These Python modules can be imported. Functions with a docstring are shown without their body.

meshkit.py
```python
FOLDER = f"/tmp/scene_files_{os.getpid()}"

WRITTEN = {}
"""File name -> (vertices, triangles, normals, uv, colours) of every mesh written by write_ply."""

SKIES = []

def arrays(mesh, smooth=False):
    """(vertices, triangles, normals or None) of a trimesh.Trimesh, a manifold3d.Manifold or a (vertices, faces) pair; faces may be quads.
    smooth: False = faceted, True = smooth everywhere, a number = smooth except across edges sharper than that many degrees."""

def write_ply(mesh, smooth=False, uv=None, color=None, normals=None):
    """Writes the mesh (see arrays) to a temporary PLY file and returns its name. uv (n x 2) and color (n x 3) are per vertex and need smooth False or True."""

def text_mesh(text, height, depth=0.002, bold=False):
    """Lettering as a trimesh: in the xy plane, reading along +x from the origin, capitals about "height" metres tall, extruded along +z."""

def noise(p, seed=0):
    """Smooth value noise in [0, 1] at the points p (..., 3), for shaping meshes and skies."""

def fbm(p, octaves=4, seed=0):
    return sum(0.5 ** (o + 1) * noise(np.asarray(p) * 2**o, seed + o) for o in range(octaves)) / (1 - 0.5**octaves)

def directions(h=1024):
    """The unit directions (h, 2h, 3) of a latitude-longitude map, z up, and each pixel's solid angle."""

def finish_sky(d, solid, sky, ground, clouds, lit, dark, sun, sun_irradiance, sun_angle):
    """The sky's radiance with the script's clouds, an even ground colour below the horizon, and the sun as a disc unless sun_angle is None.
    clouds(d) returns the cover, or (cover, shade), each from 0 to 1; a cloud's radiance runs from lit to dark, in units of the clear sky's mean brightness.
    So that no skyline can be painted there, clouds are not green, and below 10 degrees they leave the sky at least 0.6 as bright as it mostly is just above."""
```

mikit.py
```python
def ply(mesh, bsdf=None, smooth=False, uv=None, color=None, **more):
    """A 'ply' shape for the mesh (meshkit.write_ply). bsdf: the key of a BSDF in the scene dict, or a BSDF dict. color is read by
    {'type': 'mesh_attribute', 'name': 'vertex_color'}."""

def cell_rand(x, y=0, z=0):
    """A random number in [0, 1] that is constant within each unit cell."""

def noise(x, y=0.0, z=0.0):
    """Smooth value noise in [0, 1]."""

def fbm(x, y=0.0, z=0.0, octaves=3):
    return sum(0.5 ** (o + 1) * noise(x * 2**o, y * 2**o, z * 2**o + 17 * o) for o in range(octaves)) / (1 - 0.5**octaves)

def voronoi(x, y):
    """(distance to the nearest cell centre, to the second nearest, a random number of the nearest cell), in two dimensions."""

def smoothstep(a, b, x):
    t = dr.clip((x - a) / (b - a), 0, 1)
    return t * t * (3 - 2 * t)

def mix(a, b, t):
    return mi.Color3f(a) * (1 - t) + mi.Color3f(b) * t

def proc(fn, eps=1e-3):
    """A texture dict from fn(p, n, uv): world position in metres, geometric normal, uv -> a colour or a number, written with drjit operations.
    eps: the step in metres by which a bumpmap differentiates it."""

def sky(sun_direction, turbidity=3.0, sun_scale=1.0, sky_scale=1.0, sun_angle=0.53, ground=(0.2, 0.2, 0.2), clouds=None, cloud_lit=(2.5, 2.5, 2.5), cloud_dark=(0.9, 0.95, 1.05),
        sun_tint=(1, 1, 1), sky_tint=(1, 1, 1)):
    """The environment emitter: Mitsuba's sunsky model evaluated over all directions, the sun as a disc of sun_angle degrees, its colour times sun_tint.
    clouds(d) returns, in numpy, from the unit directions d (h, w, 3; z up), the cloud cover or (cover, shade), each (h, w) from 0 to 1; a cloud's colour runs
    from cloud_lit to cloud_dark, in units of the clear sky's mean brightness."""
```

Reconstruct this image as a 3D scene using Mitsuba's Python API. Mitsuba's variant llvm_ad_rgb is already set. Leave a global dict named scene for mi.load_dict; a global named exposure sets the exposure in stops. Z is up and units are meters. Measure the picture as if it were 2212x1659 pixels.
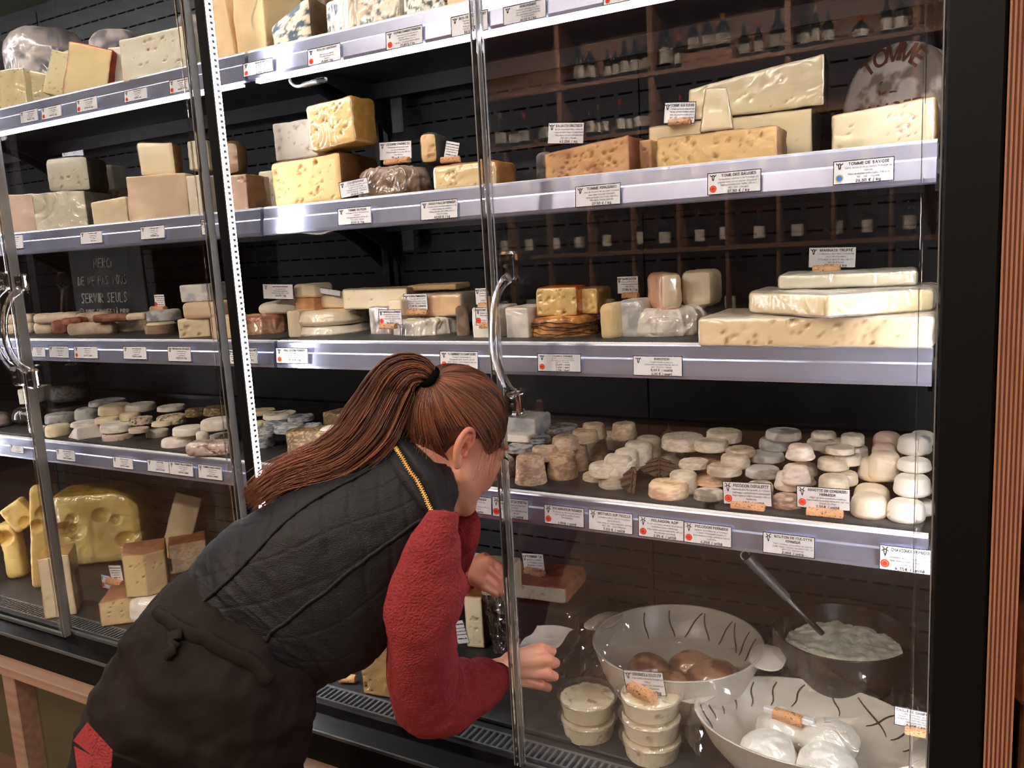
import math, random
import numpy as np, trimesh, shapely
from shapely.geometry import Polygon, LineString, Point
import mitsuba as mi, drjit as dr
import mikit, meshkit
from mikit import proc, noise, fbm, smoothstep, mix
T = mi.ScalarTransform4f
scene, labels = {}, {}
# ---------------------------------------------------------------- camera, light, exposure
exposure = 2.2
CAM = np.array([0.0, -1.42, 1.45])
FWD, UP = np.array([-.4968, .8531, -.1589]), np.array([-.0309, .1658, .9857])
scene['camera'] = {'type': 'perspective', 'fov': 2 * math.degrees(math.atan(1106 / 1825)), 'fov_axis': 'x', 'near_clip': .02, 'far_clip': 60,
                   'to_world': T().look_at(origin=CAM.tolist(), target=(CAM + FWD).tolist(), up=UP.tolist())}
COOL, WARM = np.array([1.0, .985, 1.0]), np.array([1.0, .85, .70])
LED_POST, LED_SHELF, LED_TOP, SPOT = 20.0, 3.0, 12.0, 22.0      # radiance of the vertical strips, the strip under the top shelf, the canopy strip, the shop's ceiling lamps
# ---------------------------------------------------------------- measured layout (metres)
BLOCKS=[
('cheese_wedge', 'yellow speckled cheese piece at the far left front of the top shelf', None, (-2.4183, 0.0328, 1.9), 16, (0.1169, 0.12, 0.1188), 'yels', {'wrap': 1, 'topl': 0.0, 'topr': 0.0}),
('cheese_wedge', 'yellow speckled wedge under crinkled film, second from left on the top shelf', None, (-2.3708, 0.0742, 1.9), 38, (0.089, 0.12, 0.1237), 'yels', {'wrap': 1, 'topr': -0.02}),
('cheese_wedge', 'pale yellow leaning wedge with dark specks, left of the orange rind wedge', None, (-2.1947, 0.0641, 1.9), 32, (0.1088, 0.06, 0.1211), 'yels', {'lean': 18}),
('cheese_wedge', 'yellow wedge with orange red rind beside the big pale wedge', None, (-2.1467, 0.0945, 1.9), 36, (0.1125, 0.08, 0.1398), 'yel', {'lean': 14, 'rc': (0.55, 0.16, 0.05)}),
('cheese_wedge', 'big pale white wedge with small brown eyes on the top left shelf', None, (-1.793, 0.0346, 1.9), 34, (0.1678, 0.14, 0.1267), 'pale', {'eyes': 26, 'topl': -0.03}),
('cheese_wedge', 'thin white slab behind the big pale wedge on the top left shelf', None, (-2.1137, 0.1628, 1.9), 24, (0.0458, 0.05, 0.1512), 'pale', {}),
('cheese_wedge', 'tall narrow yellow wedge next to the light strip on the top shelf', None, (-1.5636, 0.03, 1.9), 0, (0.0756, 0.14, 0.159), 'yelb', {'lean': -3, 'tt': 0.7}),
('cheese_wedge', 'slim yellow wedge between the two tall yellow wedges on the top shelf', None, (-1.601, 0.1, 1.9), 0, (0.0526, 0.1, 0.1448), 'yelb', {}),
('cheese_wedge', 'broad yellow wedge with a brown crack beside the blue cheese', None, (-1.4685, 0.03, 1.9), 0, (0.0911, 0.13, 0.1443), 'yelb', {'crack': 1}),
('cheese_wedge', 'brown cheese under film behind the broad yellow wedge', None, (-1.5207, 0.16, 1.9), 0, (0.0743, 0.1, 0.1735), 'brownc', {'wrap': 1}),
('cheese_wedge', 'blue veined cheese half with crusty brown rind on its right side', None, (-1.3503, 0.0314, 1.9), 14, (0.1063, 0.17, 0.1145), 'blue', {'topl': -0.06, 'rc': (0.33, 0.24, 0.15), 'rnd': 0.02}),
('cheese_wedge', 'left half of the film wrapped blue cheese on the top shelf', None, (-1.211, 0.0287, 1.9), -14, (0.0997, 0.13, 0.0842), 'blue', {'wrap': 1, 'rnd': 0.012}),
('cheese_wedge', 'right half of the film wrapped blue cheese on the top shelf', None, (-1.1233, 0.0408, 1.9), 16, (0.111, 0.13, 0.0759), 'blue', {'wrap': 1, 'rnd': 0.012}),
('cheese_wedge', 'white wedge with dense blue green veins on the top shelf', None, (-1.0093, 0.0502, 1.9), 6, (0.0914, 0.12, 0.0552), 'blueg', {'wrap': 1}),
('cheese_wedge', 'orange tinted blue cheese wedge at the right of the top shelf', None, (-0.9243, 0.0601, 1.9), 6, (0.0715, 0.12, 0.0468), 'blueo', {}),
('cheese_wedge', 'dark rind piece between the two blue cheeses on the top shelf', None, (-1.4415, 0.24, 1.9), 0, (0.0409, 0.08, 0.183), 'brownc', {}),
('cheese_wedge', 'wedge of orange blue cheese above the SHROPSHIRE card', None, (-0.8308, 0.06, 1.9), 0, (0.1099, 0.12, 0.0626), 'blueo', {}),
('cheese_block', 'pinkish cheese block at the far left of the second shelf', None, (-2.4715, 0.0329, 1.566), 20, (0.1378, 0.13, 0.1158), 'pink', {}),
('cheese_block', 'white wedge under glittering film on the second left shelf', None, (-2.2582, 0.0335, 1.566), 28, (0.1503, 0.15, 0.1054), 'pale', {'wrap': 2, 'rc': (0.5, 0.47, 0.42)}),
('cheese_block', 'square grey cream block with dark rind on its right, standing on the film wrapped wedge', None, (-2.2505, 0.0635, 1.6714), 30, (0.1237, 0.12, 0.0978), 'grey', {'rc': (0.2, 0.18, 0.15), 'eyes': 14, 'rnd': 0.016}),
('cheese_block', 'narrow cream block behind the square grey cream block', None, (-2.3175, 0.2224, 1.656), 24, (0.0576, 0.08, 0.1038), 'grey', {}),
('cheese_block', 'dark brown rind cheese in the shadow behind the small wrapped wedge', None, (-2.289, 0.2026, 1.566), 24, (0.1285, 0.12, 0.1207), 'brownc', {}),
('cheese_block', 'small cream wedge with a patch of film on the second left shelf', None, (-2.0568, 0.0414, 1.566), 18, (0.1062, 0.1, 0.0746), 'cream', {'wrap': 1, 'topl': -0.01}),
('cheese_block', 'large smooth beige block under the upright pale block, second left shelf', None, (-1.8472, 0.0335, 1.566), 30, (0.1531, 0.16, 0.1147), 'beige', {}),
('cheese_block', 'pale greenish cheese partly behind the door edges on the second shelf', None, (-1.7354, 0.0625, 1.566), 24, (0.0525, 0.12, 0.1051), 'pale', {}),
('cheese_block', 'pale faceted block with brown rind standing on the large beige block', None, (-1.8732, 0.0633, 1.6807), 38, (0.0926, 0.09, 0.0871), 'cream', {'rc': (0.42, 0.3, 0.16), 'rnd': 0.012}),
('cheese_block', 'cream block behind the glass door edge above the second left shelf', None, (-1.8099, 0.1422, 1.696), 24, (0.0547, 0.1, 0.0728), 'cream', {}),
('cheese_block', 'rounded cream cheese with brown rind just right of the light strip', None, (-1.6836, 0.122, 1.666), 24, (0.0668, 0.07, 0.0893), 'beige', {'rnd': 0.03, 'rc': (0.42, 0.32, 0.18), 'eyes': 8}),
('cheese_block', 'pink cream block beside the light strip on the second shelf', None, (-1.5617, 0.021, 1.566), 12, (0.0713, 0.14, 0.0887), 'pink', {'rc': (0.55, 0.4, 0.26), 'eyes': 12, 'wrap': 1}),
('cheese_block', 'pale cheese with small eyes behind the big yellow block', None, (-1.5572, 0.12, 1.566), 0, (0.0459, 0.1, 0.1022), 'pale', {'eyes': 10}),
('cheese_block', 'big yellow block with irregular eyes and brown rind, second shelf', None, (-1.3361, 0.0207, 1.566), 9, (0.1863, 0.17, 0.1126), 'eyed', {'eyes': 46, 'rc': (0.36, 0.22, 0.09), 'rnd': 0.014, 'topl': -0.01}),
('cheese_block', 'pale grey cheese slab with eyes behind the tilted yellow block', None, (-1.4147, 0.0803, 1.6786), 4, (0.1241, 0.05, 0.086), 'grey2', {'eyes': 20}),
('cheese_block', 'square yellow block with eyes tilted on top of the big yellow block', None, (-1.2536, 0.0203, 1.6786), 4, (0.1256, 0.09, 0.1005), 'eyed', {'lean': -4, 'eyes': 34, 'rc': (0.5, 0.36, 0.16), 'rnd': 0.012, 'wrap': 1}),
('cheese_block', 'cut cheese with grey domed rind standing on the low wheel', None, (-1.0523, 0.0907, 1.6332), 16, (0.0439, 0.11, 0.0684), 'orang', {'rc': (0.25, 0.23, 0.21), 'rnd': 0.018, 'eyes': 10}),
('cheese_block', 'long wrapped cream wedge with tan rind right of the low wheel', None, (-0.923, 0.0201, 1.566), 4, (0.1478, 0.1, 0.0549), 'eyed2', {'eyes': 26, 'rc': (0.52, 0.36, 0.17), 'wrap': 1, 'rnd': 0.012}),
('cheese_block', 'orange brown slab with dark holes under the KALGATCH card', None, (-0.6622, 0.03, 1.566), 4, (0.167, 0.12, 0.0719), 'rustb', {'eyes': 48, 'rc': (0.4, 0.22, 0.11), 'topl': -0.018}),
('cheese_block', 'small orange piece behind the orange brown slab', None, (-0.576, 0.1, 1.566), 0, (0.0288, 0.08, 0.0657), 'rustb', {'eyes': 8}),
('cheese_block', 'long golden slab with crinkled rind beneath the small wrapped wedge', None, (-0.4227, 0.0299, 1.566), 3, (0.2053, 0.1, 0.0579), 'gold', {'eyes': 24, 'rc': (0.47, 0.36, 0.25), 'rough': 2}),
('cheese_block', 'tall pale yellow slab lying behind the long golden slab', None, (-0.4384, 0.1597, 1.566), 3, (0.297, 0.11, 0.0958), 'pyel', {'eyes': 8, 'rc': (0.12, 0.11, 0.09)}),
('cheese_block', 'huge pale yellow wedge with black rind on top of the tall slab', None, (-0.3911, 0.1696, 1.6618), 7, (0.2407, 0.12, 0.0846), 'pyel', {'topl': -0.026, 'topr': 0.008, 'roll': 0, 'eyes': 14, 'rc': (0.06, 0.055, 0.05), 'rnd': 0.008, 'wrap': 1, 'lean': 0}),
('cheese_block', 'small wedge in shiny film standing on the long golden slab', None, (-0.4196, 0.0301, 1.6239), 14, (0.0561, 0.06, 0.0708), 'cream', {'tt': 0.62, 'wrap': 2, 'rc': (0.42, 0.33, 0.22)}),
('cheese_block', 'ivory two faced wedge under film at the right end of the second shelf', None, (-0.1632, 0.0299, 1.566), 2, (0.1471, 0.14, 0.072), 'ivory', {'eyes': 16, 'rc': (0.55, 0.42, 0.26), 'wrap': 1, 'topl': -0.012}),
('cheese_stick', 'long pale baguette shaped cheese at the front of the third left shelf', None, (-2.2965, 0.0961, 1.264), 27, (0.1431, 0.045, 0.0408), 'bag', {'rnd': 0.02}),
('cheese_stick', 'pale baguette shaped cheese behind film, right of the front one', None, (-2.2193, 0.1762, 1.264), 18, (0.1204, 0.045, 0.0455), 'bag', {'rnd': 0.02}),
('cheese_stick', 'pale cheese stick left of the red cheese sticks', None, (-2.5713, 0.1224, 1.264), 29, (0.0658, 0.045, 0.042), 'bag', {'rnd': 0.02}),
('cheese_stick', 'pale cheese stick at the far left of the third shelf', None, (-2.6976, 0.1197, 1.264), 24, (0.0978, 0.045, 0.0366), 'bag', {'rnd': 0.02}),
('cheese_stick', 'reddish short cheese roll at the front of the third left shelf', None, (-2.4675, 0.1084, 1.264), 32, (0.0532, 0.045, 0.048), 'redc', {'rnd': 0.02}),
('cheese_stick', 'pale cheese stick in the back row left of the slate sign', None, (-2.5153, 0.1309, 1.2988), 24, (0.1477, 0.045, 0.032), 'bag', {'rnd': 0.018}),
('cheese_stick', 'pale cheese stick in the back row at the far left', None, (-2.7198, 0.1309, 1.2987), 24, (0.1064, 0.045, 0.0298), 'bag', {'rnd': 0.018}),
('cheese_stick', 'pale cheese stick in the back row below the slate sign', None, (-2.3333, 0.131, 1.297), 24, (0.1077, 0.045, 0.0341), 'bag', {'rnd': 0.018}),
('cheese_stick', 'thin red cheese roll lying behind the reddish short roll', None, (-2.3536, 0.0807, 1.2964), 24, (0.063, 0.045, 0.0237), 'redc', {'rnd': 0.018}),
('cheese_stick', 'red cheese roll lying at the foot of the slate sign', None, (-2.2167, 0.1106, 1.3031), 24, (0.1099, 0.045, 0.0233), 'redc', {'rnd': 0.018}),
('cheese_stick', 'pale stick end right of the red roll by the slate sign', None, (-2.1158, 0.1205, 1.3069), 24, (0.058, 0.045, 0.0198), 'bag', {'rnd': 0.018}),
('cheese_block', 'pale tilted wedge at the front right of the third left shelf', None, (-1.7945, 0.0545, 1.264), 36, (0.0795, 0.08, 0.0513), 'cream', {'eyes': 6}),
('cheese_block', 'buff block on top of the pale tilted wedge', None, (-1.7635, 0.0609, 1.314), 24, (0.1123, 0.09, 0.0436), 'beige', {'rnd': 0.012}),
('cheese_block', 'white grey block topmost in the stack left of the mullion', None, (-1.7966, 0.0709, 1.3576), 18, (0.0868, 0.08, 0.0447), 'ashw', {}),
('cheese_block', 'pale grey piece behind the white grey block', None, (-1.7858, 0.1313, 1.374), 24, (0.0299, 0.06, 0.0302), 'ashw', {}),
('cheese_block', 'beige piece behind the door edges of the third shelf', None, (-1.6606, 0.0312, 1.264), 24, (0.0662, 0.08, 0.0585), 'beige', {}),
('cheese_block', 'soft bulging white piece lying on the orange red wrapped disc', None, (-1.5927, 0.1474, 1.3154), 10, (0.1262, 0.07, 0.0481), 'white', {'rnd': 0.022, 'topl': -0.02}),
('cheese_block', 'small cream block behind the orange red disc', None, (-1.483, 0.09, 1.264), 0, (0.0412, 0.07, 0.0646), 'cream', {}),
('cheese_block', 'brown rind block under the small cream block, third shelf', None, (-1.4881, 0.14, 1.309), 0, (0.0633, 0.07, 0.0475), 'rustb', {}),
('cheese_block', 'small cream block on the brown rind block', None, (-1.4871, 0.14, 1.3565), 0, (0.0727, 0.07, 0.0342), 'cream', {'rnd': 0.01}),
('soft_cheese', 'flat topped cream block on top of the soft white stack', None, (-1.403, 0.1716, 1.3267), 5, (0.14, 0.09, 0.0392), 'cream2', {'wrap': 1, 'rnd': 0.014}),
('cheese_block', 'grey wrapped block behind the MAROILLES card', None, (-1.2491, 0.13, 1.264), 0, (0.0616, 0.09, 0.0685), 'mott', {'wrap': 1}),
('cheese_block', 'long cream block at the back of the third shelf', None, (-1.2672, 0.14, 1.326), 4, (0.1834, 0.09, 0.0482), 'cream', {'rc': (0.55, 0.48, 0.36), 'eyes': 6}),
('cheese_block', 'small cream cut piece behind the MAROILLES card', None, (-1.1787, 0.1, 1.314), 0, (0.0385, 0.06, 0.0352), 'cream', {}),
('cheese_block', 'peach coloured half wheel with white rind on the thick white wheel', None, (-1.1093, 0.1384, 1.3058), 4, (0.1625, 0.1, 0.0527), 'peach', {'rc': (0.72, 0.66, 0.58), 'rnd': 0.01, 'wrap': 1}),
('cheese_block', 'tan cut block at the very back behind the peach half wheel', None, (-1.1323, 0.18, 1.364), 8, (0.128, 0.08, 0.013), 'tan', {}),
('cheese_block', 'pale square cheese behind the two small cards by the door handle', None, (-0.9252, 0.07, 1.264), 0, (0.0629, 0.09, 0.0676), 'whiter', {'wrap': 1}),
('cheese_block', 'pale wrapped square cheese behind the door handle', None, (-0.8486, 0.07, 1.264), 0, (0.0537, 0.09, 0.0665), 'whiter', {'wrap': 1}),
('cheese_block', 'orange rind cut block standing on the banded wheel, front left', None, (-0.7711, 0.098, 1.3082), 6, (0.0899, 0.07, 0.0601), 'livcut', {'eyes': 26, 'rc': (0.62, 0.33, 0.07), 'wrap': 1, 'rnd': 0.008}),
('cheese_block', 'orange rind cut block standing on the banded wheel, right', None, (-0.7178, 0.1298, 1.3082), -8, (0.0508, 0.06, 0.0554), 'livcut', {'eyes': 10, 'rc': (0.45, 0.32, 0.16), 'wrap': 1, 'rnd': 0.008}),
('cheese_block', 'rounded pale yellow wedge right of the banded wheel', None, (-0.6496, 0.0598, 1.264), -10, (0.0328, 0.08, 0.071), 'yel', {'rnd': 0.02}),
('cheese_block', 'bluish white wrapped piece left behind the wrinkled white wheel', None, (-0.6131, 0.09, 1.264), 0, (0.05, 0.08, 0.0757), 'ashw', {'wrap': 1, 'rnd': 0.012}),
('cheese_block', 'creamy block with rosy left side, front of the pair on the wrinkled wheel', None, (-0.5315, 0.1088, 1.3182), 40, (0.0455, 0.085, 0.07), 'cream2', {'rc': (0.76, 0.6, 0.48), 'rnd': 0.014, 'wrap': 1}),
('cheese_block', 'ivory block behind on the right of the wrinkled wheel', None, (-0.5053, 0.1683, 1.3182), 0, (0.061, 0.08, 0.0691), 'ivory', {'rc': (0.7, 0.62, 0.48), 'rnd': 0.014}),
('brie_wedge', 'long brie slice with small holes at the bottom of the brie stack', None, (-0.2653, -0.0123, 1.264), 0, (0.3651, 0.19, 0.0506), 'brie', {'eyes': 60, 'rc': (0.62, 0.58, 0.52), 'rnd': 0.008, 'wrap': 1}),
('brie_wedge', 'thick brie wedge with its corner to the front, middle of the brie stack', None, (-0.2309, -0.0023, 1.3146), 0, (0.2921, 0.16, 0.0398), 'brie2', {'rc': (0.6, 0.57, 0.52), 'rnd': 0.012, 'wrap': 1, 'vee': 0.05}),
('brie_wedge', 'truffled brie slice with a dark seam on top of the brie stack', None, (-0.2178, 0.0474, 1.3544), 5, (0.2137, 0.12, 0.0262), 'brie3', {'rc': (0.58, 0.57, 0.52), 'wrap': 2, 'rnd': 0.008}),
('cheese_block', 'small white cube of cheese on a dark round cheese', None, (-2.7114, 0.1216, 1.0386), 24, (0.057, 0.1, 0.0509), 'white', {}),
('goat_cheese', 'triangular white cheese at the front of the pile', None, (-2.2984, 0.0311, 0.972), 24, (0.1188, 0.05, 0.0384), 'whiter', {'vee': 0.02, 'topl': -0.01, 'tt': 0.6}),
('cheese_parcel', 'pinkish film wrapped parcel lying at the shelf front left of the mullion', None, (-1.7251, -0.0088, 0.972), 24, (0.1153, 0.06, 0.0339), 'rosy', {'wrap': 2, 'rnd': 0.012}),
('herb_brick', 'brown herb crusted brick at the back behind the ponytail', None, (-1.3941, 0.1198, 1.0396), -8, (0.1221, 0.07, 0.0342), 'herb', {}),
('herb_brick', 'herb crusted brick furthest back beside the ponytail', None, (-1.3786, 0.18, 1.0473), 0, (0.0857, 0.06, 0.0258), 'herb', {}),
('herb_brick', 'brown herb crusted brick lying on white paper', None, (-1.4145, 0.0304, 0.975), 14, (0.1157, 0.075, 0.0725), 'herb', {}),
('goat_cheese', 'smooth white log beside the herb brick on paper', None, (-1.3399, 0.0502, 1.0218), 8, (0.1114, 0.05, 0.0327), 'whiter', {'rnd': 0.016}),
('goat_block', 'pale ridged goat block at the back beside the door handle', None, (-0.9052, 0.14, 1.0419), 0, (0.0953, 0.08, 0.0436), 'ashw', {'ridge': 1, 'rnd': 0.006}),
('goat_block', 'white block below the pale ridged goat block', None, (-0.8924, 0.11, 1.0367), 0, (0.0682, 0.08, 0.0172), 'whiter', {}),
('hole_cheese_wedge', 'large yellow wedge with big round holes behind the left door', None, (-2.6365, 0.2541, 0.455), 35, (0.2931, 0.16, 0.2583), 'emm', {'rc': (0.62, 0.5, 0.22), 'rnd': 0.03, 'bigeyes': 6, 'wrap': 1, 'roundr': 1}),
('hole_cheese_wedge', 'narrow pointed yellow piece in front of the large holed wedge', None, (-2.6198, 0.0478, 0.455), 48, (0.0743, 0.06, 0.3349), 'emm', {'bigeyes': 3, 'rnd': 0.02, 'tt': 0.7, 'lean': 4}),
('hole_cheese_wedge', 'upright yellow holed piece at the far left edge', None, (-2.8042, 0.0481, 0.455), 38, (0.0627, 0.06, 0.1942), 'emm', {'bigeyes': 2, 'rnd': 0.02, 'lean': -3}),
('hole_cheese_wedge', 'slanting top of the yellow holed piece at the far left edge', None, (-2.7223, 0.0431, 0.6292), 38, (0.0811, 0.05, 0.0925), 'emm', {'rnd': 0.012, 'lean': -32, 'bigeyes': 1}),
('tall_cheese_block', 'tall cream block with loose film standing at the deck front', None, (-2.3601, -0.0708, 0.455), 48, (0.0865, 0.12, 0.1838), 'cream', {'rc': (0.55, 0.42, 0.22), 'wrap': 1}),
('tomme_wedge', 'lower tan rind wedge at the deck front left of the woman', None, (-2.1351, -0.0297, 0.455), 42, (0.1141, 0.14, 0.0815), 'tom', {'rc': (0.5, 0.33, 0.22), 'topl': -0.01, 'eyes': 10}),
('tomme_wedge', 'upper tan rind wedge with a few eyes resting on the lower one', None, (-2.0643, 0.0122, 0.5365), 50, (0.1149, 0.13, 0.1254), 'tom', {'rc': (0.52, 0.36, 0.24), 'eyes': 9, 'vee': 0.01}),
('hard_cheese_stick', 'tall pale yellow wedge leaning to the right behind the woman', None, (-2.3773, 0.383, 0.455), 38, (0.0916, 0.07, 0.2355), 'pyel', {'lean': 20, 'rc': (0.28, 0.22, 0.12)}),
('tomme_wedge', 'orange tan wedge partly hidden by the back of the woman', None, (-2.2929, 0.3364, 0.455), 52, (0.1172, 0.1, 0.0997), 'tanp', {'rc': (0.6, 0.36, 0.2)}),
('tomme_wedge', 'ochre block with brown straw strands on top, under the elbow', None, (-1.2025, -0.0405, 0.455), 6, (0.085, 0.13, 0.0874), 'ochre', {'rc': (0.45, 0.32, 0.18), 'eyes': 10}),
('tall_cheese_wedge', 'tall cream wedge behind the hands', None, (-1.1225, 0.2505, 0.455), 14, (0.0491, 0.12, 0.1386), 'cream', {'rc': (0.52, 0.36, 0.2), 'eyes': 8}),
('half_cheese', 'cut orange rind half wheel with a card stuck in a cork', None, (-0.9469, 0.1999, 0.6311), 6, (0.222, 0.15, 0.0458), 'pale', {'rc': (0.66, 0.42, 0.3), 'rnd': 0.018, 'topl': -0.004, 'eyes': 12}),
('wrapped_cheese', 'film wrapped cream cheese piece held in the left hand', None, (-0.9605, 0.1104, 0.6761), 10, (0.0793, 0.06, 0.0743), 'cream', {'wrap': 1}),
]
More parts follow.
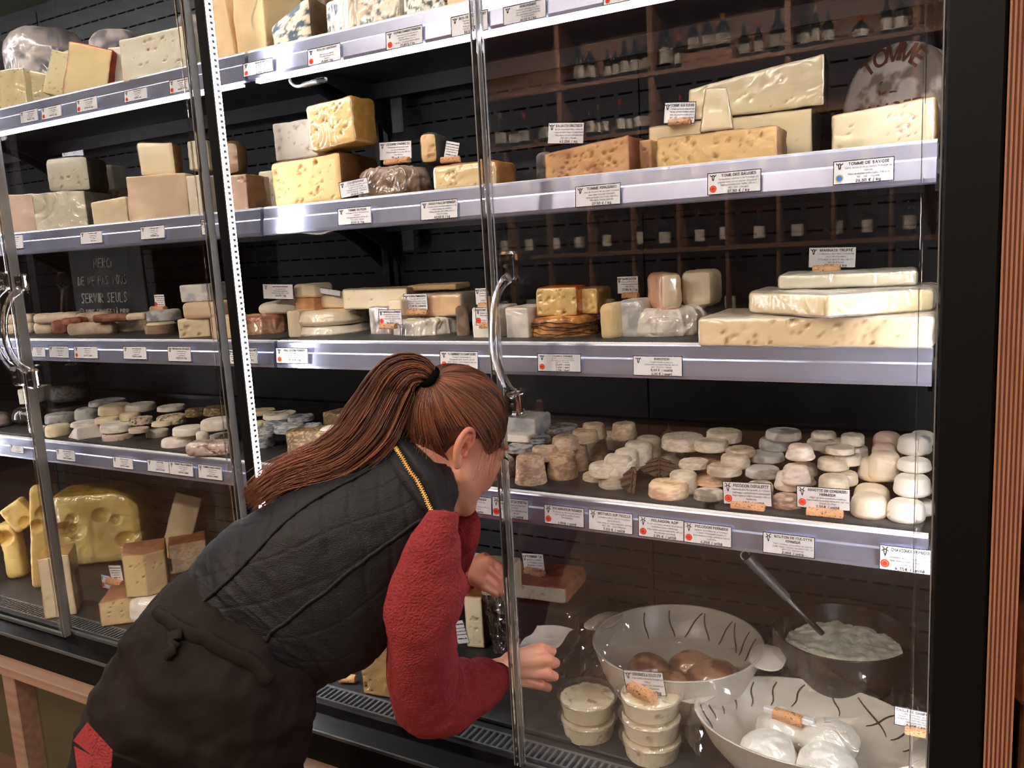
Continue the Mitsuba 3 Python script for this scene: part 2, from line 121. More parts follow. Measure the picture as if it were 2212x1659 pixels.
DISCS=[
('cheese_round', 'large mottled grey and rose rind half wheel under film, top left shelf', None, (-2.5794, 0.266, 1.9), 0.1207, 0.2928, 'mott', {'wrap': 1, 'rnd': 0.07}),
('cheese_round', 'smaller grey mottled wheel behind the pale wedge on the top left shelf', None, (-2.2689, 0.288, 1.9), 0.0797, 0.2389, 'mott', {'rnd': 0.05}),
('cheese_round', 'dark grey wheel cut by the left edge of the photo, top shelf', None, (-2.908, 0.2573, 1.9), 0.0746, 0.3304, 'mottd', {'rnd': 0.04}),
('cheese_ball', 'white round cheese under film behind the leaning yellow wedge', None, (-2.3484, 0.208, 1.9), 0.0492, 0.1838, 'white', {'wrap': 1, 'rnd': 0.05}),
('cheese_round', 'greyish rounded cheese behind the door mullion on the top shelf', None, (-1.9001, 0.243, 1.9), 0.0349, 0.2115, 'mott', {'rnd': 0.05}),
('cheese_round', 'low brown grey wheel in creased film on the second shelf', None, (-1.1459, 0.0943, 1.566), 0.0807, 0.0672, 'rust', {'wrap': 2, 'rnd': 0.02}),
('cheese_round', 'grey wrapped cheese peeking out left of the orange brown slab', None, (-0.801, 0.1352, 1.566), 0.0171, 0.0687, 'mottd', {'rnd': 0.02}),
('cheese_disc', 'cream disc in a thin wooden ring on the third left shelf', None, (-2.0532, 0.1574, 1.264), 0.0424, 0.034, 'cream', {'band': 1}),
('cheese_disc', 'grey rind disc stacked above the ringed cream disc', None, (-1.9342, 0.0775, 1.309), 0.0449, 0.0301, 'ash', {}),
('cheese_round', 'orange red wrapped washed disc right of the light strip on the third shelf', None, (-1.659, 0.1591, 1.264), 0.0609, 0.0514, 'redw', {'wrap': 2}),
('soft_cheese', 'soft white wheel at the bottom of the film wrapped stack', None, (-1.4379, 0.1812, 1.264), 0.0936, 0.0266, 'white', {'wrap': 1, 'rnd': 0.02}),
('soft_cheese', 'oozing white slab in the middle of the film wrapped stack', None, (-1.4378, 0.1795, 1.2906), 0.0915, 0.0361, 'cream2', {'wrap': 1, 'rnd': 0.018}),
('cheese_round', 'thick white rind wheel in film below the COULOMMIERS card', None, (-1.1382, 0.1673, 1.264), 0.0787, 0.0418, 'whiter', {'wrap': 2, 'rnd': 0.012}),
('cheese_disc', 'brownish disc peeking out right of the thick white wheel', None, (-1.0067, 0.1119, 1.264), 0.0142, 0.0685, 'rust', {}),
('cheese_disc', 'pinkish disc left of the banded orange wheel', None, (-0.9364, 0.2891, 1.264), 0.0308, 0.0357, 'pink', {'wrap': 1}),
('banded_cheese', 'orange washed wheel with dark reed bands on the third shelf', None, (-0.7789, 0.1432, 1.264), 0.0707, 0.0442, 'livarot', {'wrap': 1, 'bands': 1, 'rnd': 0.01}),
('cheese_round', 'large wrinkled white wheel in film above the BARISIEN card', None, (-0.5672, 0.1641, 1.264), 0.0805, 0.0542, 'whiter', {'wrap': 2, 'rnd': 0.022, 'rough': 3}),
('cheese_round', 'charcoal grey wheel at the back left of the fourth shelf', None, (-2.6487, 0.2341, 1.0369), 0.0643, 0.0521, 'dark', {'rnd': 0.02}),
('cheese_round', 'dark brown wheel under the charcoal grey wheel', None, (-2.6721, 0.2388, 1.0062), 0.0736, 0.012, 'darkb', {}),
('cheese_ball', 'dark brown glossy round cheese under the white cube', None, (-2.7134, 0.1248, 0.9849), 0.0501, 0.0469, 'darkb', {'rnd': 0.05, 'wrap': 1}),
('cheese_ball', 'mottled white and brown round cheese at the far left edge, fourth shelf', None, (-2.8501, 0.0988, 0.962), 0.0411, 0.0491, 'mott', {'rnd': 0.04}),
('goat_cheese', 'grey flat disc topmost at the back of the pile, fourth left shelf', None, (-2.394, 0.1906, 1.0402), 0.0548, 0.0149, 'ash', {}),
('goat_cheese', 'pale flat disc at the top right of the pile of discs', None, (-2.2165, 0.1754, 1.0328), 0.0435, 0.0218, 'whiter', {}),
('goat_cheese', 'pale flat disc at the back near the herb coated cheeses', None, (-2.0904, 0.1847, 1.0382), 0.0406, 0.0133, 'whiter', {}),
('goat_cheese', 'pale rounded disc on top in the middle of the pile', None, (-2.2965, 0.1471, 1.0238), 0.048, 0.0271, 'cream', {}),
('goat_cheese', 'blue grey disc in the middle left of the pile', None, (-2.4244, 0.142, 1.0024), 0.0406, 0.0353, 'ash', {}),
('goat_cheese', 'blue grey disc at the left of the pile', None, (-2.5399, 0.1247, 0.9888), 0.0475, 0.0307, 'ash', {}),
('goat_cheese', 'cream disc behind the triangular white cheese', None, (-2.1898, 0.1168, 1.0177), 0.0292, 0.0208, 'cream', {}),
('goat_cheese', 'ivory disc in the middle of the pile', None, (-2.2709, 0.0995, 1.0084), 0.0351, 0.0166, 'ivory', {}),
('goat_cheese', 'herb coated pale disc in the middle of the fourth left shelf', None, (-2.1187, 0.0999, 1.0132), 0.0341, 0.0186, 'herbl', {}),
('goat_cheese', 'herb coated pale slab in front of the dark herb discs', None, (-2.0032, 0.115, 1.0188), 0.041, 0.0214, 'herbl', {}),
('goat_cheese', 'brown herb coated disc at the back left of the mullion', None, (-1.9427, 0.1479, 1.0344), 0.0284, 0.0216, 'herb', {}),
('goat_cheese', 'dark herb coated disc beside the mullion', None, (-1.8598, 0.1536, 1.042), 0.0365, 0.0223, 'herb', {}),
('goat_cheese', 'white disc with basket marks at the back of the stack by the mullion', None, (-1.7995, 0.0982, 1.017), 0.0437, 0.0274, 'whiter', {}),
('goat_cheese', 'flat white disc in the second row of the pile', None, (-2.3535, 0.0816, 0.9984), 0.0402, 0.012, 'whiter', {}),
('goat_cheese', 'greenish white flat disc in the second row of the pile', None, (-2.1928, 0.0769, 0.9934), 0.0477, 0.0229, 'whiter', {}),
('goat_cheese', 'cream disc in front of the herb coated slab', None, (-1.9967, 0.0772, 1.0197), 0.0287, 0.0126, 'cream', {}),
('goat_cheese', 'ivory thick disc at the front left of the pile', None, (-2.4281, 0.042, 0.972), 0.0361, 0.0329, 'ivory', {}),
('goat_cheese', 'small white disc at the left end of the front row', None, (-2.5523, 0.054, 0.972), 0.0243, 0.017, 'whiter', {}),
('goat_cheese', 'rosy brown speckled disc in the front row', None, (-2.0767, 0.0613, 0.9993), 0.0281, 0.0133, 'rosy', {}),
('goat_cheese', 'rosy brown disc with white mould in the front row', None, (-2.1833, 0.0666, 0.972), 0.0437, 0.0183, 'rosy', {}),
('goat_cheese', 'white nibbled disc in the front row of the fourth left shelf', None, (-2.084, 0.1251, 0.972), 0.0328, 0.022, 'whiter', {}),
('goat_cheese', 'small white disc between the basket marked discs', None, (-1.8115, 0.056, 0.9941), 0.0174, 0.0257, 'whiter', {}),
('goat_cheese', 'smooth white disc behind the door edges', None, (-1.8278, 0.1325, 0.972), 0.0368, 0.0202, 'whiter', {}),
('goat_cheese', 'basket marked white disc at the front right of the fourth left shelf', None, (-1.919, 0.0642, 0.972), 0.0455, 0.0208, 'whiter', {'ridge': 1}),
('goat_cheese', 'basket marked white disc stacked on the front one', None, (-1.8904, 0.0756, 1.002), 0.0413, 0.0217, 'whiter', {'ridge': 1}),
('goat_cheese', 'cream disc at the back right of the light strip, fourth shelf', None, (-1.7226, 0.1859, 1.0442), 0.038, 0.012, 'cream', {'rough': 2}),
('goat_cheese', 'white disc with a dark cross mark on top', None, (-1.6312, 0.1611, 1.0441), 0.0447, 0.0128, 'whiter', {'rough': 2, 'cross': 1}),
('goat_cheese', 'ash coated disc at the back, left of the herb bricks', None, (-1.5513, 0.1545, 1.0418), 0.0344, 0.0127, 'ash2', {'rough': 2}),
('goat_cheese', 'cream disc next to the light strip in the second row', None, (-1.6633, 0.1133, 1.0274), 0.0196, 0.015, 'cream', {'rough': 2}),
('goat_cheese', 'ash coated disc behind the front ash discs', None, (-1.6085, 0.121, 1.0339), 0.0304, 0.012, 'ash2', {'rough': 2}),
('goat_cheese', 'ash coated disc next to the paper of the herb brick', None, (-1.4574, 0.0968, 1.0351), 0.0233, 0.0156, 'ash2', {'rough': 2}),
('goat_cheese', 'ash coated wrinkled disc in the middle of the ash discs', None, (-1.5216, 0.0821, 1.0293), 0.0386, 0.0205, 'ash2', {'rough': 2}),
('goat_cheese', 'ash coated disc left of the middle one', None, (-1.6009, 0.0796, 1.0214), 0.0286, 0.0149, 'ash2', {'rough': 2}),
('goat_cheese', 'ash coated disc at the front beside the light strip', None, (-1.6612, 0.1157, 0.972), 0.0361, 0.0329, 'ash2', {'rough': 2}),
('goat_cylinder', 'front left tan wrinkled goat cylinder on slate', None, (-0.8218, 0.0466, 0.972), 0.0338, 0.0584, 'tanw', {'taper': 0.86, 'wrk': 1, 'rnd': 0.006}),
('goat_cylinder', 'second tan wrinkled goat cylinder from the front left on slate', None, (-0.7776, 0.1036, 0.972), 0.0334, 0.0536, 'tanw', {'taper': 0.86, 'wrk': 1, 'rnd': 0.006}),
('goat_cylinder', 'tan goat cylinder third from the front on slate', None, (-0.7785, 0.1697, 0.972), 0.0301, 0.0571, 'tanp', {'taper': 0.86, 'wrk': 1, 'rnd': 0.006}),
('goat_cylinder', 'pale goat cylinder in the fourth row, tallest in view on slate', None, (-0.7782, 0.2677, 0.972), 0.0312, 0.0557, 'tanp', {'taper': 0.86, 'wrk': 1, 'rnd': 0.006}),
('goat_cylinder', 'yellowish goat cylinder in the fifth row on slate', None, (-0.7751, 0.3673, 0.972), 0.0315, 0.0498, 'tanp', {'taper': 0.86, 'wrk': 1, 'rnd': 0.006}),
('goat_cylinder', 'rearmost goat cylinder on the right on slate', None, (-0.6838, 0.2163, 1.0358), 0.0285, 0.0351, 'tanp', {'taper': 0.86, 'wrk': 1, 'rnd': 0.006}),
('goat_cylinder', 'rearmost goat cylinder on the left on slate', None, (-0.7534, 0.2158, 1.0326), 0.0284, 0.0332, 'tanp', {'taper': 0.86, 'wrk': 1, 'rnd': 0.006}),
('goat_cylinder', 'goat cylinder with a ridged top in the third row from behind on slate', None, (-0.7613, 0.1836, 1.0318), 0.0317, 0.0267, 'tanp', {'taper': 0.86, 'wrk': 1, 'rnd': 0.006}),
('goat_cylinder', 'goat cylinder with a ridged top left of the tallest one on slate', None, (-0.7906, 0.149, 1.0213), 0.0324, 0.0285, 'tanp', {'taper': 0.86, 'wrk': 1, 'rnd': 0.006}),
('goat_cylinder', 'goat cylinder with a ridged top just behind the two front cylinders on slate', None, (-0.8167, 0.1021, 1.0082), 0.0308, 0.028, 'tanp', {'taper': 0.86, 'wrk': 1, 'rnd': 0.006}),
('goat_cheese', 'grey ash piece behind the ridged block', None, (-0.8851, 0.2031, 1.0384), 0.0149, 0.0205, 'ash2', {}),
('goat_cheese', 'blue grey ash disc at the back of the fourth shelf', None, (-0.8373, 0.2261, 1.0406), 0.0405, 0.012, 'ash2', {'rough': 2}),
('goat_cheese', 'ash disc in front of the ridged goat block', None, (-0.8518, 0.1446, 1.0343), 0.028, 0.0124, 'ash2', {'rough': 2}),
('goat_cheese', 'dusty ash disc behind the wrinkled purple grey wheel', None, (-0.8738, 0.1032, 1.022), 0.0325, 0.0135, 'ash2', {'rough': 2}),
('goat_cheese', 'wrinkled purple grey wheel beside the face of the woman', None, (-0.9117, 0.0674, 0.972), 0.0373, 0.0444, 'purp', {'wrk': 1, 'rough': 2}),
('goat_cheese', 'small pale flat disc, lower of the front pair on the slate', 'small pale discs on the slate', (-0.701, 0.1151, 0.972), 0.0339, 0.012, 'ivr', {}),
('goat_cheese', 'small pale flat disc, upper of the front pair on the slate', 'small pale discs on the slate', (-0.6653, 0.065, 0.996), 0.0307, 0.0257, 'ivr', {}),
('goat_cheese', 'small disc peeking out behind the front pair', 'small pale discs on the slate', (-0.65, 0.072, 0.972), 0.0294, 0.0417, 'ivr', {}),
('goat_cheese', 'small disc on top in the second row behind the front pair', 'small pale discs on the slate', (-0.6425, 0.0818, 0.998), 0.0292, 0.0377, 'ivr', {}),
('goat_cheese', 'small disc half hidden left of the leaf wrapped cheese', 'small pale discs on the slate', (-0.6325, 0.0892, 1.0134), 0.0262, 0.0126, 'ivr', {}),
('goat_cheese', 'small disc in the third row of pale discs', 'small pale discs on the slate', (-0.6349, 0.108, 0.998), 0.0249, 0.0439, 'ivr', {}),
('goat_cheese', 'small disc in the fourth row of pale discs', 'small pale discs on the slate', (-0.6237, 0.1471, 0.998), 0.0291, 0.0508, 'ivr', {}),
('goat_cheese', 'small disc at the very back of the pale discs', 'small pale discs on the slate', (-0.6165, 0.1846, 0.998), 0.0264, 0.0544, 'ivr', {}),
('goat_cheese', 'pale thick disc partly wrapped in a brown leaf, front one', None, (-0.5935, 0.2232, 0.972), 0.0402, 0.0379, 'ivr2', {}),
('goat_cheese', 'pale disc with a brown leaf on its front, at the back', None, (-0.5396, 0.171, 1.0359), 0.0433, 0.0257, 'ivr2', {}),
('goat_cheese', 'single peach coloured thick disc at the front edge of the slate', 'stacked thick goat discs', (-0.5282, 0.0498, 0.972), 0.0382, 0.0291, 'peachr', {'rough': 2}),
('goat_cheese', 'grey spotted disc, bottom of the orange stack behind the PICODON card', 'stacked thick goat discs', (-0.455, 0.0609, 0.972), 0.0284, 0.0151, 'ivg', {}),
('goat_cheese', 'orange mottled disc in the middle of the orange stack', 'stacked thick goat discs', (-0.4642, 0.1139, 0.9871), 0.0367, 0.012, 'peachr', {'rough': 2}),
('goat_cheese', 'orange topped disc on top of the orange stack', 'stacked thick goat discs', (-0.478, 0.1701, 0.9991), 0.0367, 0.02, 'peachr', {}),
('goat_cheese', 'pale disc at the bottom left behind the orange stack', 'stacked thick goat discs', (-0.5097, 0.0801, 0.972), 0.0265, 0.043, 'ivr2', {}),
('goat_cheese', 'pale disc on the left shoulder of the orange stack', 'stacked thick goat discs', (-0.4998, 0.118, 1.0141), 0.0295, 0.012, 'ivr2', {}),
('goat_cheese', 'grey white disc above and behind the orange stack', 'stacked thick goat discs', (-0.4761, 0.1518, 1.0414), 0.0332, 0.0215, 'ivr2', {'rough': 2}),
('goat_cheese', 'wrinkled white disc rearmost above the orange stack', 'stacked thick goat discs', (-0.4634, 0.194, 1.0495), 0.0354, 0.0221, 'ivr2', {'rough': 2}),
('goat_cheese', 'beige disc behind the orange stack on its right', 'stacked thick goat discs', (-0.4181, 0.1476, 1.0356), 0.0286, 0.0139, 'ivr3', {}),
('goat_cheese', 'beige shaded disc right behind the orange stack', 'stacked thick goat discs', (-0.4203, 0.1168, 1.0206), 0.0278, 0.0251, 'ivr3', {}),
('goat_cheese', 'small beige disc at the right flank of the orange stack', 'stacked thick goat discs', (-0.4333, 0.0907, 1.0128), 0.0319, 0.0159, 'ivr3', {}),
('goat_cheese', 'grey disc hidden behind the PICODON card', 'stacked thick goat discs', (-0.3641, 0.0736, 0.972), 0.0243, 0.0366, 'ivg', {}),
('goat_cheese', 'blue grey mottled disc, third from the top beside the cone shaped cheeses', 'stacked thick goat discs', (-0.3692, 0.1139, 1.0086), 0.0318, 0.016, 'ivb', {}),
('goat_cheese', 'blue grey mottled disc, second from the top of its stack', 'stacked thick goat discs', (-0.3746, 0.1683, 1.0247), 0.0337, 0.0136, 'ivb', {}),
('goat_cheese', 'blue grey rounded disc near the top of the mottled stack', 'stacked thick goat discs', (-0.365, 0.2084, 1.0383), 0.0324, 0.0207, 'ivb', {}),
('goat_cheese', 'blue grey disc with a brown patch, topmost and rearmost', 'stacked thick goat discs', (-0.3457, 0.1825, 1.0649), 0.0332, 0.0163, 'ivb', {}),
('goat_cone', 'front cone shaped cheese with a dark brown flank', 'cone shaped goat cheeses', (-0.3138, 0.0574, 0.972), 0.0266, 0.0226, 'cone', {'taper': 0.85, 'rough': 2}),
('goat_cone', 'pink white cone stacked on the front brown cone', 'cone shaped goat cheeses', (-0.3169, 0.094, 0.9946), 0.0274, 0.0336, 'conew', {'taper': 0.85}),
('goat_cone', 'pale cone in the second row behind the front pair', 'cone shaped goat cheeses', (-0.3013, 0.076, 1.012), 0.0266, 0.0324, 'conew', {'taper': 0.85}),
('goat_cone', 'white cone topmost of the cone shaped cheeses', 'cone shaped goat cheeses', (-0.2961, 0.0855, 1.054), 0.0259, 0.0267, 'conew', {'taper': 0.8}),
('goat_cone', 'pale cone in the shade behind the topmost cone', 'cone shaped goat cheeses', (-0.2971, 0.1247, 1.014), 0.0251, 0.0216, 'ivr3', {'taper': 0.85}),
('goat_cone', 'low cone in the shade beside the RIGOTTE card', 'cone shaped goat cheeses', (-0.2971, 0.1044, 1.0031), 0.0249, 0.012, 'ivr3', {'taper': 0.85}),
('goat_round', 'round cheese at the bottom of the front stack behind the RIGOTTE card', 'stacks of round goat cheeses behind the second card', (-0.2387, 0.0755, 0.972), 0.0258, 0.0591, 'ivg2', {}),
('goat_round', 'round cheese in the middle of the front stack', 'stacks of round goat cheeses behind the second card', (-0.2464, 0.1184, 1.0311), 0.0266, 0.0186, 'ivg2', {}),
('goat_round', 'round cheese on top of the front stack', 'stacks of round goat cheeses behind the second card', (-0.2526, 0.1675, 1.0497), 0.0281, 0.0227, 'ivg2', {}),
('goat_round', 'round cheese at the top left of the back stacks', 'stacks of round goat cheeses behind the second card', (-0.2733, 0.1822, 1.0652), 0.0225, 0.0172, 'ivg', {}),
('goat_round', 'grey round cheese left behind the front stack', 'stacks of round goat cheeses behind the second card', (-0.2738, 0.1543, 1.0577), 0.0247, 0.017, 'ivg', {}),
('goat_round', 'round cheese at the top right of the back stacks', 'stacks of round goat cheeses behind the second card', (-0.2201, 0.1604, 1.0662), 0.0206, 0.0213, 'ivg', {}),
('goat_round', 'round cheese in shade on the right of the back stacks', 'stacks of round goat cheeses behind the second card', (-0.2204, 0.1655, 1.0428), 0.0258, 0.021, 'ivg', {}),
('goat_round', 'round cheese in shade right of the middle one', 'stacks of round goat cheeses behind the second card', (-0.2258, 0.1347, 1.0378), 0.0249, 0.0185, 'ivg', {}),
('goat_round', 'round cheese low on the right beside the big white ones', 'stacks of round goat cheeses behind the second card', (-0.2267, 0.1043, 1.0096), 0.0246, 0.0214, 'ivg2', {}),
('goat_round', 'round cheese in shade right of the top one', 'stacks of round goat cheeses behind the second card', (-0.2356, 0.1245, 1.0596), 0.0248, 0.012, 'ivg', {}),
('goat_plump', 'front left plump cream cheese', 'plump white goat cheeses at the right end', (-0.1789, 0.0506, 0.972), 0.0297, 0.0393, 'plc', {}),
('goat_plump', 'cream cheese above, second level of the left column', 'plump white goat cheeses at the right end', (-0.1783, 0.1438, 1.0113), 0.0307, 0.0393, 'plc', {}),
('goat_plump', 'cream cheese behind the front left one', 'plump white goat cheeses at the right end', (-0.18, 0.1001, 0.972), 0.0303, 0.0404, 'plc', {}),
('goat_plump', 'cream cheese behind the upper one of the left column', 'plump white goat cheeses at the right end', (-0.1635, 0.1274, 1.017), 0.0275, 0.0509, 'plc', {}),
('goat_plump', 'rose cream cheese in the fourth row of the left column', 'plump white goat cheeses at the right end', (-0.1669, 0.162, 1.017), 0.0221, 0.0559, 'plp', {}),
('goat_plump', 'rose cream cheese rearmost of the left column', 'plump white goat cheeses at the right end', (-0.1673, 0.2056, 1.017), 0.0258, 0.0663, 'plp', {}),
('goat_plump', 'front right plump white cheese with dark specks', 'plump white goat cheeses at the right end', (-0.1217, 0.0492, 0.972), 0.0296, 0.0357, 'plw', {}),
('goat_plump', 'white cheese with blue specks on the front right one', 'plump white goat cheeses at the right end', (-0.1155, 0.0806, 1.0077), 0.0294, 0.0349, 'plw', {}),
('goat_plump', 'white cheese with a beige spot, third level of the right column', 'plump white goat cheeses at the right end', (-0.1155, 0.1085, 1.0426), 0.0271, 0.0196, 'plw', {}),
('goat_plump', 'round white cheese topmost of the right column', 'plump white goat cheeses at the right end', (-0.1184, 0.1474, 1.0622), 0.0286, 0.0329, 'plw', {}),
('goat_plump', 'grey white cheese behind the topmost one', 'plump white goat cheeses at the right end', (-0.1087, 0.1813, 1.0702), 0.0213, 0.0235, 'plw', {}),
('goat_plump', 'white cheese hidden behind the front right one', 'plump white goat cheeses at the right end', (-0.1039, 0.094, 0.972), 0.024, 0.0232, 'plw', {}),
('cheese_ball', 'pale round cheese under film beside the woman', None, (-2.0849, 0.0357, 0.455), 0.0624, 0.0859, 'whiter', {'wrap': 1, 'rnd': 0.05}),
]
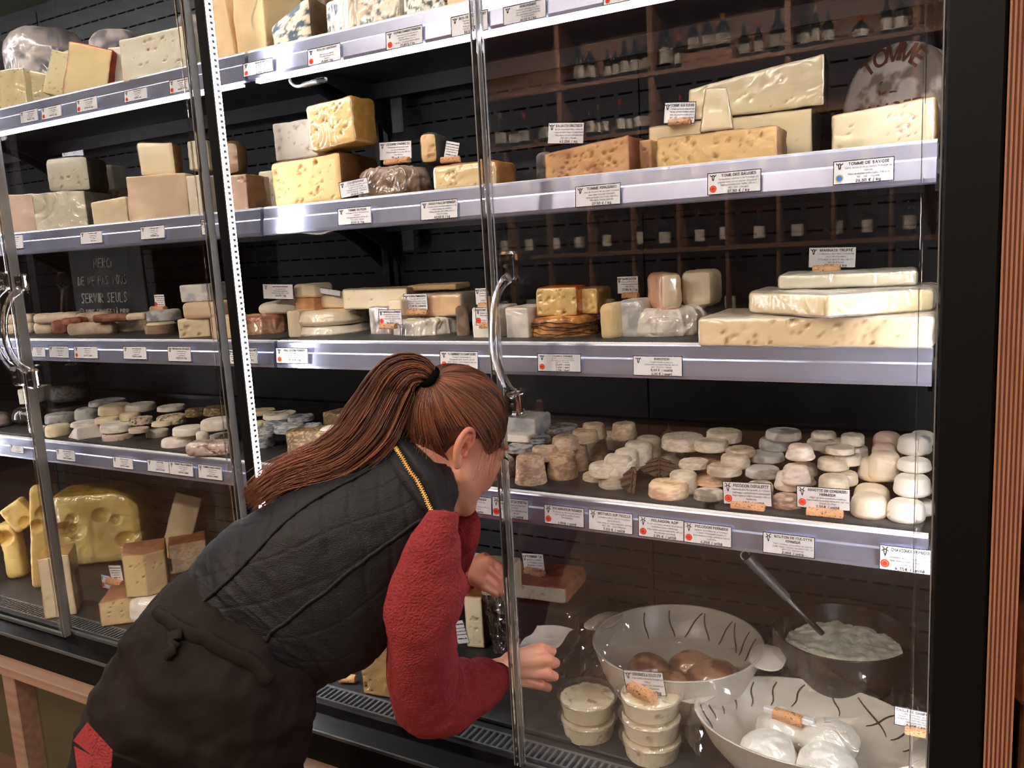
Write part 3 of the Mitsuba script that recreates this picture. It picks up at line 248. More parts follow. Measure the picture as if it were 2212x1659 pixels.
CARDS=[
('price card reading BLEU DE GEX on the top rail', (-1.4085, -0.016, 1.8661), 0, 0, (0.0901, 0.0281), ['BLEU DE GEX', '~~~~ ~~~~~ ~~~ ~~~~~ ~~~', '~~~ ~~ ~~~~ ~~~ ~~~~~', 'Pâte persillée, lait cru', 'MG NC - Haut-Jura', '#28,75 € / kg'], 'cow', 'red', {}),
('price card reading BLEU DU QUEYRAS on the top rail', (-1.2198, -0.016, 1.8631), 0, 0, (0.0891, 0.0326), ['BLEU DU QUEYRAS', ' ', 'Bleu doux en bouche', 'Pâte persillée, lait cru', 'Queyras', '#29,85€ / kg'], 'cow', 'red', {}),
("price card reading FOURME D'AMBERT FERMIÈRE on the top rail", (-1.0147, -0.016, 1.8627), 0, 0, (0.0878, 0.0332), ["FOURME D'AMBERT FERMIÈRE", 'Réputée pour sa douceur et', 'son goût tout en rondeur', 'Pâte persillée, lait cru', 'MG NC - Auvergne-Rhône-Alpes', '#23,85 € / kg'], 'cow', 'red', {}),
('price card reading BLEU DE COMBREMONT behind the door edge on the top rail', (-0.8645, -0.016, 1.8629), 0, 0, (0.0802, 0.0354), ['BLEU DE COMBREMONT', 'Texture moelleuse à la', 'fondant, et longueur', 'Pâte persillée, lait cru', 'MG NC, Milky Kase, S', '#58,50 € / kg'], 'cow', None, {}),
('price card reading SHROPSHIRE on the top rail', (-0.7482, -0.016, 1.862), 0, 0, (0.0862, 0.0308), ['SHROPSHIRE', 'Crémeux, intense, plus doux', 'sur les arômes que le Stilton', 'Pâte persillée, lait pasteurisé', 'Nottinghamshire', '#49.50 € / kg'], 'cow', None, {}),
('price card with red seal cut by the top edge of the photo', (-0.5584, -0.016, 1.8572), 0, 0, (0.0753, 0.0239), ['~~~~~ ~~~~', '~~~~~ ~~~~~~~', '~~~~~~ ~~~ ~~~~', '~~~ ~~~~', '#26,80 € / kg'], 'cow', 'red', {}),
('first price card from the left on the top rail behind the left door', (-2.2581, -0.016, 1.8684), 0, 0, (0.0797, 0.0315), ['~~~~~ ~~~~ ~~~~~', '~~ ~~~~~~ ~~~~~ ~~~~', '~~~~~ ~~~~~~~~ ~~~', '~~~~ ~~~~~~~', '#29,00 € / kg'], 'cow', None, {}),
('second price card from the left on the top rail behind the left door', (-2.1591, -0.016, 1.8662), 0, 0, (0.0863, 0.0297), ['~~~~~ ~~~~ ~~~~~', '~~ ~~~~~~ ~~~~~ ~~~~', '~~~~~ ~~~~~~~~ ~~~', '~~~~ ~~~~~~~', '#26,00 € / kg'], 'cow', 'red', {}),
('third price card from the left on the top rail behind the left door', (-2.0088, -0.016, 1.8665), 0, 0, (0.0837, 0.0319), ['~~~~~ ~~~~ ~~~~~', '~~ ~~~~~~ ~~~~~ ~~~~', '~~~~~ ~~~~~~~~ ~~~', '~~~~ ~~~~~~~', '#27,00 € / kg'], 'cow', 'red', {}),
('fourth price card from the left on the top rail behind the left door', (-1.8188, -0.016, 1.8638), 0, 0, (0.0852, 0.0259), ['~~~~~ ~~~~ ~~~~~', '~~ ~~~~~~ ~~~~~ ~~~~', '~~~~~ ~~~~~~~~ ~~~', '~~~~ ~~~~~~~', '#38,85€ / kg'], 'cow', 'red', {}),
('fifth price card from the left on the top rail behind the left door', (-1.6579, -0.016, 1.864), 0, 0, (0.0761, 0.0303), ['~~~~~ ~~~~ ~~~~~', '~~ ~~~~~~ ~~~~~ ~~~~', '~~~~~ ~~~~~~~~ ~~~', '~~~~ ~~~~~~~', '#44,25 € / kg'], 'cow', 'red', {}),
('first price card from the left on the second rail behind the left door', (-2.417, -0.016, 1.5443), 0, 0, (0.0985, 0.0379), ['~~~~~ ~~~~ ~~~~~', '~~ ~~~~~~ ~~~~~ ~~~~', '~~~~~ ~~~~~~~~ ~~~', '~~~~ ~~~~~~~', '#~~~~~ ~ ~~'], 'cow', None, {}),
('second price card from the left on the second rail behind the left door', (-2.0628, -0.016, 1.538), 0, 0, (0.0912, 0.0309), ['~~~~~ ~~~~ ~~~~~', '~~ ~~~~~~ ~~~~~ ~~~~', '~~~~~ ~~~~~~~~ ~~~', '~~~~ ~~~~~~~', '#~~~~~ ~ ~~'], 'cow', None, {}),
('third price card from the left on the second rail behind the left door', (-1.8186, -0.016, 1.5371), 0, 0, (0.0902, 0.0306), ['~~~~~ ~~~~ ~~~~~', '~~ ~~~~~~ ~~~~~ ~~~~', '~~~~~ ~~~~~~~~ ~~~', '~~~~ ~~~~~~~', '#23,50€ / kg'], 'cow', None, {}),
('fourth price card from the left on the second rail behind the left door', (-1.6229, -0.016, 1.5386), 0, 0, (0.0381, 0.0354), ['~~~~~ ~~~~ ~~~~~', '~~ ~~~~~~ ~~~~~ ~~~~', '~~~~~ ~~~~~~~~ ~~~', '~~~~ ~~~~~~~', '#~~~~~ ~ ~~'], 'cow', None, {}),
('price card reading TOMME AU FOIN on the second rail', (-1.1752, -0.016, 1.5344), 0, 0, (0.0895, 0.0341), ['TOMME AU FOIN', 'Affinage sur lit de foin de 2 mois', 'minimum', 'Pâte pressée non cuite, lait cru', 'MG : 28% - Savoie', '#33,90 € / kg'], 'cow', None, {}),
('price card reading SAINT-PAULIN FERMIER on the second rail', (-0.9608, -0.016, 1.532), 0, 0, (0.0878, 0.0357), ['SAINT-PAULIN FERMIER', 'Croûte lavée à la bière depuis le 19e', 'siècle dans les abbayes.', 'Pâte pressée non cuite, lait cru', 'Pas-de-Calais', '#42,50 € / kg'], 'cow', None, {}),
('price card reading TOMME FENUGREC on the second rail', (-0.6203, -0.016, 1.5331), 0, 0, (0.0861, 0.0358), ['TOMME FENUGREC', 'Jeu de texture et un cœur crayeux', 'pour une bouche fondante', 'Pâte pressée non cuite, lait cru', 'MG 28%, Haute-Savoie', '#27,50 € / kg'], 'cow', None, {}),
('price card reading TOME DES BAUGES on the second rail', (-0.3793, -0.016, 1.535), 0, 0, (0.0866, 0.0344), ['TOME DES BAUGES', 'Considéré comme « le fromage du', 'paysan dont on ne saurait se passer »', 'Pâte pressée non cuite, lait cru', 'MG : NC - Bauges', '#27,50 € / kg'], 'cow', 'red', {}),
('price card reading TOMME DE SAVOIE on the second rail', (-0.1837, -0.016, 1.5347), 0, 0, (0.085, 0.0343), ['TOMME DE SAVOIE', 'Sans doute le plus ancien fromage de', 'Savoie', 'Pâte pressée non cuite, lait cru', 'MG : NC - Savoie', '#26,50 € / kg'], 'cow', 'blue', {}),
('first price card from the left on the third rail behind the left door', (-2.3738, -0.016, 1.2329), 0, 0, (0.0684, 0.028), ['~~~~~ ~~~~ ~~~~~', '~~ ~~~~~~ ~~~~~ ~~~~', '~~~~~ ~~~~~~~~ ~~~', '~~~~ ~~~~~~~', '#~~~~~ ~ ~~'], 'cow', None, {}),
('second price card from the left on the third rail behind the left door', (-2.2752, -0.016, 1.2339), 0, 0, (0.0912, 0.032), ['~~~~~ ~~~~ ~~~~~', '~~ ~~~~~~ ~~~~~ ~~~~', '~~~~~ ~~~~~~~~ ~~~', '~~~~ ~~~~~~~', '#~~~~~ ~ ~~'], 'cow', None, {}),
('third price card from the left on the third rail behind the left door', (-2.153, -0.016, 1.2341), 0, 0, (0.1039, 0.0319), ['~~~~~~~~ ~~~~~', '~~ ~~~~~~ ~~~~~ ~~~~', '~~~~~ ~~~~~~~~ ~~~', '~~~~ ~~~~~~~', '#3,60 € / unité'], 'cow', 'red', {}),
('fourth price card from the left on the third rail behind the left door', (-1.9456, -0.016, 1.2354), 0, 0, (0.0935, 0.0329), ['~~~~~ ~~~~ ~~~~~', '~~ ~~~~~~ ~~~~~ ~~~~', '~~~~~ ~~~~~~~~ ~~~', '~~~~ ~~~~~~~', '#9,60 € / unité'], 'cow', None, {}),
('fifth price card from the left on the third rail behind the left door', (-1.7735, -0.016, 1.2349), 0, 0, (0.0857, 0.0372), ['BRESSE EXTRA DÉLICIEUSE', '~~ ~~~~~~ ~~~~~ ~~~~', '~~~~~ ~~~~~~~~ ~~~', '~~~~ ~~~~~~~', '#40,50 € / kg'], 'cow', None, {}),
('sixth price card from the left on the third rail behind the left door', (-1.5798, -0.016, 1.2307), 0, 0, (0.0356, 0.0346), ['~~~~~ ~~~~ ~~~~~', '~~ ~~~~~~ ~~~~~ ~~~~', '~~~~~ ~~~~~~~~ ~~~', '~~~~ ~~~~~~~', '#~~~~~ ~ ~~'], 'cow', None, {}),
('price card reading PAILLARD right beside the light strip on the third rail', (-1.5304, -0.016, 1.2338), 0, 0, (0.0592, 0.0367), ['~~~~~ PAILLARD', '~~~~~~ ~~~ ~~~', '~~~~~ ~~~ ~~~', '~~~~', '#~~~ / kg'], 'cow', None, {}),
('price card reading REBLOCHON FERMIER on the third rail', (-1.3919, -0.016, 1.2358), 0, 0, (0.0983, 0.0349), ['REBLOCHON FERMIER', 'Fermeté souplesse goût', 'Pâte molle à croûte lavée', 'MG NC - Haute-Savoie', '#35,00 € / kg'], 'cow', 'red', {}),
('price card reading CAMEMBERT DU CHAMP SECRET above the hair on the third rail', (-0.9377, -0.016, 1.2331), 0, 0, (0.0907, 0.0359), ['½ CAMEMBERT DU CHAMP SECRET', 'L’unique Camembert de', 'Normandie AOP fermier, en AB', 'Pâte molle à croûte fleurie, lait cru', 'MG : 20% - L’Orne', '#6,60 € / unité'], 'cow', 'red', {}),
('price card reading LIVAROT FERMIER on the third rail', (-0.7127, -0.016, 1.2324), 0, 0, (0.0905, 0.0331), ['LIVAROT FERMIER', 'Affiné 3 mois en caves humides', 'Pâte molle à croûte lavée, lait cru', 'MG NC - Normandie', '#15,60€ / unité', '#9,60€ / demi', '#4,75€ / quart'], 'cow', 'red', {}),
('price card reading BARISIEN on the third rail', (-0.5188, -0.016, 1.2302), 0, 0, (0.0905, 0.0344), ['BARISIEN', 'Triple crème au lait cru', 'Pâte molle à croûte fleurie, lait cru', 'MG : 38,10% - Meuse', '#8,90 € / moitié', '#4,45 € / quart'], 'cow', None, {}),
('first price card from the left on the fourth rail behind the left door', (-2.5554, -0.016, 0.9347), 0, 0, (0.0667, 0.0223), ['~~~~~ ~~~~ ~~~~~', '~~ ~~~~~~ ~~~~~ ~~~~', '~~~~~ ~~~~~~~~ ~~~', '~~~~ ~~~~~~~', '#4,30 € / unité'], 'goat', None, {}),
('second price card from the left on the fourth rail behind the left door', (-2.313, -0.016, 0.9347), 0, 0, (0.0892, 0.0327), ['~~~~~ ~~~~ ~~~~~', '~~ ~~~~~~ ~~~~~ ~~~~', '~~~~~ ~~~~~~~~ ~~~', '~~~~ ~~~~~~~', '#4,30 € / unité'], 'goat', None, {}),
('third price card from the left on the fourth rail behind the left door', (-2.0556, -0.016, 0.932), 0, 0, (0.0847, 0.0306), ['~~~~~ ~~~~ ~~~~~', '~~ ~~~~~~ ~~~~~ ~~~~', '~~~~~ ~~~~~~~~ ~~~', '~~~~ ~~~~~~~', '#4,30 € / unité'], 'goat', None, {}),
('fourth price card from the left on the fourth rail behind the left door', (-1.9093, -0.016, 0.9341), 0, 0, (0.087, 0.0312), ['CROTTIN', '~~ ~~~~~~ ~~~~~ ~~~~', '~~~~~ ~~~~~~~~ ~~~', '~~~~ ~~~~~~~', '#5,90 € / unité'], 'goat', None, {}),
('fifth price card from the left on the fourth rail behind the left door', (-1.8195, -0.016, 0.9345), 0, 0, (0.0914, 0.0337), ['TOMME FRAIS FERMIER', '~~ ~~~~~~ ~~~~~ ~~~~', '~~~~~ ~~~~~~~~ ~~~', '~~~~ ~~~~~~~', '#3,60 € / unité'], 'goat', None, {}),
('sixth price card from the left on the fourth rail behind the left door', (-1.7111, -0.016, 0.935), 0, 0, (0.0869, 0.0354), ['TOMMES FRAIS CENDRÉ', '~~ ~~~~~~ ~~~~~ ~~~~', '~~~~~ ~~~~~~~~ ~~~', '~~~~ ~~~~~~~', '#4,50 € / unité'], 'goat', None, {}),
('price card half hidden by the face of the woman on the fourth rail', (-0.9303, -0.016, 0.9337), 0, 0, (0.097, 0.0356), ['~~~~ ~ ÊTE FERMIER', '~~~~ ~~~~ prononcé goût de', 'chèvre', 'Pâte molle à croûte fleurie, lait cru', 'MG NC - Berry', '#9,25 € / unité'], 'goat', None, {}),
('price card reading CHABICHOU DU POITOU behind the door edge on the fourth rail', (-0.8376, -0.016, 0.9352), 0, 0, (0.0832, 0.0405), ['CHABICHOU DU POITOU', 'Prononcé ~~~~~ en parfum', 'et arômes', 'Pâte molle à croûte naturelle, lait cru', 'Deux-Sèvres', '#7,25 € / unité'], 'goat', 'red', {}),
('price card reading ROCAMADOUR FERMIER on the fourth rail', (-0.7179, -0.016, 0.9327), 0, 0, (0.0851, 0.0369), ['ROCAMADOUR FERMIER', 'Fromage au lait cru de chèvre', 'Pâte molle à croûte fleurie', 'Rocamadour', ' ', '#1,95€ / unité'], 'goat', 'red', {}),
('price card reading MOTHAIS SUR FEUILLE on the fourth rail', (-0.6208, -0.016, 0.9323), 0, 0, (0.0893, 0.0386), ['MOTHAIS SUR FEUILLE', 'Crémeux, doux, sur la fraîcheur', 'de la chèvre', 'Pâte molle à croûte naturelle, lait cru', 'MG : NC - Pays Mellois', '#7,50 € / unité'], 'goat', None, {}),
('price card reading PELARDON AOP on the fourth rail', (-0.5212, -0.016, 0.9312), 0, 0, (0.0862, 0.0378), ['PELARDON AOP', 'Fin et onctueux, saveur noisette qui', 's’affirme avec l’affinage', 'Pâte molle à croûte naturelle, lait cru', 'Montredon (Lozère)', '#3,95 € / unité'], 'goat', 'red', {}),
('price card reading PICODON FERMIER on the fourth rail', (-0.4349, -0.016, 0.9303), 0, 0, (0.0854, 0.0365), ['PICODON FERMIER', 'Appelé Picoudou en provençal :', '« petit (fromage) piquant »', 'Pâte molle à croûte naturelle, lait cru', 'Ardèche', '#4,25€ / unité'], 'goat', 'red', {}),
('price card reading BOUTON DE CULOTTE FERMIER on the fourth rail', (-0.2956, -0.016, 0.9291), 0, 0, (0.0845, 0.0351), ['BOUTON DE CULOTTE', '*FERMIER', 'Petit comme... un bouton de culotte', 'Pâte molle à croûte naturelle, lait cru', 'MG 35%, Mâconnais', '#2,00€ / unité'], 'goat', None, {}),
('price card reading CHAVIGNOL FERMIER at the right end of the fourth rail', (-0.1157, -0.016, 0.9282), 0, 0, (0.0755, 0.0396), ['CHAVIGNOL FERMIER', ' ', 'Attendre que sa croûte bleuisse', 'Pâte molle à croûte naturelle, lait cru', 'Sancerrois', '#4,35€ / unité'], 'goat', 'red', {}),
('white card standing in a cork on the low brown grey wheel', (-1.1437, 0.1, 1.6718), 0, -3, (0.0869, 0.0378), ['LISONNE D’HENRI IV', 'd’Aquitaine en pression ~~~~', 'lait cru, le Béarnais', 'Pâte pressée non cuite, lait cru', 'Pays (Béarn)', '#32,~~ € / kg'], 'cow', None, {}),
('tilted small card leaning on the grey domed cheese', (-0.9718, 0.06, 1.652), 20, -14, (0.0289, 0.0341), ['~~~~~ ~~~~ ~~~~~', '~~ ~~~~~~ ~~~~~ ~~~~', '~~~~~ ~~~~~~~~ ~~~', '~~~~ ~~~~~~~', '#~~~~~ ~ ~~'], None, None, {}),
('white card leaning at the front right of the big yellow block', (-1.1836, 0.0, 1.5928), 0, 4, (0.0769, 0.0325), ['LOU BETH MALH', 'Un chef au Béarnais, affiné par les', 'bergers du Haut-Béarn', 'Pâte pressée non cuite, lait cru', 'Laruns en Béarnais - Haut Béarn', '#29,50 € / kg'], 'cow', None, {}),
('white card reading KALGATCH ONCTUEUX standing on the orange brown slab', (-0.7214, 0.075, 1.6584), 0, -6, (0.0754, 0.0384), ['KALGATCH ONCTUEUX', 'Au lait pasteurisé frais : crémeux', 'avec un goût franc et gourmand', 'Pâte pressée non cuite, lait pasteurisé', 'MG 25%, Suisse', '#43,25€ / kg'], 'cow', None, {}),
('white card reading TOMME AUX FLEURS behind the long golden slab', (-0.5229, 0.15, 1.6788), 0, -6, (0.0599, 0.0374), ['TOMME AUX FLEURS', 'À l’heure, son beurre, ample, crémeux', 'Bleuet, carthame, fondant, velours', 'Pâte pressée non cuite, lait cru', 'MG : NC - Tyrol (Autriche)', '#36,00 € / kg'], 'cow', None, {}),
('card peeping out above the square grey cream block', (-2.311, 0.13, 1.7833), 0, 0, (0.099, 0.0178), ['~~~~~ ~~~~~', '~~~~~~ ~~~~~', '~~~~~ ~~~'], 'cow', None, {}),
('small card with a red mark standing in a cork on the grey rind disc', (-1.961, 0.09, 1.3621), 0, 0, (0.0413, 0.0352), ['~~~~~ ~~~~ ~~~~~', '~~ ~~~~~~ ~~~~~ ~~~~', '~~~~~ ~~~~~~~~ ~~~', '~~~~ ~~~~~~~', '#~~~~~ ~ ~~'], None, 'red', {}),
('white card with a round seal behind the bulging white piece', (-1.5528, 0.12, 1.3754), 0, -2, (0.1017, 0.0368), ['~~~~~-~~~~~ ~~~~~~~~', '~~~~ ~~ ~~~~~~ ~~~', 'Pâte molle à croûte ~~~~', 'pasteurisé MG : 25% - Corse', '#34,65€ / kg'], 'cow', None, {}),
('card lying behind the flat topped cream block', (-1.4223, 0.16, 1.3686), 0, -8, (0.0717, 0.0143), ['~~~~~~', '~~~~'], None, None, {}),
('white card reading MAROILLES FERMIER in front of the grey wrapped block', (-1.1616, 0.06, 1.3141), 0, 0, (0.0637, 0.0332), ['MAROILLES FERMIER', 'Son histoire remonte au Xe s.', 'fromage goûteux et', 'Pâte molle à croûte lavée', 'MG 50%', '#29,90€ / kg'], 'cow', 'red', {}),
('white card reading COULOMMIERS in front of the peach half wheel', (-1.1387, 0.1264, 1.3412), 0, 0, (0.065, 0.0385), ['COULOMMIERS', 'Pour accent à ~~~~~~~', 'Pâte molle à croûte fleurie', 'MG NC - Seine-et-Marne', '#7,50 € / moitié', '#5,10 € / quart'], 'cow', None, {}),
('upper small card reading PONT beside the door handle', (-0.9416, 0.11, 1.352), 0, 0, (0.0543, 0.0353), ['1/2 PONT L’ÉVÊQUE', 'Saveur douce, crémeuse', 'Pâte molle à croûte lavée', 'MG NC', 'Lisieux-Pays d’Auge', '#6,65 € / unité'], 'cow', None, {}),
('lower small card reading PONT beside the door handle', (-0.8929, 0.03, 1.3169), 0, 0, (0.0537, 0.0357), ['PONT-L’ÉVÊQUE', 'Saveur douce, crémeuse', 'Pâte molle à croûte lavée', 'MG NC', 'Lisieux-Pays d’Auge', '#13,30 € / unité'], 'cow', 'red', {}),
('white card half hidden behind the creamy block on the wrinkled wheel', (-0.645, 0.17, 1.3638), 0, 0, (0.0451, 0.0345), ['BARISIEN', 'Triple crème au lait cru', 'Pâte molle à croûte fleurie', 'MG : 38%', '#17,80 € / kg'], 'cow', None, {}),
('white card reading MARNAIS TRUFFÉ on top of the brie stack', (-0.2516, 0.13, 1.4028), 0, -2, (0.0771, 0.0348), ['MARNAIS TRUFFÉ', 'La douceur d’un Brie, l’intensité', 'de la truffe noire', 'Fromage à pâte lavée, lait cru', 'Île-de-France', '#59,50 € / kg'], 'cow', None, {}),
('white card reading PICODON DIEULEFIT standing in a cork on the slate', (-0.3741, 0.022, 0.9998), 0, 2, (0.0846, 0.041), ['PICODON DIEULEFIT', 'Méthode dite de Dieulefit, à 2 phases', 'd’affinage : habituellement plus piquant', 'Pâte molle à croûte naturelle, lait cru', 'Ardèche', '#4,15€ / unité'], 'goat', 'red', {}),
('white card reading RIGOTTE DE CONDRIEU FERMIER standing in a cork on the slate', (-0.2457, 0.016, 1.0066), 0, 1, (0.0852, 0.0369), ['RIGOTTE DE CONDRIEU', '*FERMIER', 'Rigot en provençal ou ruisseau', 'Pâte molle à croûte naturelle, lait cru', 'Monts du Pilat', '#2,55€ / unité'], 'goat', 'red', {}),
('small card with a red seal at the deck left of the tan wedges', (-2.417, 0.12, 0.4813), 0, 0, (0.0477, 0.0443), ['~~~ ~~', '~~~~', '~~~'], 'cow', 'red', {}),
('small tilted card in a cork on the lower tan wedge', (-2.2701, 0.06, 0.5552), 0, 8, (0.0601, 0.0491), ['~~~~~ ~~~~ ~~~~~', '~~ ~~~~~~ ~~~~~ ~~~~', '~~~~~ ~~~~~~~~ ~~~', '~~~~ ~~~~~~~', '#~~~~~ ~ ~~'], None, None, {}),
('small card at the left of the tall cream block', (-2.6849, 0.05, 0.4427), 0, 8, (0.0339, 0.0434), ['~~~~~ ~~~~ ~~~~~', '~~ ~~~~~~ ~~~~~ ~~~~', '~~~~~ ~~~~~~~~ ~~~', '~~~~ ~~~~~~~'], None, None, {}),
('small card behind the upper tan wedge', (-2.1162, 0.13, 0.5787), 0, 0, (0.027, 0.0383), ['~~~~~ ~~~~ ~~~~~', '~~ ~~~~~~ ~~~~~ ~~~~', '~~~~~ ~~~~~~~~ ~~~', '~~~~ ~~~~~~~'], None, None, {}),
('white card stuck in a cork on the cut orange rind half wheel', (-0.9522, 0.27, 0.6979), 0, 5, (0.0581, 0.0497), ['TOMME DE', 'BREBIS FERMIÈRE', 'Il a été fabriqué en salle, par', 'Affinage du Béarn', 'Pâte pressée non cuite, lait de brebis', '#42,50 € / kg'], 'cow', None, {}),
('small white card leaning beside the tall cream wedge', (-1.0541, 0.09, 0.5829), 0, 16, (0.0336, 0.0556), ['~~~~~ ~~~~ ~~~~~', '~~ ~~~~~~ ~~~~~ ~~~~', '~~~~~ ~~~~~~~~ ~~~', '~~~~ ~~~~~~~', '#~~~~~ ~ ~~'], None, None, {}),
('white card seen behind the left hand', (-1.0784, 0.2, 0.7231), 0, 0, (0.0584, 0.0219), ['~~~~~~ FERMIER LAITIER', '~~~~~ ~~~ ~~'], 'cow', None, {}),
('white card reading GORGONZOLA DOLCE DOP above the right stack of tubs', (-0.5675, -0.005, 0.6128), 0, 8, (0.0812, 0.0466), ['GORGONZOLA DOLCE DOP', 'L’incroyable crème du Gorgonzola', 'doux', 'Pâte persillée, lait pasteurisé', 'MG 29%, Piémont', '#27,50 € / kg'], 'cow', 'red', {}),
('white card reading CAILLÉ DE CAMPAGNE at the deck right end', (-0.0988, 0.02, 0.6389), 0, 0, (0.0642, 0.0329), ['CAILLÉ DE CAMPAGNE', 'Caillé (petit-lait), acidulé', 'fondant en bouche, parfait pour', 'préparations salées ou sucrées', '(département Ain)', '#6,95€ / kg'], None, None, {}),
]
CORKS=[
('half cork holding the card on the low brown grey wheel', (-1.1375, 0.095, 1.6472), 0, 0.0652, 0.0151, {}),
('half cork at the foot of the grey domed cheese', (-0.9701, 0.05, 1.6304), 20, 0.0394, 0.017, {}),
('half cork holding the TOMME AUX FLEURS card', (-0.5227, 0.145, 1.6601), 0, 0.0404, 0.0168, {}),
('half cork under the small card on the grey rind disc', (-1.9634, 0.085, 1.3407), 0, 0.0573, 0.0134, {}),
('half cork under the MAROILLES FERMIER card', (-1.1618, 0.05, 1.2935), 0, 0.0417, 0.0148, {}),
('half cork under the COULOMMIERS card', (-1.1295, 0.1184, 1.3182), 0, 0.0578, 0.0135, {}),
('half cork under the upper small card beside the door handle', (-0.9379, 0.105, 1.331), 0, 0.0397, 0.0074, {}),
('half cork under the lower small card beside the door handle', (-0.8844, 0.02, 1.2975), 0, 0.0393, 0.0146, {}),
('half cork behind the creamy block on the wrinkled wheel', (-0.6361, 0.16, 1.3418), 0, 0.0333, 0.0144, {}),
('half cork holding the MARNAIS TRUFFÉ card', (-0.2589, 0.12, 1.3827), 0, 0.0446, 0.0109, {}),
('half cork holding the PICODON DIEULEFIT card', (-0.3711, 0.014, 0.9786), 0, 0.0578, 0.0143, {}),
('half cork holding the RIGOTTE DE CONDRIEU FERMIER card', (-0.2421, 0.01, 0.9823), 0, 0.0576, 0.0175, {}),
('half cork on the lower tan wedge', (-2.2725, 0.055, 0.5259), 0, 0.0682, 0.024, {}),
('cork at the deck front left of the tall cream block', (-2.6818, 0.04, 0.4188), 0, 0.0505, 0.024, {}),
('half cork on the cut orange rind half wheel', (-0.9476, 0.265, 0.6761), -10, 0.0521, 0.024, {}),
('half cork on the deck left of the ochre block', (-1.3111, -0.02, 0.4644), 20, 0.0403, 0.0216, {}),
('cork holding the CAILLÉ DE CAMPAGNE card at the deck right end', (-0.097, 0.015, 0.6177), 0, 0.0351, 0.0144, {}),
]
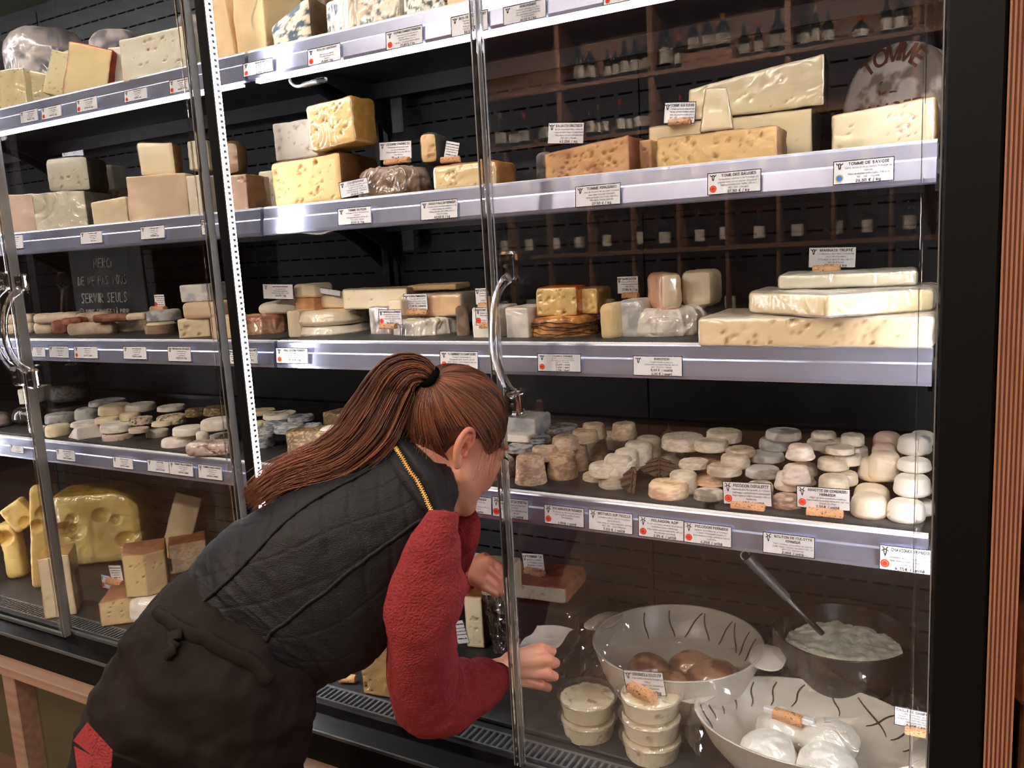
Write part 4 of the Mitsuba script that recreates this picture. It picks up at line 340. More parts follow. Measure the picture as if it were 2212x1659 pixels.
D={'apron': [([-1.1087, -0.47, 0.8198], [-0.1165, -0.0512, 0.0894], 0.105), ([-1.107, -0.5, 0.8091], [-0.1307, -0.0608, 0.082], 0.118),
           ([-1.1124, -0.535, 0.7744], [-0.1565, -0.0786, 0.0673], 0.135), ([-1.14, -0.55, 0.7023], [-0.1784, -0.092, 0.0634], 0.15),
           ([-1.1766, -0.56, 0.6062], [-0.1967, -0.102, 0.0675], 0.155), ([-1.2212, -0.565, 0.4852], [-0.2125, -0.11, 0.0739], 0.155),
           ([-1.284, -0.565, 0.3245], [-0.2187, -0.1131, 0.0766], 0.15), ([-1.3338, -0.565, 0.1586], [-0.2222, -0.1147, 0.0789], 0.145)],
 'bag': [[-0.9628, 0.05, 0.7149], [-0.9038, 0.06, 0.7204], [-0.8712, 0.06, 0.5985], [-0.9371, 0.05, 0.5738]],
 'band': [[-1.1558, -0.62, 0.9352], [-1.1255, -0.62, 0.9071], [-1.0429, -0.62, 0.8919], [-0.9171, -0.62, 0.8779], [-0.8033, -0.62, 0.8588]],
 'board': [[-2.6079, 0.26, 1.4938], [-2.2285, 0.26, 1.4778], [-2.6561, 0.26, 1.2845]],
 'bowlB': [-0.5676, 0.1841, 0.615, 0.1759],
 'bowlF': [-0.2799, -0.004, 0.575, 0.202],
 'cable1': [[-1.3874, 0.06, 1.8601], [-1.3897, 0.06, 1.8425], [-1.3742, 0.06, 1.8324], [-1.3536, 0.06, 1.8316], [-1.3124, 0.06, 1.8336]],
 'cable2': [[-1.4559, 0.06, 1.5196], [-1.4154, 0.06, 1.5162], [-1.3803, 0.06, 1.511], [-1.3454, 0.06, 1.508], [-1.31, 0.06, 1.5152]],
 'camC': [0.0, -1.42, 1.45],
 'chestL': [-0.9012, -0.2, 0.9639],
 'chestR': [-0.8323, -0.33, 0.9762],
 'collar': [[-0.8927, -0.3, 1.1221], [-0.8484, -0.33, 1.1134], [-0.815, -0.345, 1.0995], [-0.7863, -0.355, 1.083], [-0.7674, -0.355, 1.0603], [-0.7539, -0.35, 1.0371]],
 'collar_in': [[-0.8901, -0.275, 1.1395], [-0.8563, -0.285, 1.126], [-0.8309, -0.285, 1.1068], [-0.8107, -0.28, 1.0812], [-0.8042, -0.27, 1.0465], [-0.7975, -0.27, 1.011]],
 'collar_lo': [[-0.9235, -0.31, 1.1083], [-0.8778, -0.34, 1.0992], [-0.8369, -0.36, 1.086], [-0.8032, -0.37, 1.0687], [-0.7787, -0.37, 1.0482], [-0.7604, -0.36, 1.0287]],
 'cupL': [-0.6855, -0.0408, 0.455],
 'cupLr': 0.0597,
 'cupR': [-0.5476, -0.0521, 0.455],
 'curd': [-0.2536, 0.2852, 0.65, 0.132],
 'cwz': 0.6311,
 'elbowR': [-0.8753, -0.295, 0.6674],
 'hL1': [[-2.143, -0.165, 1.4503], [-2.1519, -0.165, 1.4156], [-2.1889, -0.165, 1.375], [-2.2086, -0.165, 1.3153], [-2.2007, -0.165, 1.2489], [-2.17, -0.165, 1.207],
         [-2.1498, -0.165, 1.1651]],
 'hL2': [[-2.2854, -0.125, 1.4589], [-2.2957, -0.125, 1.42], [-2.3277, -0.125, 1.3737], [-2.3405, -0.125, 1.3174], [-2.3281, -0.125, 1.2481], [-2.3024, -0.125, 1.2041],
         [-2.292, -0.125, 1.1599]],
 'hR': [[-0.7371, -0.14, 1.4403], [-0.7388, -0.14, 1.399], [-0.755, -0.14, 1.3672], [-0.7611, -0.14, 1.3184], [-0.7615, -0.14, 1.269], [-0.7503, -0.14, 1.2235],
        [-0.7426, -0.14, 1.1946], [-0.7394, -0.14, 1.1569]],
 'handL': {'mcp': [[-0.9664, 0.075, 0.7798], [-0.9466, 0.062, 0.7788], [-0.9413, 0.052, 0.7673], [-0.9475, 0.045, 0.7532]],
           'pip': [[-0.9391, 0.085, 0.7619], [-0.9223, 0.072, 0.7574], [-0.9208, 0.062, 0.7434], [-0.9296, 0.052, 0.7332]],
           'th': [[-0.9726, 0.035, 0.7458], [-0.9418, 0.03, 0.7367], [-0.9241, 0.045, 0.7188]],
           'tip': [[-0.9252, 0.085, 0.7211], [-0.9189, 0.075, 0.711], [-0.9233, 0.066, 0.7074], [-0.9303, 0.058, 0.7073]],
           'w': [[-1.0069, 0.02, 0.7516], [-0.99, 0.045, 0.7585]]},
 'handR': {'mcp': [[-0.7832, -0.02, 0.6466], [-0.764, -0.03, 0.6322], [-0.7678, -0.03, 0.6025], [-0.7898, -0.02, 0.5674]],
           'pip': [[-0.7731, 0.008, 0.6306], [-0.7627, 0.0, 0.6102], [-0.7664, 0.0, 0.5799], [-0.7873, 0.008, 0.5466]],
           'th': [[-0.8307, -0.03, 0.6225], [-0.82, 0.01, 0.6213], [-0.8014, 0.035, 0.603]],
           'tip': [[-0.7952, 0.03, 0.6097], [-0.7934, 0.03, 0.5831], [-0.7982, 0.03, 0.555], [-0.8139, 0.03, 0.5305]],
           'w': [[-0.8501, -0.105, 0.6196], [-0.8275, -0.065, 0.6178]]},
 'head': {'c': [-0.8459, -0.19, 1.1191], 'f': [0.3148, 0.8011, -0.509], 'r': [0.9133, -0.4017, -0.0675], 'u': [0.2585, 0.4436, 0.8581]},
 'knot': [-1.2441, -0.56, 0.8628],
 'ladle': [[-0.4025, 0.12, 0.8453], [-0.338, 0.17, 0.7537], [-0.2825, 0.22, 0.6675]],
 'lines': {'a': [-0.9366, 0.0366, 0.962], 'b': [-0.4735, 0.0327, 0.962], 'c': [-0.4747, 0.093, 0.962], 'd': [-0.0969, 0.0255, 0.962]},
 'neck': [[-0.8807, -0.23, 1.0147], [-0.8354, -0.215, 1.079]],
 'neigh': [[0.0138, 0.0, 1.3937], [0.0426, 0.0, 1.0056], [0.0302, 0.0, 0.9861], [0.0458, 0.0, 0.9151], [0.0266, 0.0, 0.875], [0.0322, 0.0, 0.7005]],
 'paper': [[-0.919, 0.12, 0.5559], [-0.8677, 0.12, 0.6211], [-0.7664, 0.1, 0.6357], [-0.7976, 0.06, 0.6057]],
 'pony': [[-0.8459, -0.245, 1.2354], [-0.8566, -0.262, 1.2523], [-0.88, -0.28, 1.2481], [-0.9002, -0.3, 1.2172], [-0.9185, -0.32, 1.176], [-0.9421, -0.345, 1.1398],
          [-0.9852, -0.37, 1.1119], [-1.0381, -0.4, 1.0974], [-1.0695, -0.43, 1.0823], [-1.1017, -0.445, 1.0549]],
 'redpatch': [[-1.207, -0.74, 0.7446], [-1.1293, -0.76, 0.8056], [-1.077, -0.76, 0.7757], [-1.0939, -0.76, 0.72], [-1.1912, -0.75, 0.6854]],
 'seams': [[[-1.2078, 0.0, 1.0109], [-1.3471, 0.0, 0.9285], [-1.4783, 0.0, 0.8234], [-1.6575, 0.0, 0.6854], [-1.8897, 0.0, 0.5365]],
           [[-0.9833, 0.0, 0.8815], [-1.1156, 0.0, 0.8341], [-1.2859, 0.0, 0.7282], [-1.479, 0.0, 0.5853], [-1.6483, 0.0, 0.4663], [-1.6881, 0.0, 0.426]]],
 'seamw': [[[-0.9016, -0.36, 1.1223], [-0.9487, -0.42, 1.0828], [-0.9994, -0.46, 1.0264], [-1.0505, -0.52, 0.9654], [-1.1178, -0.58, 0.9096]],
           [[-0.734, -0.36, 1.0256], [-0.7935, -0.41, 1.0119], [-0.8693, -0.46, 0.962], [-0.9374, -0.52, 0.902], [-0.975, -0.58, 0.8681], [-0.9748, -0.6, 0.8587]]],
 'sleeve': [([-0.7788, -0.33, 1.0266], [-0.0214, -0.0119, 0.0029], 0.03), ([-0.7877, -0.345, 0.9889], [-0.0393, -0.0228, 0.0007], 0.055),
            ([-0.805, -0.35, 0.9304], [-0.0561, -0.0334, -0.0039], 0.062), ([-0.8173, -0.35, 0.8717], [-0.0597, -0.0361, -0.0076], 0.062),
            ([-0.8342, -0.34, 0.8105], [-0.0535, -0.0334, -0.012], 0.058), ([-0.8546, -0.32, 0.7439], [-0.0505, -0.0329, -0.0186], 0.056),
            ([-0.8704, -0.3, 0.688], [-0.0486, -0.0351, -0.0367], 0.054), ([-0.8742, -0.27, 0.6483], [-0.0385, -0.0329, -0.0566], 0.052),
            ([-0.8608, -0.235, 0.6323], [-0.0222, -0.0249, -0.0645], 0.052), ([-0.8411, -0.19, 0.63], [-0.0057, -0.0144, -0.0595], 0.05),
            ([-0.8321, -0.14, 0.6277], [0.0041, -0.0061, -0.0457], 0.046), ([-0.8288, -0.11, 0.6296], [0.0059, -0.001, -0.0236], 0.034)],
 'sleeve2': [([-0.8661, -0.2, 0.9502], 0.062), ([-0.9484, -0.1, 0.8401], 0.056), ([-1.0255, 0.0, 0.7298], 0.05), ([-1.0206, 0.02, 0.7313], 0.042),
             ([-1.0005, 0.045, 0.7484], 0.036)],
 'spine': [[-0.897, -0.27, 1.0205], [-0.9952, -0.34, 0.9373], [-1.0831, -0.42, 0.8596], [-1.1454, -0.5, 0.7801], [-1.1684, -0.54, 0.7093]],
 'strand': [[[-0.8344, -0.1, 1.0636], [-0.8447, -0.095, 1.0205], [-0.8617, -0.1, 0.9743], [-0.8761, -0.11, 0.9525], [-0.8931, -0.125, 0.9366]]],
 'tag1': [[-1.3554, 0.4, 1.8009], [-1.351, 0.4, 1.5016]],
 'tie': [-0.8459, -0.245, 1.2354],
 'tie_end': [[-1.0702, -0.68, 0.9463], [-1.081, -0.68, 0.9115], [-1.0759, -0.68, 0.8721]],
 'vest': [([-0.8836, -0.24, 1.0452], [-0.0462, -0.0184, 0.0457], 0.062), ([-0.8795, -0.27, 1.0455], [-0.0686, -0.0291, 0.0584], 0.08),
          ([-0.8967, -0.3, 1.0251], [-0.0947, -0.0407, 0.0773], 0.1), ([-0.9332, -0.335, 0.9922], [-0.1123, -0.0468, 0.0998], 0.112),
          ([-0.9843, -0.38, 0.9339], [-0.1228, -0.0506, 0.1121], 0.115), ([-1.0522, -0.42, 0.8635], [-0.1235, -0.0522, 0.1058], 0.11),
          ([-1.0982, -0.46, 0.8182], [-0.121, -0.0535, 0.0907], 0.105), ([-1.1277, -0.49, 0.7931], [-0.1189, -0.0549, 0.0772], 0.112),
          ([-1.1378, -0.5, 0.7817], [-0.1186, -0.0557, 0.072], 0.112)],
 'wdiv': [[-2.9698, 4.75, 2.6485], [-2.2878, 4.75, 2.6527], [-3.2971, 4.75, 2.3018], [-2.9395, 4.75, 2.2976], [-2.595, 4.75, 2.3269], [-2.2433, 4.75, 2.3517],
          [-3.2932, 4.75, 2.012], [-3.6414, 4.75, 2.6503], [-1.6721, 4.75, 2.7181], [-3.6707, 4.75, 2.2319], [-2.3014, 4.75, 2.2259]],
 'wineA': [(-2.858, 2.667, 0.094, 0.319), (-2.762, 2.653, 0.085, 0.285), (-2.618, 2.651, 0.056, 0.231), (-2.556, 2.649, 0.052, 0.246), (-2.483, 2.65, 0.077, 0.266),
           (-2.393, 2.648, 0.095, 0.253), (-2.308, 2.648, 0.075, 0.259), (-2.16, 2.659, 0.112, 0.373), (-2.057, 2.657, 0.072, 0.241), (-1.954, 2.746, 0.074, 0.25),
           (-1.846, 2.742, 0.073, 0.251), (-1.737, 2.748, 0.098, 0.24), (-1.592, 2.687, 0.07, 0.219), (-1.492, 2.664, 0.053, 0.237), (-1.362, 2.657, 0.145, 0.281),
           (-1.193, 2.649, 0.084, 0.229), (-1.116, 2.653, 0.059, 0.27), (-1.036, 2.665, 0.073, 0.215), (-0.836, 2.712, 0.126, 0.146), (-0.683, 2.653, 0.068, 0.247),
           (-0.595, 2.654, 0.081, 0.23)],
 'wineB': [(-3.585, 2.258, 0.096, 0.292), (-3.458, 2.266, 0.086, 0.233), (-3.364, 2.263, 0.085, 0.26), (-3.179, 2.258, 0.091, 0.277), (-2.779, 2.26, 0.078, 0.276),
           (-2.711, 2.257, 0.042, 0.236), (-2.655, 2.258, 0.053, 0.244), (-2.53, 2.252, 0.075, 0.251), (-2.459, 2.25, 0.052, 0.227), (-2.376, 2.256, 0.092, 0.243),
           (-2.292, 2.252, 0.069, 0.237), (-2.139, 2.258, 0.071, 0.243), (-2.06, 2.267, 0.052, 0.223)],
 'wristR': [-0.832, -0.085, 0.6186]}
# ---------------------------------------------------------------- helpers
def lin(c):
    c = np.asarray(c, float)
    return np.where(c < .04045, c / 12.92, ((c + .055) / 1.055) ** 2.4)
used = {}
def num(name):
    k = used.get(name, 0); used[name] = k + 1
    return name if k == 0 else '%s_%03d' % (name, k)
def tag(key, label=None, cat=None, group=None, kind=None):
    d = {}
    if label: d['label'] = label
    if cat: d['category'] = cat
    if group: d['group'] = group
    if kind: d['kind'] = kind
    labels[key] = d
def put(key, mesh, bsdf, smooth=30, color=None, **more):
    scene[key] = mikit.ply(mesh, 'mat_' + bsdf, smooth=smooth, color=color, **more)
    return key
def part(parent, name, mesh, bsdf, smooth=30, label=None, kind=None, **more):
    key = num(parent + '__' + name)
    put(key, mesh, bsdf, smooth, **more)
    if label or kind: tag(key, label, None, None, kind)
    return key
def box(x0, x1, y0, y1, z0, z1, bev=0.0):
    if bev > 0:
        from manifold3d import Manifold
        h = (x1 - x0) / 2, (y1 - y0) / 2, (z1 - z0) / 2
        bev = min(bev, .45 * min(h) * 2)
        pts = []
        for sx in (-1, 1):
            for sy in (-1, 1):
                for sz in (-1, 1):
                    for a in range(3):
                        p = [sx * (h[0] - bev), sy * (h[1] - bev), sz * (h[2] - bev)]
                        p[a] += bev * (sx, sy, sz)[a]
                        pts.append(p)
        m = Manifold.hull_points(np.array(pts)).to_mesh()
        v = m.vert_properties[:, :3] + [(x0 + x1) / 2, (y0 + y1) / 2, (z0 + z1) / 2]
        return trimesh.Trimesh(v, m.tri_verts, process=False)
    return trimesh.creation.box(bounds=[[x0, y0, z0], [x1, y1, z1]])
def cat(ms): return trimesh.util.concatenate(ms)
def extrude_x(poly, x0, x1):
    """(y, z) polygon extruded along x"""
    m = trimesh.creation.extrude_polygon(Polygon(poly), x1 - x0, engine='earcut')
    v = m.vertices
    m.vertices = np.c_[v[:, 2] + x0, v[:, 0], v[:, 1]]
    return m
def catmull(P, n):
    P = np.asarray(P, float); k = len(P)
    from scipy.interpolate import CubicSpline, PchipInterpolator
    d = np.r_[0, np.cumsum(np.sqrt(np.linalg.norm(np.diff(P, axis=0), axis=1)) + 1e-6)]
    t = np.linspace(0, d[-1], n)
    return CubicSpline(d, P)(t) if k > 2 else np.array([P[0] + (P[-1] - P[0]) * s for s in t / d[-1]])
def tube(P, r, sides=10, n=None, cap=True, flat=1.0, ref=None):
    P = catmull(P, n) if n else np.asarray(P, float)
    r = np.broadcast_to(np.interp(np.linspace(0, 1, len(P)), np.linspace(0, 1, len(np.atleast_1d(r))), np.atleast_1d(r)), len(P))
    t = np.gradient(P, axis=0); t /= np.linalg.norm(t, axis=1, keepdims=True) + 1e-12
    a = np.asarray(ref, float) if ref is not None else (np.array([0, 0, 1.]) if abs(t[:, 2]).mean() < .8 else np.array([1., 0, 0]))
    A = np.cross(t, a); A /= np.linalg.norm(A, axis=1, keepdims=True) + 1e-12
    B = np.cross(t, A)
    ang = np.arange(sides) * 2 * np.pi / sides
    v = (P[:, None] + r[:, None, None] * (np.cos(ang)[None, :, None] * A[:, None] + flat * np.sin(ang)[None, :, None] * B[:, None])).reshape(-1, 3)
    i, j = np.meshgrid(np.arange(len(P) - 1), np.arange(sides), indexing='ij')
    q = np.stack([i * sides + j, i * sides + (j + 1) % sides, (i + 1) * sides + (j + 1) % sides, (i + 1) * sides + j], -1).reshape(-1, 4)
    f = np.vstack([q[:, [0, 1, 2]], q[:, [0, 2, 3]]])
    if cap:
        v = np.vstack([v, P[0], P[-1]]); k = len(v) - 2; L = (len(P) - 1) * sides
        jj = np.arange(sides)
        f = np.vstack([f, np.c_[(jj + 1) % sides, jj, np.full(sides, k)], np.c_[L + jj, L + (jj + 1) % sides, np.full(sides, k + 1)]])
    m = trimesh.Trimesh(v, f, process=False)
    if m.volume < 0: m.invert()
    return m
def lathe(prof, n=48):
    """profile [(r, z)], closed by its own end points on the axis"""
    p = np.asarray(prof, float); ang = np.arange(n) * 2 * np.pi / n
    v = np.stack([p[:, None, 0] * np.cos(ang), p[:, None, 0] * np.sin(ang), np.repeat(p[:, 1:2], n, 1)], -1).reshape(-1, 3)
    i, j = np.meshgrid(np.arange(len(p) - 1), np.arange(n), indexing='ij')
    q = np.stack([i * n + j, i * n + (j + 1) % n, (i + 1) * n + (j + 1) % n, (i + 1) * n + j], -1).reshape(-1, 4)
    return trimesh.Trimesh(v, np.vstack([q[:, [0, 1, 2]], q[:, [0, 2, 3]]]), process=False)
def rotz(v, a):
    c, s = math.cos(a), math.sin(a)
    return np.c_[v[:, 0] * c - v[:, 1] * s, v[:, 0] * s + v[:, 1] * c, v[:, 2]]
def moved(m, loc=(0, 0, 0), rz=0.0):
    m = m.copy(); m.vertices = rotz(np.asarray(m.vertices), rz) + np.asarray(loc); return m
nz = lambda p, s, seed=0, o=3: meshkit.fbm(np.asarray(p) * s + 31.7, o, seed)
sst = lambda a, b, x: (lambda t: t * t * (3 - 2 * t))(np.clip((x - a) / (b - a), 0, 1))
def surface_nets(F, o, h):
    """the zero surface of the grid F (negative inside)"""
    ins = F < 0
    c = np.zeros(tuple(s - 1 for s in F.shape), np.int8)
    offs = [(a, b, d) for a in (0, 1) for b in (0, 1) for d in (0, 1)]
    sl = lambda a, b, d: (slice(a, F.shape[0] - 1 + a), slice(b, F.shape[1] - 1 + b), slice(d, F.shape[2] - 1 + d))
    for q in offs: c += ins[sl(*q)]
    idx = np.argwhere((c > 0) & (c < 8))
    acc, cnt = np.zeros((len(idx), 3)), np.zeros(len(idx))
    vals = {q: F[idx[:, 0] + q[0], idx[:, 1] + q[1], idx[:, 2] + q[2]] for q in offs}
    for i, p in enumerate(offs):
        for q in offs[i + 1:]:
            if sum(abs(x - y) for x, y in zip(p, q)) != 1: continue
            a, b = vals[p], vals[q]; m = (a < 0) != (b < 0)
            t = np.where(m, a / np.where(m, a - b, 1), 0)[:, None]
            acc += np.where(m[:, None], np.array(p) + t * (np.array(q) - np.array(p)), 0); cnt += m
    V = (idx + acc / cnt[:, None]) * h + o
    idm = np.full(c.shape, -1, np.int64); idm[tuple(idx.T)] = np.arange(len(idx))
    Q = []
    for ax in range(3):
        b, d = (ax + 1) % 3, (ax + 2) % 3
        s0 = [slice(1, -1)] * 3; s1 = [slice(1, -1)] * 3
        s0[ax] = slice(0, F.shape[ax] - 1); s1[ax] = slice(1, F.shape[ax])
        i0, i1 = ins[tuple(s0)], ins[tuple(s1)]
        e = np.argwhere(i0 != i1); flip = i0[tuple(e.T)]
        e = e + np.array([0 if k == ax else 1 for k in range(3)])
        def at(db, dd):
            g = e.copy(); g[:, b] += db; g[:, d] += dd; return idm[tuple(g.T)]
        q = np.stack([at(-1, -1), at(0, -1), at(0, 0), at(-1, 0)], 1)
        q[~flip] = q[~flip][:, ::-1]; Q.append(q)
    Q = np.vstack(Q)
    return trimesh.Trimesh(V, np.vstack([Q[:, [0, 1, 2]], Q[:, [0, 2, 3]]]), process=False)
class Sdf:
    """a grid of signed distances to which rounded cones and ellipsoids are added smoothly"""
    def __init__(s, lo, hi, h):
        s.lo, s.h = np.asarray(lo, float), h
        n = np.ceil((np.asarray(hi) - s.lo) / h).astype(int) + 1
        s.F = np.full(n, .05, np.float32); s.n = n
    def region(s, a, b):
        i0 = np.clip(np.floor((a - s.lo) / s.h).astype(int), 0, s.n - 1); i1 = np.clip(np.ceil((b - s.lo) / s.h).astype(int) + 1, 1, s.n)
        g = [s.lo[k] + s.h * np.arange(i0[k], i1[k]) for k in range(3)]
        return tuple(slice(x, y) for x, y in zip(i0, i1)), np.stack(np.meshgrid(*g, indexing='ij'), -1)
    def join(s, sl, d, k, sub=False):
        F = s.F[sl]
        if sub: F = -F
        if k > 0:
            hh = np.clip(.5 + .5 * (F - d) / k, 0, 1)
            r = F * (1 - hh) + d * hh - k * hh * (1 - hh)
        else: r = np.minimum(F, d)
        s.F[sl] = -r if sub else r
    def cone(s, a, b, ra, rb, k=.01, sub=False):
        a, b = np.asarray(a, float), np.asarray(b, float); m = max(ra, rb) + .05
        sl, P = s.region(np.minimum(a, b) - m, np.maximum(a, b) + m)
        ab = b - a; t = np.clip(((P - a) @ ab) / (ab @ ab + 1e-12), 0, 1)
        s.join(sl, np.linalg.norm(P - a - t[..., None] * ab, axis=-1) - (ra + (rb - ra) * t), k, sub)
    def ell(s, c, ax, r, k=.01, sub=False):
        """ellipsoid: centre, 3x3 rows of axes, radii"""
        c, ax, r = np.asarray(c, float), np.asarray(ax, float), np.asarray(r, float)
        m = r.max() + .05
        sl, P = s.region(c - m, c + m)
        q = ((P - c) @ ax.T) / r; l = np.linalg.norm(q, axis=-1)
        g = np.linalg.norm(q / r, axis=-1)
        s.join(sl, (l * (l - 1) / np.maximum(g, 1e-6)).astype(np.float32), k, sub)
    def chain(s, P, r, k=.01):
        for i in range(len(P) - 1): s.cone(P[i], P[i + 1], r[i], r[i + 1], k)
    def mesh(s, smooth=4):
        m = surface_nets(s.F, s.lo, s.h)
        from scipy.sparse import coo_matrix
        f = m.faces; n = len(m.vertices)
        i = np.r_[f[:, 0], f[:, 1], f[:, 2], f[:, 1], f[:, 2], f[:, 0]]; j = np.r_[f[:, 1], f[:, 2], f[:, 0], f[:, 0], f[:, 1], f[:, 2]]
        A = coo_matrix((np.ones(len(i)), (i, j)), (n, n)).tocsr(); w = np.maximum(np.asarray(A.sum(1)).ravel(), 1)[:, None]
        v = np.array(m.vertices)
        for k in range(smooth): v = v + (.5 if k % 2 == 0 else -.51) * (A @ v / w - v)
        return trimesh.Trimesh(v, f, process=False)
# ---------------------------------------------------------------- materials
def rgb(c): return {'type': 'rgb', 'value': [float(x) for x in lin(c)]}
def prin(c, rough, **k): return {'type': 'principled', 'base_color': c if isinstance(c, dict) else rgb(c), 'roughness': rough, **k}
def two(b): return {'type': 'twosided', 'bsdf': b}
def bump(b, fn, scale, eps=1e-3): return {'type': 'bumpmap', 'arbitrary': proc(fn, eps), 'scale': scale, 'bsdf': b}
VC = {'type': 'mesh_attribute', 'name': 'vertex_color'}
class _Mats(dict):
    def __setitem__(s, k, v): scene['mat_' + k] = v
M = _Mats()
M['cheese'] = two(bump(prin(VC, .62, specular=.35), lambda p, n, uv: fbm(p.x * 260, p.y * 260, p.z * 260, 2), .0009, 4e-4))
def film_relief(p, n, uv):
    a = noise(p.x * 42 + 9 * noise(p.x * 14, p.y * 14, p.z * 14), p.y * 42, p.z * 16)
    b = noise(p.x * 130, p.y * 130, p.z * 40 + 6 * a)
    return dr.abs(a - .5) * 1.4 + .35 * b
M['cheese_in_film'] = two(bump(prin(VC, .20, specular=.85, clearcoat=1.0, clearcoat_gloss=.985), film_relief, .0022, 5e-4))
M['cheese_in_creased_film'] = two(bump(prin(VC, .16, specular=.95, clearcoat=1.0, clearcoat_gloss=.98), film_relief, .0060, 5e-4))
M['black_metal'] = prin((.105, .105, .11), .42, specular=.5)
M['back_panel_paint'] = prin(proc(lambda p, n, uv: mi.Color3f(.0185, .0190, .0205) * (.85 + .3 * fbm(p.x * 9, p.z * 9, 0, 3))), .55, specular=.4)
M['frame_black'] = prin((.035, .03, .03), .5, specular=.2)
M['slot_black'] = {'type': 'diffuse', 'reflectance': rgb((.02, .02, .02))}
M['rail_metal'] = prin((.70, .72, .82), .26, metallic=.78, specular=.6)
M['rail_top'] = prin((.93, .93, .94), .35, specular=.5)
M['grey_metal'] = prin((.40, .41, .42), .4, metallic=.5)
M['white_plastic'] = prin((.88, .88, .86), .35)
M['glass_pane'] = {'type': 'thindielectric', 'int_ior': 1.5}
M['clear_acrylic'] = {'type': 'dielectric', 'int_ior': 1.49}
M['stamp_brown'] = two({'type': 'diffuse', 'reflectance': rgb((.27, .17, .14))})
M['edge_grey'] = prin((.62, .62, .62), .2, metallic=.4, specular=.8)
M['cling_film'] = {'type': 'thindielectric', 'int_ior': 1.62}
M['clear_plastic'] = {'type': 'thindielectric', 'int_ior': 1.55}
M['card_white'] = two(prin((.86, .86, .88), .5, specular=.4))
M['ink'] = two({'type': 'diffuse', 'reflectance': rgb((.10, .10, .12))})
M['ink_soft'] = two({'type': 'diffuse', 'reflectance': rgb((.26, .26, .29))})
M['seal_red'] = two({'type': 'diffuse', 'reflectance': rgb((.78, .20, .14))})
M['seal_pale'] = two({'type': 'diffuse', 'reflectance': rgb((.93, .62, .52))})
M['seal_blue'] = two({'type': 'diffuse', 'reflectance': rgb((.25, .38, .58))})
M['seal_gold'] = two({'type': 'diffuse', 'reflectance': rgb((.62, .58, .40))})
def cork_tex(p, n, uv):
    a = fbm(p.x * 380, p.y * 380, p.z * 380, 2)
    return mix((.50, .27, .13), (.16, .07, .03), smoothstep(.60, .74, a)) * (.8 + .4 * noise(p.x * 90, p.y * 90, p.z * 90))
M['cork'] = two(prin(proc(cork_tex), .8))
M['slate'] = two(bump(prin(proc(lambda p, n, uv: mix((.020, .020, .022), (.038, .037, .038), fbm(p.x * 60, p.y * 25, p.z * 60, 3))), .55, specular=.4), lambda p, n, uv: fbm(p.x * 70, p.y * 70, p.z * 70, 3), .002))
M['shelf_mat'] = prin((.13, .13, .135), .55)
def ply_tex(p, n, uv):
    g = noise(p.x * 900, p.y * 300, p.z * 26) * .5 + noise(p.x * 300, p.y * 90, p.z * 7) * .5
    return mix((.33, .13, .065), (.52, .235, .125), g)
M['ply_light'] = prin(proc(ply_tex), .6)
M['ply_dark'] = prin((.36, .19, .13), .7)
def wood_tex(p, n, uv):
    w = noise(p.x * 3 + 1.5 * noise(p.x * 1.3, p.y * 8, p.z * 8), p.y * 60, p.z * 60)
    return mix((.20, .075, .030), (.42, .18, .075), w)
M['wood'] = prin(proc(wood_tex), .5)
def wood_pale(p, n, uv):
    w = noise(p.x * 3, p.y * 70, p.z * 70)
    return mix((.25, .15, .10), (.36, .225, .155), w)
M['wood_pale'] = prin(proc(wood_pale), .55)
M['wood_shelving'] = prin(proc(lambda p, n, uv: mix((.17, .075, .040), (.27, .13, .075), noise(p.x * 4, p.y * 30, p.z * 30))), .6)
M['floor_wood'] = prin(proc(lambda p, n, uv: mix((.10, .055, .032), (.19, .10, .06), noise(p.x * 2, p.y * 40, p.z) * .6 + .4 * mikit.cell_rand(p.y * 7, 0, 0))), .45)
M['olive_panel'] = prin((.30, .26, .17), .7)
M['wall_paint'] = two({'type': 'diffuse', 'reflectance': rgb((.22, .17, .14))})
M['ceiling_paint'] = two({'type': 'diffuse', 'reflectance': rgb((.45, .42, .38))})
M['canopy_grey'] = prin((.40, .42, .37), .6)
M['bottle_glass'] = prin((.02, .035, .025), .12, specular=.7)
M['bottle_label'] = {'type': 'diffuse', 'reflectance': rgb((.93, .89, .83))}
M['capsule_red'] = prin((.62, .04, .05), .3)
M['capsule_gold'] = prin((.65, .48, .22), .3, metallic=.6)
M['ceramic'] = two(prin(proc(lambda p, n, uv: mi.Color3f(.54, .50, .44) * (.92 + .12 * fbm(p.x * 14, p.y * 14, p.z * 14, 3))), .3, specular=.5))
M['ceramic_stroke'] = two(prin((.12, .09, .08), .4))
M['stroke_brown'] = two(prin((.38, .20, .15), .4))
M['brown_bowl'] = two(prin((.11, .08, .07), .3))
M['steel'] = two(prin((.62, .62, .62), .25, metallic=1.0))
M['soft_grey_plastic'] = two(prin((.22, .22, .23), .4))
M['leaf'] = two(bump(prin(proc(lambda p, n, uv: mix((.055, .032, .018), (.14, .085, .05), fbm(p.x * 90, p.y * 90, p.z * 90, 3))), .7), lambda p, n, uv: noise(p.x * 160, p.y * 160, p.z * 160), .002))
M['skin'] = two(prin(VC, .48, specular=.4, sheen=.2))
M['hair'] = two(prin(VC, .38, specular=.55, anisotropic=.5))
def fleece_relief(p, n, uv): return fbm(p.x * 330, p.y * 330, p.z * 330, 2)
M['red_fleece'] = two(bump(prin(proc(lambda p, n, uv: mix((.19, .014, .016), (.34, .034, .035), fleece_relief(p, n, uv))), .9, sheen=.6), fleece_relief, .0035, 5e-4))
